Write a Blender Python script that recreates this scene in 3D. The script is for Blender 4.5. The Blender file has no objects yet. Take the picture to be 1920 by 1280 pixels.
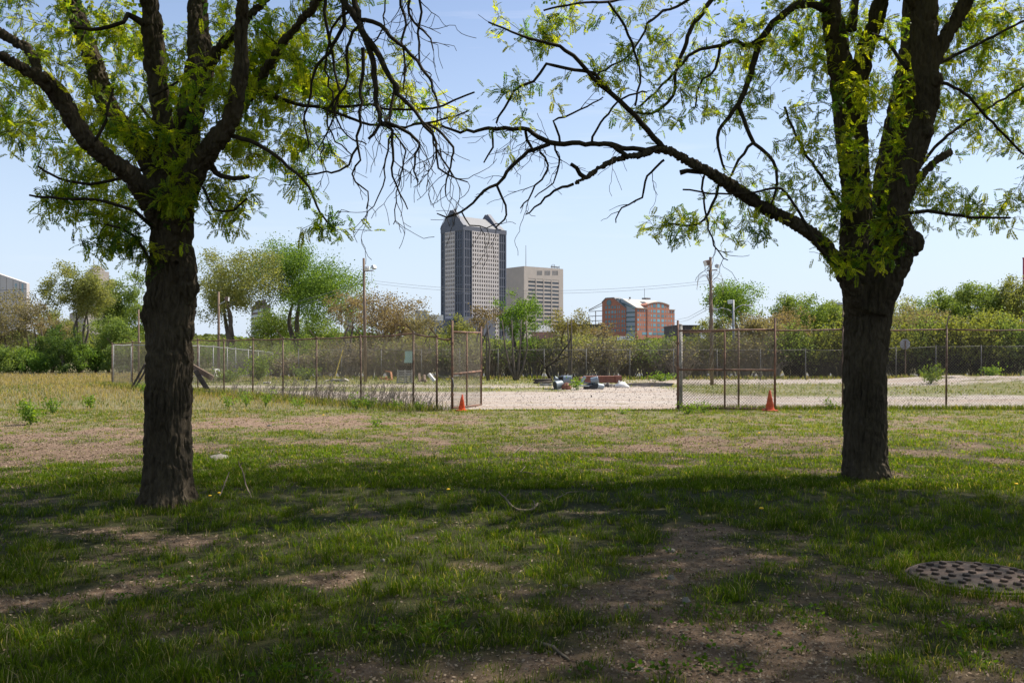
import bpy, math, random
import numpy as np
from mathutils import Vector, Matrix

# ------------------------------------------------------------------ setup
scene = bpy.context.scene
COL = scene.collection
F = 1707.0      # focal length in photo pixels (1920 wide)
VH = 660.0      # horizon row
CH = 1.65       # eye height
rs = np.random.RandomState(7)
random.seed(7)

def P(u, v, Y):
    """ray through the photo's column/row at depth Y"""
    return np.array([(u - 960) / F * Y, Y, CH - (v - VH) / F * Y])

def GY(v):
    return F * CH / (v - VH)

def GP(u, v):
    Y = GY(v)
    x = (u - 960) / F * Y
    return np.array([x, Y, gz(x, Y)])

# ------------------------------------------------------------------ noise
def _hash(ix, iy, iz, seed):
    h = (ix.astype(np.int64) * 374761393 + iy.astype(np.int64) * 668265263 + iz.astype(np.int64) * 2147483647 + seed * 974711)
    h = (h ^ (h >> 13)) * 1274126177
    h &= 0xffffffff
    h = (h ^ (h >> 16)) & 0xffffff
    return h / float(0xffffff)

def vnoise(p, seed=0):
    p = np.atleast_2d(np.asarray(p, float))
    i = np.floor(p).astype(np.int64)
    f = p - i
    f = f * f * (3 - 2 * f)
    r = 0
    for dx in (0, 1):
        wx = f[:, 0] if dx else 1 - f[:, 0]
        for dy in (0, 1):
            wy = f[:, 1] if dy else 1 - f[:, 1]
            for dz in (0, 1):
                wz = f[:, 2] if dz else 1 - f[:, 2]
                r = r + wx * wy * wz * _hash(i[:, 0] + dx, i[:, 1] + dy, i[:, 2] + dz, seed)
    return r

def fbm(p, octv=4, seed=0):
    p = np.atleast_2d(np.asarray(p, float))
    a, s, t = 1.0, 0.0, 0.0
    for k in range(octv):
        s = s + a * vnoise(p * 2 ** k + 17.3 * k, seed + k)
        t += a
        a *= .5
    return s / t

def n2(x, y, sc, seed=0, octv=3):
    x = np.atleast_1d(np.asarray(x, float)); y = np.atleast_1d(np.asarray(y, float))
    return fbm(np.stack([x * sc, y * sc, np.zeros_like(x) + seed * 3.7], 1), octv, seed)

def sstep(a, b, x):
    t = np.clip((x - a) / (b - a), 0, 1)
    return t * t * (3 - 2 * t)

def gz_arr(x, y):
    x = np.asarray(x, float); y = np.asarray(y, float)
    sh = x.shape
    x = x.ravel(); y = y.ravel()
    h = (n2(x, y, .35, 3, 2) - .5) * .10 * (1 - sstep(22, 26, y))
    h = h + (n2(x, y, 1.7, 5, 2) - .5) * .035 * (1 - sstep(20, 27, y))
    # heaps of spoil along the right back of the lot
    m = sstep(20, 25, x) * sstep(40, 44, y) * (1 - sstep(52, 57, y))
    h = h + m * (.10 + .35 * n2(x, y, .8, 9, 3))
    h = h + sstep(26.5, 30, y) * (1 - sstep(48, 54, y)) * (n2(x, y, .45, 11, 3) - .5) * .10
    return h.reshape(sh)

def gz(x, y):
    return float(gz_arr(np.array([x]), np.array([y]))[0])

# ------------------------------------------------------------------ meshes
class MB:
    def __init__(s):
        s.v = []; s.f = []; s.c = []; s.n = 0
    def add(s, V, Fs, col=None):
        V = np.asarray(V, float).reshape(-1, 3)
        s.v.append(V)
        n = s.n
        for f in Fs:
            s.f.append([i + n for i in f])
        if col is not None:
            s.c.append(np.tile(np.array(list(col) + [1.0])[None, :4], (len(V), 1)))
        s.n += len(V)
        return s
    def box(s, c, d, rz=0, ax=None, col=None):
        hx, hy, hz = d[0] / 2, d[1] / 2, d[2] / 2
        V = np.array([[x, y, z] for z in (-hz, hz) for y in (-hy, hy) for x in (-hx, hx)])
        if ax is not None:
            V = V @ np.asarray(ax)
        if rz:
            cr, sr = math.cos(rz), math.sin(rz)
            V = np.stack([V[:, 0] * cr - V[:, 1] * sr, V[:, 0] * sr + V[:, 1] * cr, V[:, 2]], 1)
        V = V + np.asarray(c, float)
        return s.add(V, [(0, 2, 3, 1), (4, 5, 7, 6), (0, 1, 5, 4), (2, 6, 7, 3), (0, 4, 6, 2), (1, 3, 7, 5)], col)
    def box2(s, a, b, col=None):
        a = np.asarray(a, float); b = np.asarray(b, float)
        return s.box((a + b) / 2, np.abs(b - a), col=col)
    def beam(s, a, b, w, h, col=None, up=(0, 0, 1)):
        a = np.asarray(a, float); b = np.asarray(b, float)
        d = b - a; L = np.linalg.norm(d); d /= L
        up = np.array(up, float)
        if abs(d @ up) > .95: up = np.array([1., 0, 0])
        sd = np.cross(d, up); sd /= np.linalg.norm(sd)
        n = np.cross(sd, d)
        return s.box((a + b) / 2, (L, w, h), ax=np.array([d, sd, n]), col=col)
    def tube(s, pts, rad, n=6, cap=True, col=None, ell=1.0):
        pts = np.asarray(pts, float)
        k = len(pts)
        rad = np.broadcast_to(np.asarray(rad, float), (k,))
        t = np.gradient(pts, axis=0)
        t /= np.maximum(np.linalg.norm(t, axis=1), 1e-9)[:, None]
        ref = np.array([0., 1., 0.]) if abs(t[0][1]) < .9 else np.array([1., 0, 0])
        a = np.cross(t[0], ref); a /= np.linalg.norm(a)
        rows = []
        th = np.arange(n) * 2 * math.pi / n
        for i in range(k):
            a = a - t[i] * (a @ t[i])
            a /= max(np.linalg.norm(a), 1e-9)
            b = np.cross(t[i], a)
            rows.append(pts[i] + rad[i] * (np.cos(th)[:, None] * a + np.sin(th)[:, None] * b * ell))
        V = np.concatenate(rows)
        Fs = []
        for i in range(k - 1):
            for j in range(n):
                j2 = (j + 1) % n
                Fs.append((i * n + j, i * n + j2, (i + 1) * n + j2, (i + 1) * n + j))
        if cap:
            Fs.append(tuple(range(n - 1, -1, -1)))
            Fs.append(tuple((k - 1) * n + j for j in range(n)))
        return s.add(V, Fs, col)
    def cyl(s, a, b, r, n=12, r2=None, col=None):
        return s.tube([a, b], [r, r if r2 is None else r2], n, col=col)
    def lathe(s, c, prof, n=20, col=None):
        th = np.arange(n) * 2 * math.pi / n
        V = np.concatenate([np.stack([c[0] + r * np.cos(th), c[1] + r * np.sin(th), np.full(n, c[2] + z)], 1) for r, z in prof])
        Fs = []
        for i in range(len(prof) - 1):
            for j in range(n):
                j2 = (j + 1) % n
                Fs.append((i * n + j, i * n + j2, (i + 1) * n + j2, (i + 1) * n + j))
        Fs.append(tuple(range(n - 1, -1, -1)))
        Fs.append(tuple((len(prof) - 1) * n + j for j in range(n)))
        return s.add(V, Fs, col)
    def prism(s, poly, ex):
        """extrude a 3-d polygon by vector ex"""
        poly = np.asarray(poly, float); n = len(poly)
        V = np.concatenate([poly, poly + np.asarray(ex, float)])
        Fs = [tuple(range(n - 1, -1, -1)), tuple(range(n, 2 * n))]
        for i in range(n):
            j = (i + 1) % n
            Fs.append((i, j, n + j, n + i))
        return s.add(V, Fs)

ORG = {}

def mesh_np(name, V, idx, counts, col=None, smooth=False):
    me = bpy.data.meshes.new(name)
    V = np.asarray(V, np.float32)
    me.vertices.add(len(V)); me.vertices.foreach_set('co', V.ravel())
    idx = np.asarray(idx, np.int32).ravel(); counts = np.asarray(counts, np.int32)
    me.loops.add(len(idx)); me.loops.foreach_set('vertex_index', idx)
    st = np.zeros(len(counts), np.int32); st[1:] = np.cumsum(counts)[:-1]
    me.polygons.add(len(counts)); me.polygons.foreach_set('loop_start', st)
    me.polygons.foreach_set('use_smooth', np.full(len(counts), smooth, bool))
    me.update(calc_edges=True)
    if col is not None:
        at = me.color_attributes.new('Col', 'FLOAT_COLOR', 'POINT')
        col = np.asarray(col, np.float32)
        if col.shape[1] == 3:
            col = np.concatenate([col, np.ones((len(col), 1), np.float32)], 1)
        at.data.foreach_set('color', col.ravel())
    me.validate()
    return me

def link(name, me, mat, parent=None):
    o = bpy.data.objects.new(name, me)
    COL.objects.link(o)
    if mat is not None and not me.materials:
        me.materials.append(mat)
    if parent is not None:
        o.parent = parent
        ORG[o.name] = ORG.get(parent.name, np.zeros(3))
    return o

def obj(name, mb, mat, parent=None, smooth=False, bevel=0):
    V = np.concatenate(mb.v)
    org = ORG.get(parent.name, np.zeros(3)) if parent is not None else np.zeros(3)
    V = V - org
    idx = [i for f in mb.f for i in f]
    cnt = [len(f) for f in mb.f]
    c = np.concatenate(mb.c) if mb.c and sum(len(a) for a in mb.c) == len(V) else None
    me = mesh_np(name, V, idx, cnt, c, smooth)
    o = link(name, me, mat, parent)
    if bevel:
        m = o.modifiers.new('bevel', 'BEVEL'); m.width = bevel; m.segments = 2; m.limit_method = 'ANGLE'
    return o

def leafobj(name, V, idx, cnt, col, mat, parent):
    org = ORG.get(parent.name, np.zeros(3)) if parent is not None else np.zeros(3)
    me = mesh_np(name, np.asarray(V) - org, idx, cnt, col)
    return link(name, me, mat, parent)

def tag(o, label=None, cat=None, group=None, kind=None):
    if label: o['label'] = label
    if cat: o['category'] = cat
    if group: o['group'] = group
    if kind: o['kind'] = kind
    return o

def thing(name, label, cat, loc=(0, 0, 0), group=None, rz=0):
    o = bpy.data.objects.new(name, None)
    o.empty_display_size = .2
    COL.objects.link(o)
    o.location = tuple(float(a) for a in loc)
    o.rotation_euler = (0, 0, rz)
    ORG[o.name] = np.array(loc, float) if not rz else np.zeros(3)
    return tag(o, label, cat, group)

def copy_tree(o, parent=None):
    c = o.copy(); COL.objects.link(c)
    if parent is not None: c.parent = parent
    for ch in list(o.children): copy_tree(ch, c)
    return c

# ------------------------------------------------------------------ materials
def nt(mat):
    mat.use_nodes = True
    t = mat.node_tree
    return t, t.nodes, t.links, t.nodes['Principled BSDF']

def mat_simple(name, c, rough=.8, metal=0, noise=0, nscale=6, bump=0, c2=None, stretch=(1, 1, 1), bscale=None, spec=.3):
    m = bpy.data.materials.new(name)
    t, N, L, b = nt(m)
    b.inputs['Base Color'].default_value = (*c, 1)
    b.inputs['Roughness'].default_value = rough
    b.inputs['Metallic'].default_value = metal
    b.inputs['Specular IOR Level'].default_value = spec
    if noise or c2 or bump:
        tc = N.new('ShaderNodeTexCoord'); mp = N.new('ShaderNodeMapping'); mp.inputs['Scale'].default_value = stretch
        L.new(tc.outputs['Object'], mp.inputs['Vector'])
        no = N.new('ShaderNodeTexNoise'); no.inputs['Scale'].default_value = nscale; no.inputs['Detail'].default_value = 6
        no.inputs['Roughness'].default_value = .65
        L.new(mp.outputs['Vector'], no.inputs['Vector'])
        rp = N.new('ShaderNodeValToRGB')
        a = c if c2 is None else c2
        k = noise if noise else .0
        rp.color_ramp.elements[0].position = .35; rp.color_ramp.elements[1].position = .65
        rp.color_ramp.elements[0].color = (*[x * (1 - k) for x in a], 1)
        rp.color_ramp.elements[1].color = (*[min(1, x * (1 + k)) for x in c], 1)
        L.new(no.outputs['Fac'], rp.inputs['Fac']); L.new(rp.outputs['Color'], b.inputs['Base Color'])
        if bump:
            n3 = N.new('ShaderNodeTexNoise'); n3.inputs['Scale'].default_value = bscale or nscale * 4; n3.inputs['Detail'].default_value = 5
            L.new(mp.outputs['Vector'], n3.inputs['Vector'])
            bp = N.new('ShaderNodeBump'); bp.inputs['Strength'].default_value = 1; bp.inputs['Distance'].default_value = bump
            L.new(n3.outputs['Fac'], bp.inputs['Height']); L.new(bp.outputs['Normal'], b.inputs['Normal'])
    return m

def mat_leaf(name, trans=.45, tcol=(1.5, 1.45, .6), rough=.5, spec=.35):
    m = bpy.data.materials.new(name)
    t, N, L, b = nt(m)
    at = N.new('ShaderNodeVertexColor'); at.layer_name = 'Col'
    L.new(at.outputs['Color'], b.inputs['Base Color'])
    b.inputs['Roughness'].default_value = rough
    b.inputs['Specular IOR Level'].default_value = spec
    tr = N.new('ShaderNodeBsdfTranslucent')
    mx = N.new('ShaderNodeMix'); mx.data_type = 'RGBA'; mx.blend_type = 'MULTIPLY'; mx.inputs[0].default_value = 1
    L.new(at.outputs['Color'], mx.inputs[6]); mx.inputs[7].default_value = (*tcol, 1)
    mx.clamp_result = False
    L.new(mx.outputs[2], tr.inputs['Color'])
    ms = N.new('ShaderNodeMixShader'); ms.inputs[0].default_value = trans
    L.new(b.outputs[0], ms.inputs[1]); L.new(tr.outputs[0], ms.inputs[2])
    L.new(ms.outputs[0], N['Material Output'].inputs['Surface'])
    return m

def mat_bark(name, c1, c2, sc=9.0, zs=.3, bump=.012):
    m = bpy.data.materials.new(name)
    t, N, L, b = nt(m)
    tc = N.new('ShaderNodeTexCoord'); mp = N.new('ShaderNodeMapping'); mp.inputs['Scale'].default_value = (1, 1, zs)
    L.new(tc.outputs['Object'], mp.inputs['Vector'])
    no = N.new('ShaderNodeTexNoise'); no.inputs['Scale'].default_value = sc * 2.2; no.inputs['Detail'].default_value = 8; no.inputs['Roughness'].default_value = .7
    L.new(mp.outputs['Vector'], no.inputs['Vector'])
    n0 = N.new('ShaderNodeTexNoise'); n0.inputs['Scale'].default_value = 1.3; n0.inputs['Detail'].default_value = 3
    L.new(tc.outputs['Object'], n0.inputs['Vector'])
    rp = N.new('ShaderNodeValToRGB'); rp.color_ramp.elements[0].position = .3; rp.color_ramp.elements[1].position = .7
    rp.color_ramp.elements[0].color = (*c1, 1); rp.color_ramp.elements[1].color = (*c2, 1)
    ad = N.new('ShaderNodeMath'); ad.operation = 'ADD'
    s1 = N.new('ShaderNodeMath'); s1.operation = 'MULTIPLY'; s1.inputs[1].default_value = .6
    s2 = N.new('ShaderNodeMath'); s2.operation = 'MULTIPLY'; s2.inputs[1].default_value = .4
    L.new(no.outputs['Fac'], s1.inputs[0]); L.new(n0.outputs['Fac'], s2.inputs[0])
    L.new(s1.outputs[0], ad.inputs[0]); L.new(s2.outputs[0], ad.inputs[1])
    L.new(ad.outputs[0], rp.inputs['Fac']); L.new(rp.outputs['Color'], b.inputs['Base Color'])
    b.inputs['Roughness'].default_value = .95; b.inputs['Specular IOR Level'].default_value = .1
    bp = N.new('ShaderNodeBump'); bp.inputs['Distance'].default_value = bump
    L.new(no.outputs['Fac'], bp.inputs['Height']); L.new(bp.outputs['Normal'], b.inputs['Normal'])
    return m

M = {}
M['bark'] = mat_bark('bark', (.018, .014, .010), (.125, .098, .070), sc=14, bump=.03)
M['bark_far'] = mat_simple('bark_far', (.13, .105, .085), .95, noise=.3, nscale=3, spec=.1)
M['twig'] = mat_simple('twig', (.035, .027, .019), .9, noise=.4, nscale=14, spec=.15)
M['graytwig'] = mat_simple('gray_twig', (.27, .225, .175), .9, noise=.35, nscale=3, spec=.1)
M['leaf'] = mat_leaf('locust_leaf', .62, (2.35, 2.1, .5))
M['deadwood'] = mat_simple('dead_wood', (.15, .115, .085), .9, noise=.35, nscale=9, bump=.002)
M['bgleaf'] = mat_leaf('background_leaf', .5, (1.5, 1.45, .6), spec=.15)
M['grass'] = mat_leaf('grass_blade', .45, (1.7, 1.6, .3), rough=.6, spec=.08)
M['litter'] = mat_leaf('litter', .1, (1, 1, 1), rough=.8, spec=.2)
M['rust'] = mat_simple('rusty_pipe', (.19, .105, .07), .8, noise=.4, nscale=5, bump=.002, c2=(.13, .085, .065))
M['rustpost'] = mat_simple('weathered_post', (.20, .14, .10), .75, noise=.4, nscale=5, bump=.002, c2=(.13, .07, .045))
M['galv'] = mat_simple('galvanised_steel', (.30, .30, .30), .6, metal=.4, noise=.25, nscale=8)
M['galvdull'] = mat_simple('dull_wire', (.16, .15, .14), .7, metal=.2, noise=.3, nscale=3)
M['wirerust'] = mat_simple('rusty_wire', (.23, .20, .15), .75, metal=.2, noise=.3, nscale=3)
M['cone'] = mat_simple('orange_plastic', (.78, .085, .02), .5, noise=.35, nscale=14, spec=.5)
M['conedull'] = mat_simple('faded_orange_plastic', (.56, .10, .04), .6, noise=.35, nscale=9, spec=.4)
M['woodpole'] = mat_simple('weathered_pole', (.20, .14, .10), .9, noise=.35, nscale=4, stretch=(3, 3, .3), bump=.004)
M['wood'] = mat_simple('old_plank', (.30, .22, .16), .9, noise=.4, nscale=5, stretch=(1, 1, 1), bump=.004)
M['woodgray'] = mat_simple('grey_plank', (.34, .32, .29), .9, noise=.35, nscale=5, bump=.004)
M['woodorange'] = mat_simple('orange_plank', (.50, .24, .12), .85, noise=.3, nscale=5)
M['wooddark'] = mat_simple('charred_plank', (.08, .065, .055), .9, noise=.4, nscale=6, bump=.006)
M['iron'] = mat_simple('cast_iron', (.085, .055, .042), .8, metal=.1, noise=.4, nscale=5, bump=.003, bscale=60, c2=(.05, .042, .04))
M['concrete'] = mat_simple('concrete', (.42, .38, .33), .9, noise=.2, nscale=3, bump=.004)
M['concdark'] = mat_simple('stained_concrete', (.22, .19, .165), .9, noise=.3, nscale=3, bump=.004)
M['stone'] = mat_simple('pale_stone', (.19, .17, .148), .85, noise=.2, nscale=12, bump=.004)
M['drum'] = mat_simple('grey_plastic', (.25, .29, .32), .45, noise=.12, nscale=5, spec=.5)
M['drumdark'] = mat_simple('black_plastic', (.03, .03, .033), .5)
M['redsteel'] = mat_simple('red_oxide_steel', (.24, .105, .075), .7, noise=.25, nscale=5)
M['white'] = mat_simple('white_paint', (.78, .78, .77), .5, noise=.05, nscale=3)
M['whitebag'] = mat_simple('white_sack', (.72, .70, .66), .8, noise=.15, nscale=7)
M['greenboard'] = mat_simple('pale_green_board', (.36, .50, .42), .7, noise=.15, nscale=4)
M['yellow'] = mat_simple('yellow_pole_paint', (.70, .50, .10), .6, noise=.1)
M['petal'] = mat_simple('dandelion_petal', (.85, .52, .02), .7)
M['stem'] = mat_simple('green_stem', (.12, .17, .05), .7)
M['glass'] = mat_simple('window_glass', (.035, .045, .06), .12, spec=.8)
M['glassteal'] = mat_simple('teal_glass', (.13, .27, .32), .15, spec=.7)
def rand_glass(m, k=.6):
    t, N, L, b = nt(m); oi = N.new('ShaderNodeObjectInfo'); c = b.inputs['Base Color'].default_value[:3]
    r = N.new('ShaderNodeValToRGB'); r.color_ramp.elements[0].color = (*[x * (1 - k) for x in c], 1); r.color_ramp.elements[1].color = (*[min(1, x * (1 + k * 1.4)) for x in c], 1)
    L.new(oi.outputs['Random'], r.inputs['Fac']); L.new(r.outputs['Color'], b.inputs['Base Color']); return m
rand_glass(M['glassteal'], .35); rand_glass(M['glass'])
M['glassblue'] = mat_simple('atrium_glass', (.30, .36, .42), .2, spec=.7)
M['lamp'] = mat_simple('floodlight_housing', (.45, .46, .47), .45, metal=.4)
M['lampbrown'] = mat_simple('brown_floodlight_housing', (.20, .13, .10), .6)
M['lens'] = mat_simple('floodlight_lens', (.75, .76, .78), .2, spec=.8)
M['cable'] = mat_simple('cable', (.22, .23, .25), .6)
M['rubber'] = mat_simple('tyre_rubber', (.03, .03, .03), .8)
# ------------------------------------------------------------------ camera, light, sky
cam = bpy.data.cameras.new('camera'); co = bpy.data.objects.new('camera', cam); COL.objects.link(co)
co.location = (0, 0, CH); co.rotation_euler = (math.radians(90), 0, 0)
cam.sensor_width = 36; cam.lens = 36 * F / 1920; cam.shift_y = 20 / 1920
cam.clip_start = .1; cam.clip_end = 8000
scene.camera = co
SUN_AZ, SUN_EL = 65.0, 54.0
az, el = math.radians(SUN_AZ), math.radians(SUN_EL)
sd = Vector((math.sin(az) * math.cos(el), math.cos(az) * math.cos(el), math.sin(el)))
sl = bpy.data.lights.new('sun', 'SUN'); sl.energy = 5.0; sl.angle = math.radians(.53); sl.color = (1, .94, .83)
so = bpy.data.objects.new('sun', sl); COL.objects.link(so)
so.rotation_euler = sd.to_track_quat('Z', 'Y').to_euler(); so.location = (20, 0, 30)

w = bpy.data.worlds.new('World'); scene.world = w; w.use_nodes = True
N, L = w.node_tree.nodes, w.node_tree.links
bg = N['Background']; bg.inputs['Strength'].default_value = .127
sky = N.new('ShaderNodeTexSky'); sky.sky_type = 'NISHITA'; sky.sun_disc = False
sky.sun_elevation = el; sky.sun_rotation = az
sky.air_density = 1.0; sky.dust_density = .7; sky.ozone_density = 1.6; sky.altitude = 200
tc = N.new('ShaderNodeTexCoord'); mp = N.new('ShaderNodeMapping'); mp.inputs['Scale'].default_value = (1.3, 1.3, 16)
L.new(tc.outputs['Generated'], mp.inputs['Vector'])
no = N.new('ShaderNodeTexNoise'); no.inputs['Scale'].default_value = 2.6; no.inputs['Detail'].default_value = 7; no.inputs['Roughness'].default_value = .55
L.new(mp.outputs['Vector'], no.inputs['Vector'])
rp = N.new('ShaderNodeValToRGB'); rp.color_ramp.elements[0].position = .58; rp.color_ramp.elements[1].position = .86
rp.color_ramp.elements[0].color = (0, 0, 0, 1); rp.color_ramp.elements[1].color = (.28, .28, .28, 1)
L.new(no.outputs['Fac'], rp.inputs['Fac'])
mx = N.new('ShaderNodeMix'); mx.data_type = 'RGBA'
L.new(rp.outputs['Color'], mx.inputs[0]); L.new(sky.outputs['Color'], mx.inputs[6]); mx.inputs[7].default_value = (7.2, 7.3, 7.6, 1)
tn = N.new('ShaderNodeMix'); tn.data_type = 'RGBA'; tn.blend_type = 'MULTIPLY'; tn.inputs[0].default_value = 1; tn.clamp_result = False
L.new(mx.outputs[2], tn.inputs[6]); tn.inputs[7].default_value = (1.05, .955, .93, 1); 
sx = N.new('ShaderNodeSeparateXYZ'); L.new(tc.outputs['Generated'], sx.inputs[0])
hm = N.new('ShaderNodeMapRange'); hm.interpolation_type = 'SMOOTHSTEP'; hm.inputs[1].default_value = -.05; hm.inputs[2].default_value = .42; hm.inputs[3].default_value = .9; hm.inputs[4].default_value = 0
L.new(sx.outputs[2], hm.inputs[0])
hz = N.new('ShaderNodeMix'); hz.data_type = 'RGBA'; L.new(hm.outputs[0], hz.inputs[0]); L.new(tn.outputs[2], hz.inputs[6]); hz.inputs[7].default_value = (3.45, 4.15, 5.15, 1)
L.new(hz.outputs[2], bg.inputs['Color'])
scene.view_settings.view_transform = 'Standard'; scene.view_settings.look = 'None'
scene.view_settings.exposure = 0.6; scene.view_settings.gamma = 1.0

# ------------------------------------------------------------------ ground
FA = np.array([-2.15, 26.0]); FB = np.array([-19.8, 45.1])        # left fence line
def left_of_fence(x, y):
    """>0 where the point lies on the field side of the left fence"""
    d = FB - FA
    return (d[0] * (y - FA[1]) - d[1] * (x - FA[0]))              # negative inside the lot

def ell(x, y, u, v, ru, rv):
    """soft ground patch, given by where it lies (centre column/row, half sizes)"""
    Y = GY(v); xc = (u - 960) / F * Y
    ry = (GY(v - rv) - GY(v + rv)) / 2; rx = ru / F * Y
    return np.exp(-(((x - xc) / rx) ** 2 + ((y - Y) / ry) ** 2))

def grassiness(x, y):
    x = np.asarray(x, float); y = np.asarray(y, float)
    n = n2(x, y, 1.5, 21, 4)
    m = n2(x, y, 4.5, 22, 2)
    base = .83 + 0 * x
    base -= .16 * (1 - sstep(4.5, 7.5, y)) * sstep(-1.5, .8, x)      # worn near right foreground
    base -= .12 * (1 - sstep(5, 8, y))
    base -= .20 * sstep(11.5, 15, y) * (1 - sstep(23, 25, y))      # thin sun-lit strip
    for (u, v, ru, rv, a) in [(1290, 1010, 75, 50, 1.0), (1250, 1090, 90, 40, .6), (1330, 1180, 150, 40, .45), (1150, 1110, 110, 30, .4),
                              (120, 850, 170, 34, .75), (110, 815, 130, 16, .5), (520, 790, 170, 11, .65), (60, 980, 120, 12, .5), (150, 1000, 70, 12, .7),
                              (1250, 830, 220, 18, .5), (780, 790, 120, 10, .3), (200, 1110, 60, 12, .6), (280, 1155, 60, 12, .6), (640, 1080, 60, 20, .5), (1180, 1230, 200, 25, .45),
                              (880, 1060, 80, 18, .5), (760, 1010, 60, 10, .4), (1230, 1260, 120, 25, .7), (1480, 1210, 90, 25, .45), (560, 1180, 80, 16, .4)]:
        base -= a * ell(x, y, u, v, ru, rv)
    for (u, v, ru, rv, a) in [(450, 905, 250, 28, .5), (1500, 930, 420, 32, .6), (850, 925, 260, 18, .35), (1750, 1000, 220, 45, .5), (320, 940, 80, 18, .4), (560, 850, 160, 18, .3), (1800, 1180, 150, 40, .2)]:
        base += a * ell(x, y, u, v, ru, rv)
    g = base + (n - .5) * 2.3 + (m - .5) * .9
    return np.clip(g, 0, 1)

def axis_pts(segs):
    out = [segs[0][0]]
    for a, b, st in segs:
        k = max(1, int(round((b - a) / st)))
        out += list(a + (b - a) * (np.arange(k) + 1) / k)
    return np.array(out)

def grid_sheet(name, xs, ys, dz, mat, attr=None):
    Xg, Yg = np.meshgrid(xs, ys)
    Z = gz_arr(Xg, Yg) + dz
    V = np.stack([Xg.ravel(), Yg.ravel(), Z.ravel()], 1)
    nx, ny = len(xs), len(ys)
    i = np.arange(nx - 1)[None, :] + nx * np.arange(ny - 1)[:, None]
    q = np.stack([i, i + 1, i + nx + 1, i + nx], -1).reshape(-1, 4)
    c = attr(V[:, 0], V[:, 1]) if attr else None
    me = mesh_np(name, V, q, np.full(len(q), 4), c, True)
    return link(name, me, mat)

def ground_attr(x, y):
    g = grassiness(x, y)
    dry = sstep(12.5, 22, y)  # drier far strip; also fades out the shade painted into the near soil
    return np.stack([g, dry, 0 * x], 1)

def mat_ground():
    m = bpy.data.materials.new('ground_soil'); t, N, L, b = nt(m)
    at = N.new('ShaderNodeVertexColor'); at.layer_name = 'Col'
    sp = N.new('ShaderNodeSeparateColor'); L.new(at.outputs['Color'], sp.inputs[0])
    tc = N.new('ShaderNodeTexCoord')
    def noise(s, d=6, r=.6):
        n = N.new('ShaderNodeTexNoise'); n.inputs['Scale'].default_value = s; n.inputs['Detail'].default_value = d; n.inputs['Roughness'].default_value = r
        L.new(tc.outputs['Object'], n.inputs['Vector']); return n
    def ramp(src, p0, c0, p1, c1):
        r = N.new('ShaderNodeValToRGB'); r.color_ramp.elements[0].position = p0; r.color_ramp.elements[1].position = p1
        r.color_ramp.elements[0].color = (*c0, 1); r.color_ramp.elements[1].color = (*c1, 1); L.new(src, r.inputs['Fac']); return r
    def mix(f, a, c):
        x = N.new('ShaderNodeMix'); x.data_type = 'RGBA'; L.new(f, x.inputs[0]); L.new(a, x.inputs[6]); L.new(c, x.inputs[7]); return x.outputs[2]
    soil = ramp(noise(9, 8, .7).outputs['Fac'], .32, (.105, .066, .044), .68, (.33, .225, .155))
    peb = ramp(noise(70, 2).outputs['Fac'], .62, (0, 0, 0), .70, (1, 1, 1))
    pebc = N.new('ShaderNodeRGB'); pebc.outputs[0].default_value = (.44, .37, .31, 1)
    s2 = mix(peb.outputs['Color'], soil.outputs['Color'], pebc.outputs[0])
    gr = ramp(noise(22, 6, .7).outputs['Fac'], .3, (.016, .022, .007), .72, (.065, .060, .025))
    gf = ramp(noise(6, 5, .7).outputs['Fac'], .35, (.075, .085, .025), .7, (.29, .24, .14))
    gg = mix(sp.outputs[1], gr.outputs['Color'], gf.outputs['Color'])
    th = N.new('ShaderNodeMapRange'); th.inputs[1].default_value = .18; th.inputs[2].default_value = .62; th.clamp = True
    L.new(sp.outputs[0], th.inputs[0])
    shade_dim = N.new('ShaderNodeMapRange'); shade_dim.inputs[3].default_value = .68; shade_dim.inputs[4].default_value = 1.0; L.new(sp.outputs[1], shade_dim.inputs[0])  # tree shade put into the near soil colour, gone by the far strip
    vm = N.new('ShaderNodeVectorMath'); vm.operation = 'SCALE'; L.new(s2, vm.inputs[0]); L.new(shade_dim.outputs[0], vm.inputs['Scale'])
    c = mix(th.outputs[0], vm.outputs[0], gg)
    L.new(c, b.inputs['Base Color']); b.inputs['Roughness'].default_value = .95; b.inputs['Specular IOR Level'].default_value = .1
    bp = N.new('ShaderNodeBump'); bp.inputs['Distance'].default_value = .02
    nn = noise(45, 6, .7); L.new(nn.outputs['Fac'], bp.inputs['Height']); L.new(bp.outputs['Normal'], b.inputs['Normal'])
    return m

xs = axis_pts([(-3000, -400, 400), (-400, -60, 30), (-60, -22, 1.5), (-22, -10, .4), (-10, 10, .14), (10, 22, .4), (22, 60, 1.5), (60, 400, 30), (400, 3000, 400)])
ys = axis_pts([(-300, -20, 30), (-20, 2, 1), (2, 16, .12), (16, 28, .16), (28, 60, .8), (60, 100, 4), (100, 400, 30), (400, 5000, 500)])
tag(grid_sheet('ground', xs, ys, 0, mat_ground(), ground_attr), kind='structure')

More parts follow.
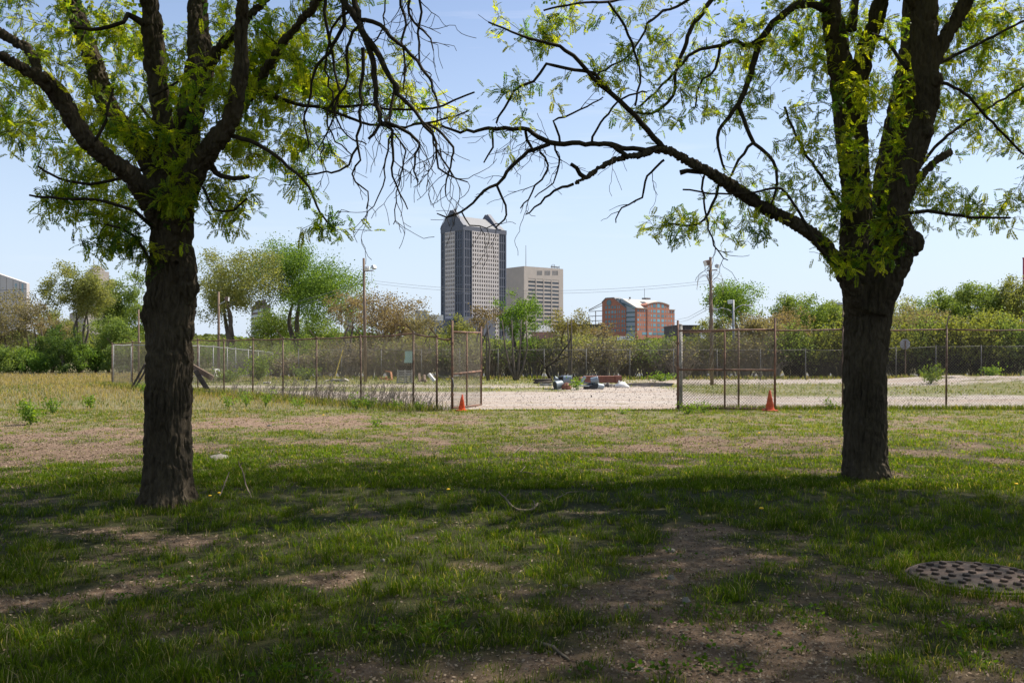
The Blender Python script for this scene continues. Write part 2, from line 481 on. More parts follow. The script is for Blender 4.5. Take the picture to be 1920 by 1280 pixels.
def mat_gravel():
    m = bpy.data.materials.new('gravel'); t, N, L, b = nt(m)
    tc = N.new('ShaderNodeTexCoord')
    def noise(s, d=6, r=.6, st=(1, 1, 1)):
        mp = N.new('ShaderNodeMapping'); mp.inputs['Scale'].default_value = st; L.new(tc.outputs['Object'], mp.inputs['Vector'])
        n = N.new('ShaderNodeTexNoise'); n.inputs['Scale'].default_value = s; n.inputs['Detail'].default_value = d; n.inputs['Roughness'].default_value = r
        L.new(mp.outputs['Vector'], n.inputs['Vector']); return n
    def ramp(src, p0, c0, p1, c1):
        r = N.new('ShaderNodeValToRGB'); r.color_ramp.elements[0].position = p0; r.color_ramp.elements[1].position = p1
        r.color_ramp.elements[0].color = (*c0, 1); r.color_ramp.elements[1].color = (*c1, 1); L.new(src, r.inputs['Fac']); return r
    a = ramp(noise(5, 10, .8).outputs['Fac'], .30, (.29, .245, .205), .70, (.53, .475, .42))
    g = ramp(noise(2.2, 6, .7).outputs['Fac'], .35, (.10, .13, .035), .7, (.30, .27, .14))
    at = N.new('ShaderNodeVertexColor'); at.layer_name = 'Col'
    mx = N.new('ShaderNodeMix'); mx.data_type = 'RGBA'; L.new(at.outputs['Color'], mx.inputs[0])
    L.new(a.outputs['Color'], mx.inputs[6]); L.new(g.outputs['Color'], mx.inputs[7])
    tr = ramp(noise(.9, 5, .6, (.10, 1, 1)).outputs['Fac'], .42, (1, 1, 1), .62, (.86, .77, .69))
    tm = N.new('ShaderNodeMix'); tm.data_type = 'RGBA'; tm.blend_type = 'MULTIPLY'; tm.inputs[0].default_value = 1
    L.new(mx.outputs[2], tm.inputs[6]); L.new(tr.outputs['Color'], tm.inputs[7])
    L.new(tm.outputs[2], b.inputs['Base Color']); b.inputs['Roughness'].default_value = .95; b.inputs['Specular IOR Level'].default_value = .1
    bp = N.new('ShaderNodeBump'); bp.inputs['Distance'].default_value = .03
    nn = noise(24, 6, .8); L.new(nn.outputs['Fac'], bp.inputs['Height']); L.new(bp.outputs['Normal'], b.inputs['Normal'])
    return m

def lot_green(x, y):
    """how green the lot is (weeds growing through the gravel)"""
    n = n2(x, y, .35, 31, 3); m = n2(x, y, 1.6, 33, 2)
    g = -.38 + 0 * x
    g += 1.5 * sstep(36.5, 39, y) * (1 - sstep(41, 44, y)) * (1 - sstep(1.5, 3, x))
    g += 1.1 * sstep(42, 46, y) * (1 - sstep(52, 56, y)) * (1 - sstep(4, 7, x))
    g += 1.4 * sstep(6, 8, x) * sstep(32.5, 35, y) * (1 - sstep(46, 49, y))
    g -= 1.0 * sstep(16, 19, x) * sstep(43, 45, y)
    g += .9 * sstep(46, 49, y) * (1 - sstep(7, 9, x))
    return np.clip(g + (n - .5) * 2.2 + (m - .5) * 1.2, 0, 1)

# lot: rows of quads clipped by the left fence line
def lot():
    ys = axis_pts([(26.15, 34, .16), (34, 57.5, .45)])
    V = []; q = []
    nx = 190
    for j, y in enumerate(ys):
        t = (y - FA[1]) / (FB[1] - FA[1])
        xl = (FA[0] + t * (FB[0] - FA[0]) - .1) if y < FB[1] else FB[0] + (y - FB[1]) * .8
        x = xl + (48 - xl) * (np.arange(nx) / (nx - 1)) ** 1.3
        x0 = (y - 26.15)
        yy = np.full(nx, y)
        if j == 0: yy = 26.1 + (n2(x, x * 0, 2.2, 41, 3) - .5) * .5
        V.append(np.stack([x, yy, gz_arr(x, yy) + .005], 1))
    V = np.concatenate(V)
    i = np.arange(nx - 1)[None, :] + nx * np.arange(len(ys) - 1)[:, None]
    q = np.stack([i, i + 1, i + nx + 1, i + nx], -1).reshape(-1, 4)
    g = lot_green(V[:, 0], V[:, 1])
    me = mesh_np('gravel_lot', V, q, np.full(len(q), 4), np.stack([g, g, g], 1), True)
    tag(link('gravel_lot', me, mat_gravel()), kind='structure')
lot()
rd = MB(); rd.box2((-60, 62, .006), (90, 70, .012))
tag(obj('road', rd, mat_simple('asphalt_pale', (.13, .128, .125), .9, noise=.15, nscale=.8)), kind='structure')
# ------------------------------------------------------------------ vegetation helpers
def unit(a):
    return a / np.maximum(np.linalg.norm(a, axis=-1, keepdims=True), 1e-9)

def blades(pos, h, w, lean, az, col, segs=2):
    """grass blades: two-segment tapering strips"""
    n = len(pos)
    dirv = np.stack([np.cos(az), np.sin(az), 0 * az], 1)
    side = np.stack([-np.sin(az), np.cos(az), 0 * az], 1)
    tw = rs.uniform(-1.2, 1.2, n)
    side = unit(side * np.cos(tw)[:, None] + dirv * np.sin(tw)[:, None])
    up = np.array([0, 0, 1.0])
    mid = pos + up * (h * .55)[:, None] + dirv * (h * lean * .35)[:, None]
    tip = pos + up * (h * (1 - .35 * np.minimum(lean, 1.4)))[:, None] + dirv * (h * lean)[:, None]
    hw = (w / 2)[:, None]
    V = np.stack([pos - side * hw, pos + side * hw, mid + side * hw * .75, mid - side * hw * .75, tip], 1).reshape(-1, 3)
    b = (np.arange(n) * 5)[:, None]
    idx = np.concatenate([b + np.array([0, 1, 2, 3]), b + np.array([3, 2, 4])], 1).ravel()
    cnt = np.tile([4, 3], n)
    c = np.repeat(col, 5, axis=0).reshape(n, 5, 3)
    c = c * np.array([.75, .75, 1.0, 1.0, 1.1])[None, :, None]
    return V, idx, cnt, c.reshape(-1, 3)

def merge(parts):
    V = []; I = []; C = []; K = []; n = 0
    for v, i, c, k in parts:
        V.append(v); I.append(np.asarray(i) + n); C.append(c); K.append(k); n += len(v)
    return np.concatenate(V), np.concatenate(I), np.concatenate(C), np.concatenate(K)

def leafquads(pos, size, col, aspect=.6, flat=0.0):
    """random leaf-sized rhombs"""
    n = len(pos)
    d = rs.normal(size=(n, 3)); d[:, 2] *= (1 - flat); d = unit(d)
    r = rs.normal(size=(n, 3)); s = unit(np.cross(d, r))
    size = np.broadcast_to(size, (n,))[:, None]
    V = np.stack([pos - d * size * .5, pos + s * size * aspect * .5, pos + d * size * .5, pos - s * size * aspect * .5], 1).reshape(-1, 3)
    idx = np.arange(4 * n); cnt = np.full(n, 4)
    return V, idx, cnt, np.repeat(col, 4, axis=0)

def frond_bank(nv=10, pairs=9, length=.14, ll=.030, lw=.011, seed=1):
    """pinnate fronds in local space (x along the rachis, z up): list of vertex arrays"""
    r = np.random.RandomState(seed); bank = []
    for k in range(nv):
        V = []
        bend = r.uniform(.1, .9); tw = r.uniform(-.4, .4)
        for i in range(pairs):
            t = (i + .8) / pairs
            a = bend * t
            p = np.array([length * (t - .15 * bend * t * t), tw * .05 * t, -length * .35 * bend * t * t])
            fw = np.array([math.cos(a * .8), 0, -math.sin(a * .8)])
            sc = (1 - .45 * abs(t - .55) / .55)
            for sgn in (-1, 1):
                lat = np.array([0, sgn * 1.0, r.uniform(-.35, .1)])
                d = unit((lat * .85 + fw * r.uniform(.35, .7)))
                nrm = np.cross(d, fw * sgn); nrm = unit(nrm)
                w = unit(np.cross(d, nrm + r.normal(size=3) * .25))
                L_ = ll * sc * r.uniform(.8, 1.15); W_ = lw * r.uniform(.85, 1.2)
                V += [p, p + d * L_ * .5 + w * W_ * .5, p + d * L_, p + d * L_ * .5 - w * W_ * .5]
        bank.append(np.array(V))
    return bank

def place_fronds(pos, dirs, bank, col, scale):
    """instantiate fronds (numpy) at pos, pointing along dirs"""
    n = len(pos)
    d = unit(dirs)
    up = np.array([0, 0, 1.0]) + rs.normal(size=(n, 3)) * .35
    y = unit(np.cross(up, d)); z = np.cross(d, y)
    k = rs.randint(0, len(bank), n)
    B = np.array(bank)[k] * scale[:, None, None]
    V = B[:, :, 0:1] * d[:, None, :] + B[:, :, 1:2] * y[:, None, :] + B[:, :, 2:3] * z[:, None, :] + pos[:, None, :]
    m = B.shape[1]
    V = V.reshape(-1, 3)
    q = len(V) // 4
    c = np.repeat(col, m, axis=0)
    # small per-leaflet variation
    c = c * np.repeat(rs.uniform(.82, 1.18, (q, 1)), 4, axis=0)
    return V, np.arange(len(V)), np.full(q, 4), c

class Skel:
    """branch skeleton that grows toward targets"""
    def __init__(s):
        s.pos = []; s.rad = []; s.lines = []
    def line(s, pts, rad, sub=.12, jit=0.0):
        pts = np.asarray(pts, float); rad = np.broadcast_to(np.asarray(rad, float), (len(pts),))
        # smooth resample (Catmull-Rom)
        n = len(pts); out = []; orr = []
        for i in range(n - 1):
            p0 = pts[max(i - 1, 0)]; p1 = pts[i]; p2 = pts[i + 1]; p3 = pts[min(i + 2, n - 1)]
            L_ = np.linalg.norm(p2 - p1); k = max(1, int(L_ / sub))
            for j in range(k):
                t = j / k
                q = .5 * ((2 * p1) + (-p0 + p2) * t + (2 * p0 - 5 * p1 + 4 * p2 - p3) * t * t + (-p0 + 3 * p1 - 3 * p2 + p3) * t ** 3)
                out.append(q); orr.append(rad[i] + (rad[i + 1] - rad[i]) * t)
        out.append(pts[-1]); orr.append(rad[-1])
        out = np.array(out); orr = np.array(orr)
        if jit:
            j = rs.normal(size=out.shape) * jit; j[0] = 0
            out = out + j
        s.lines.append((out, orr)); s.pos += list(out); s.rad += list(orr)
        return out
    def grow(s, targets, r1=.0025, rmax=.02, step=.14, wob=.10, slope=.010, maxr=None, attract=None, droop=0.0):
        T = np.asarray(targets, float)
        P0 = np.array(s.pos)
        dd = np.array([np.min(np.sum((P0 - t) ** 2, 1)) for t in T])
        order = np.argsort(dd)
        buf = np.zeros((len(P0) + len(T) * 30 + 100, 3)); buf[:len(P0)] = P0; cur = len(P0)
        rad = list(s.rad); ends = {}
        for ti in order:
            t = T[ti]
            d2 = np.sum((buf[:cur] - t) ** 2, 1)
            j = int(np.argmin(d2)); d = math.sqrt(d2[j])
            if d < .02:
                ends[ti] = np.array([0, 0, 1.0]); continue
            a = buf[j]
            k = min(28, max(2, int(d / step)))
            tt = np.linspace(0, 1, k + 1)[:, None]
            lat = rs.normal(size=3); dirn = (t - a) / d; lat -= dirn * (lat @ dirn)
            lat2 = rs.normal(size=3)
            pts = a + (t - a) * tt + lat * (np.sin(tt * math.pi) * wob * d) + lat2 * (np.sin(tt * 2 * math.pi) * wob * .4 * d)
            pts[:, 2] -= (np.sin(tt[:, 0] * math.pi)) * droop * d
            pts[1:-1] += rs.normal(size=(k - 1, 3)) * .02 * min(1, d)
            r0 = min(rad[j] * .75, rmax, r1 + slope * d)
            r0 = max(r0, r1)
            rr = r0 + (r1 - r0) * tt[:, 0]
            s.lines.append((pts, rr))
            buf[cur:cur + k] = pts[1:]; cur += k; rad += list(rr[1:])
            ends[ti] = unit(pts[-1] - pts[-2])
        s.pos = list(buf[:cur]); s.rad = rad
        return np.array([ends[i] for i in range(len(T))])
    def side_twigs(s, lines, per_m, lmin, lmax, r0, depth=1, down=0.0, kink=.5):
        new = []
        for pts, rr in lines:
            L_ = np.sum(np.linalg.norm(np.diff(pts, axis=0), axis=1))
            for _ in range(rs.poisson(L_ * per_m)):
                i = rs.randint(1, len(pts))
                d = unit(pts[i] - pts[i - 1])
                v = rs.normal(size=3); v -= d * (v @ d); v = unit(unit(v) * rs.uniform(.6, 1.2) + d * .7 + np.array([0, 0, -down]))
                ln = rs.uniform(lmin, lmax); k = max(2, int(ln / .05)); p = pts[i].copy(); q = [p.copy()]
                for _k in range(k):
                    v = unit(v + rs.normal(size=3) * kink * .4 + np.array([0, 0, -down * .12]))
                    p = p + v * ln / k; q.append(p.copy())
                ra = min(rr[i] * .7, r0)
                l = (np.array(q), np.linspace(ra, .0022, k + 1)); new.append(l)
        s.lines += new
        if depth > 1:
            new = new + s.side_twigs(new, per_m * 1.3, lmin * .4, lmax * .5, r0 * .6, depth - 1, down, kink)
        return new
    def mesh(s, sides=5, lines=None, minr=0):
        mb = MB()
        for pts, rr in (lines or s.lines):
            n = sides if rr[0] > .012 else 4 if rr[0] > .006 else 3
            mb.tube(pts, np.maximum(rr, minr), n, cap=False)
        return mb

def limb_mesh(lines, voxel, smooth=5, amp=.010, fs=(19, 19, 2.7), seed=0, extra=None):
    """weld trunk and limbs into one skin, then raise bark ridges on it"""
    mb = MB()
    for pts, rr in lines:
        mb.tube(pts, rr, 20)
    if extra: extra(mb)
    V = np.concatenate(mb.v); idx = [i for f in mb.f for i in f]; cnt = [len(f) for f in mb.f]
    me = mesh_np('tmp', V, idx, cnt)
    o = bpy.data.objects.new('tmp', me); COL.objects.link(o)
    m = o.modifiers.new('r', 'REMESH'); m.mode = 'VOXEL'; m.voxel_size = voxel
    m = o.modifiers.new('s', 'SMOOTH'); m.factor = .6; m.iterations = smooth
    dg = bpy.context.evaluated_depsgraph_get(); dg.update()
    ev = o.evaluated_get(dg)
    me2 = bpy.data.meshes.new_from_object(ev, depsgraph=dg)
    bpy.data.objects.remove(o)
    n = len(me2.vertices); co = np.zeros(n * 3, np.float32); me2.vertices.foreach_get('co', co); co = co.reshape(-1, 3).astype(float)
    no = np.zeros(n * 3, np.float32); me2.vertices.foreach_get('normal', no); no = no.reshape(-1, 3)
    warp = (fbm(co * 4.0, 3, seed + 50) - .5)[:, None] * 1.6
    q = co * np.array(fs) + warp
    r1 = sstep(0, .42, np.abs(2 * vnoise(q, seed) - 1))
    r2 = sstep(0, .5, np.abs(2 * vnoise(q * 1.9 + 9.1, seed + 1) - 1))
    r3 = vnoise(co * np.array([40, 40, 16]), seed + 2)
    ridge = .62 * r1 + .36 * r2 + .30 * r3
    lump = (fbm(co * 3.5, 3, seed + 9) - .5) * 2.4
    # bark relief scales with limb thickness: thin limbs get less
    co2 = co + no * (amp * (1.9 * (ridge - .95) + lump * .25))[:, None]
    me2.vertices.foreach_set('co', co2.astype(np.float32).ravel()); me2.update()
    me2.polygons.foreach_set('use_smooth', np.ones(len(me2.polygons), bool))
    me2.materials.clear()
    return me2
# ------------------------------------------------------------------ the big locust trees
def path(lst, Yd):
    """(u, v, radius_px[, Y]) -> points and radii"""
    pts = []; rad = []
    for a in lst:
        Y = a[3] if len(a) > 3 else Yd
        pts.append(P(a[0], a[1], Y)); rad.append(a[2] / F * Y)
    return np.array(pts), np.array(rad)

FROND = frond_bank(12, 9, .145, .036, .0165, 3)
FROND_BIG = frond_bank(6, 4, .24, .085, .042, 5)

def leaf_cols(n, kind):
    t = rs.uniform(0, 1, (n, 1)); u = rs.uniform(.75, 1.25, (n, 1))
    a = np.array([.11, .185, .016]); b = np.array([.285, .315, .028]); g = np.array([.055, .12, .022])
    if kind == 'green': b = np.array([.13, .20, .03])
    c = a + (b - a) * t
    c = np.where(rs.uniform(size=(n, 1)) < .2, g, c)
    return c * u

def visible(T, pad=60):
    u = 960 + T[:, 0] / np.maximum(T[:, 1], .1) * F; v = VH - (T[:, 2] - CH) / np.maximum(T[:, 1], .1) * F
    return (T[:, 1] > .3) & (u > -pad) & (u < 1920 + pad) & (v > -pad) & (v < 1280 + pad)

def region_targets(regs, Y0):
    T = []
    for (u, v, ru, rv, n, y0, y1) in regs:
        n = max(4, int(n * (.66 if Y0 < 11 else .8)))
        m = max(2, int(n / 5.5)); kk = rs.randint(0, m, n)
        a = (rs.normal(size=(m, 2)) * .55)[kk] + rs.normal(size=(n, 2)) * np.array([20. / ru, 13. / rv])
        Y = (Y0 + rs.uniform(y0, y1, m))[kk] + rs.normal(size=n) * .12
        front = (Y < Y0) & (n >= 40) & (rs.uniform(size=m) < .72)[kk]
        Y = np.where(front, Y0 + rs.uniform(.25, max(y1, .8), m)[kk], Y)
        for i in range(n):
            T.append(P(u + a[i, 0] * ru, v + a[i, 1] * rv, Y[i]))
    return np.array(T)

def crown_targets(c, r, n, hide=True):
    """points in the upper crown, kept out of the camera view and clumped to leave sun gaps"""
    k = n * 9
    d = unit(rs.normal(size=(k, 3))) * (rs.uniform(.25, 1, (k, 1)) ** .5)
    T = np.array(c) + d * np.array(r)
    q = fbm(T * .62, 2, 77)
    T = T[q > .53]
    if hide: T = T[~visible(T)]
    return T[:n]

def fronds_at(T, ends, per, spread, scale, bank, cols, jit=.018):
    n = len(T)
    k = np.repeat(np.arange(n), per)
    pos = T[k] + rs.normal(size=(len(k), 3)) * jit
    # set some spurs back along the twig
    back = rs.choice([0, .14, .26], (len(k), 1), p=[.5, .3, .2]); pos -= ends[k] * back
    d = ends[k] * .8 + rs.normal(size=(len(k), 3)) * spread + np.array([0, 0, -.15])
    cl = cols(n, '')[k] * rs.uniform(.85, 1.15, (len(k), 1))
    return place_fronds(pos, d, bank, cl, rs.uniform(scale[0], scale[1], len(k)))

def big_tree(name, label, base, limbs, branches, bare, regs, Y0, crown, ncrown, voxel, seed, extra=None, twig_down=.5, per=5, amp=.011):
    t = thing(name, label, 'tree', base)
    sk = Skel()
    wood = []
    for l in limbs:
        pts, rad = path(l, Y0); rad = rad * (.95 if l is limbs[0] else .89)
        n0 = len(sk.lines); sk.line(pts, rad, sub=.10); wood.append(sk.lines[n0])
    me = limb_mesh(wood, voxel, 5, amp, seed=seed, extra=extra)
    nvt = len(me.vertices); co = np.zeros(nvt * 3, np.float32); me.vertices.foreach_get('co', co)
    co = co.reshape(-1, 3) - ORG[t.name]; me.vertices.foreach_set('co', co.astype(np.float32).ravel()); me.update()
    link('trunk', me, M['bark'], t)
    br = Skel(); br.pos = list(sk.pos); br.rad = list(sk.rad)
    for l in branches:
        pts, rad = path(l, Y0); br.line(pts, rad, sub=.09, jit=.006)
    main = list(br.lines)
    T = region_targets(regs, Y0)
    ends = br.grow(T, r1=.0026, rmax=.018, step=.13, wob=.11, slope=.008)
    V1 = fronds_at(T, ends, per, .85, (.7, 1.2), FROND, leaf_cols)
    # bare, hanging twigs
    bs = Skel()
    for l in bare:
        pts, rad = path(l, Y0); bs.line(pts, rad, sub=.07, jit=.010)
    bs.side_twigs(list(bs.lines), 4.2, .12, .60, .006, 2, twig_down, .6)
    br.side_twigs(main, 2.2, .08, .35, .005, 1, .2, .6)
    CT = crown_targets(crown[0], crown[1], ncrown)
    up = Skel(); up.pos = list(sk.pos); up.rad = list(sk.rad)
    e2 = up.grow(CT, r1=.006, rmax=.05, step=.4, wob=.08, slope=.013)
    V2 = fronds_at(CT, e2, 7, .9, (.8, 1.3), FROND_BIG, leaf_cols, jit=.22)
    mb = br.mesh(6, minr=.0032)
    for pts, rr in bs.lines:
        mb.tube(pts, np.maximum(rr, .0032), 5 if rr[0] > .012 else 3, cap=False)
    for pts, rr in up.lines:
        mb.tube(pts, rr, 4 if rr[0] > .02 else 3, cap=False)
    obj('branch', mb, M['twig'], t, smooth=True)
    V, I, C, K = merge([(V1[0], V1[1], V1[3], V1[2]), (V2[0], V2[1], V2[3], V2[2])])
    leafobj('crown', V, I, K, C, M['leaf'], t)
    return t

# ---- left tree, about ten metres off
Y1 = 9.9
L_limbs = [
    [(313, 990, 64), (314, 945, 55), (314, 925, 50), (314, 880, 46.5), (315, 800, 45), (317, 700, 45), (319, 630, 45), (320, 575, 48), (322, 520, 48), (322, 470, 42), (322, 435, 38), (325, 400, 34)],
    # rear stem that carries on upward
    [(330, 500, 34, 10.1), (338, 430, 27, 10.15), (342, 350, 25, 10.2), (348, 280, 26, 10.25), (358, 200, 28, 10.3), (374, 130, 29, 10.4), (372, 60, 22, 10.5), (370, 0, 20, 10.6), (362, -120, 17, 10.8), (350, -300, 12, 11.2), (340, -480, 7, 11.6)],
    [(372, 150, 16, 10.4), (405, 100, 13, 10.3), (432, 68, 11, 10.2), (470, 28, 9, 10.1), (505, -8, 8, 10), (560, -90, 7, 9.8), (640, -220, 5, 9.6)],
    [(322, 330, 26, 9.9), (312, 270, 22, 9.95), (305, 220, 21, 10), (298, 175, 21, 10), (292, 130, 23, 10), (286, 60, 22, 9.9), (278, -10, 20, 9.8), (255, -150, 16, 9.5), (230, -330, 11, 9.2), (220, -480, 6, 9)],
    [(322, 400, 26, 9.8), (298, 335, 26, 9.9), (275, 285, 27, 10.1), (245, 250, 25, 10.3), (215, 222, 22, 10.5), (190, 165, 19, 10.7), (170, 100, 19, 10.8), (152, 50, 18, 11), (132, -10, 16, 11.2), (90, -130, 13, 11.6), (40, -280, 9, 12)],
    # big left-hand arc, in front
    [(318, 470, 28, 9.75), (302, 420, 24, 9.6), (278, 375, 23, 9.4), (250, 332, 21, 9.2), (205, 300, 19, 9), (165, 266, 19, 8.8), (135, 222, 19, 8.7), (108, 175, 20, 8.6), (85, 150, 19, 8.5), (45, 130, 14, 8.4), (0, 104, 12, 8.2), (-70, 70, 11, 8), (-180, -10, 9, 7.8), (-260, -150, 6, 7.6)],
    [(72, 142, 13, 8.5), (58, 100, 11, 8.55), (28, 78, 11, 8.6), (-10, 55, 10, 8.6), (-90, -20, 8, 8.6)],
    # right-hand arc
    [(318, 480, 30, 9.7), (330, 420, 27, 9.55), (347, 365, 25, 9.4), (375, 305, 24, 9.25), (405, 262, 23, 9.15), (430, 230, 20, 9.1), (444, 180, 17, 9.0), (452, 120, 16, 9.0), (454, 60, 15, 9.0), (452, -5, 14, 8.9), (445, -120, 12, 8.7), (455, -280, 8, 8.5), (470, -450, 5, 8.3)],
    # rear right limb that carries the hanging twigs
    [(345, 330, 16, 10.2), (400, 270, 13, 10.3), (445, 215, 12, 10.3), (480, 160, 11, 10.1), (510, 115, 10.5, 9.9), (545, 62, 10, 9.6), (588, 12, 9.5, 9.3), (612, -30, 8, 9.1), (640, -70, 7, 9), (690, -160, 6, 8.9)],
]
L_branches = [
    [(392, 300, 6, 9.4), (405, 325, 5.5, 9.3), (425, 332, 5, 9.2), (452, 336, 4.5, 9.1), (466, 333, 4, 9.05)],
    [(270, 45, 7, 9.8), (240, 25, 5, 9.7), (232, 42, 4, 9.6), (205, 52, 4, 9.6), (140, 55, 3, 9.6)],
    [(175, 268, 4, 8.8), (200, 225, 3, 8.8), (205, 185, 3, 8.8), (215, 165, 2, 8.8)],
    [(260, 195, 3, 9.8), (330, 290, 3.5, 9.3), (345, 320, 4, 9.35)],
    [(285, 180, 3, 9.4), (335, 155, 2.2, 9.3)],
    [(340, 240, 4, 10), (350, 215, 3, 9.9), (380, 160, 2.5, 9.6)],
    [(300, 300, 4, 9.7), (240, 330, 3.2, 9.6), (170, 345, 3, 9.5), (110, 335, 2.4, 9.4), (70, 310, 2, 9.4)],
    [(300, 440, 4.5, 9.6), (250, 395, 3.5, 9.4), (180, 375, 3, 9.3), (100, 372, 2.4, 9.2), (55, 365, 2, 9.2)],
    [(288, 500, 3.5, 9.6), (270, 470, 3, 9.5), (255, 445, 2.6, 9.4), (230, 430, 2, 9.4), (200, 420, 2, 9.4)],
    [(420, 250, 5, 9.2), (480, 270, 4, 9), (540, 310, 3, 8.8), (580, 350, 2.6, 8.7), (600, 400, 2, 8.7), (625, 425, 1.8, 8.7)],
    [(480, 165, 5, 10), (540, 190, 4, 9.8), (600, 200, 3.2, 9.6), (680, 198, 2.8, 9.4), (760, 205, 2.4, 9.3), (830, 198, 2.2, 9.2), (890, 172, 1.8, 9.2)],
    [(600, 200, 3, 9.6), (680, 230, 2.6, 9.4), (760, 236, 2.2, 9.3), (850, 220, 1.8, 9.2), (880, 208, 1.6, 9.2)],
    [(380, 350, 3, 9.3), (400, 390, 2.4, 9.2), (440, 395, 2, 9.1), (462, 372, 2, 9.1)],
]
LB = [
    [(612, -30, 8, 9.1), (628, -25, 8, 9.0), (641, -5, 7.6, 8.9), (655, 20, 7.2, 8.8), (672, 38, 6.8, 8.8), (686, 70, 6.6, 8.7), (705, 95, 6, 8.7), (722, 128, 5.4, 8.6), (737, 155, 4.8, 8.6), (752, 182, 4.2, 8.5), (772, 204, 3.6, 8.5), (790, 228, 3, 8.5), (812, 250, 2.2, 8.4), (822, 285, 1.8, 8.4), (850, 330, 1.6, 8.4)],
    [(674, 38, 4.6, 8.8), (710, 48, 4.2, 8.75), (732, 66, 3.8, 8.7), (750, 83, 3.6, 8.7), (772, 102, 3.4, 8.6), (791, 128, 3.2, 8.6), (808, 155, 2.6, 8.5), (815, 185, 2.2, 8.5), (822, 215, 1.6, 8.5)],
    [(640, -60, 6, 9), (662, -20, 6, 8.9), (668, 10, 6, 8.85), (674, 36, 6, 8.8)],
    [(684, 72, 6, 8.7), (697, 110, 5.8, 8.7), (704, 140, 5.6, 8.65), (703, 170, 5.2, 8.6), (707, 200, 4.8, 8.6), (716, 226, 4.4, 8.5), (732, 250, 3.2, 8.5), (736, 300, 2.4, 8.5), (740, 345, 1.8, 8.5), (768, 392, 1.2, 8.5)],
    [(612, -30, 4, 9.1), (609, 20, 3.4, 9), (614, 70, 3, 9), (625, 120, 2.6, 9), (634, 170, 2.2, 8.9), (628, 215, 1.8, 8.9), (600, 290, 1.4, 8.9)],
    [(752, -40, 3.2, 8.8), (754, 10, 2.8, 8.8), (760, 50, 2.4, 8.8), (755, 90, 2.2, 8.7), (762, 130, 2, 8.7), (754, 170, 1.4, 8.7)],
    [(772, -30, 3, 8.7), (768, 28, 2.6, 8.7), (785, 50, 2, 8.7), (806, 72, 1.8, 8.7), (813, 95, 1.2, 8.7)],
    [(778, -30, 3, 8.7), (790, 20, 2.4, 8.7), (784, 60, 2.4, 8.7), (786, 100, 2, 8.7), (791, 126, 2, 8.6)],
    [(724, -30, 2.2, 8.9), (722, 10, 1.8, 8.9), (716, 55, 1.8, 8.8), (704, 80, 1.6, 8.8)],
    [(680, 90, 4, 8.8), (681, 130, 3.6, 8.8), (676, 165, 3.2, 8.8), (678, 195, 3, 8.7), (671, 235, 2.8, 8.7), (670, 270, 2.4, 8.7), (676, 300, 2, 8.7), (658, 330, 1.8, 8.7), (690, 360, 1.4, 8.7), (688, 392, 1.2, 8.7)],
    [(645, -30, 5, 9), (646, 20, 4, 9), (645, 45, 4, 9), (630, 75, 3.8, 9), (615, 98, 3.4, 9), (592, 125, 3, 9), (586, 160, 2.4, 9), (570, 230, 2, 9), (578, 280, 1.4, 9)],
    [(671, 275, 2.4, 8.7), (650, 310, 2.2, 8.7), (622, 322, 2, 8.7), (560, 331, 1.6, 8.7)],
    [(716, 226, 3, 8.5), (700, 248, 3.2, 8.5), (694, 258, 2.6, 8.5)],
    [(720, 228, 4, 8.5), (745, 240, 3.6, 8.5), (768, 252, 3.2, 8.5), (784, 268, 3, 8.5), (783, 276, 2.4, 8.5), (775, 320, 1.8, 8.5), (786, 345, 1.2, 8.5)],
    [(790, 228, 3, 8.5), (808, 252, 2.8, 8.4), (820, 272, 2.6, 8.4), (818, 295, 2.2, 8.4), (836, 330, 1.8, 8.4), (876, 337, 1.2, 8.4)],
    [(795, 232, 3, 8.5), (832, 248, 2.8, 8.4), (848, 270, 2.4, 8.4), (850, 300, 2, 8.4), (838, 330, 1.6, 8.4), (834, 365, 1.2, 8.4)],
    [(738, 155, 3.2, 8.6), (742, 172, 3, 8.6), (733, 205, 3, 8.55), (722, 228, 2.6, 8.5)],
    [(736, 250, 2.4, 8.5), (722, 300, 2, 8.5), (720, 350, 1.6, 8.5), (690, 395, 1.1, 8.5)],
    [(738, 250, 2.2, 8.5), (760, 285, 2, 8.5), (752, 330, 1.6, 8.5), (735, 420, 1.1, 8.5)],
    [(672, 40, 3.2, 8.8), (650, 90, 3, 8.8), (655, 130, 2.6, 8.8), (640, 175, 2.2, 8.8), (615, 200, 2, 8.8), (620, 250, 1.6, 8.8), (660, 290, 1.2, 8.8)],
    [(660, 20, 3, 8.8), (630, 40, 2.6, 8.9), (612, 100, 2.2, 9), (618, 160, 2, 9), (640, 240, 1.6, 9), (690, 270, 1.2, 9)],
]
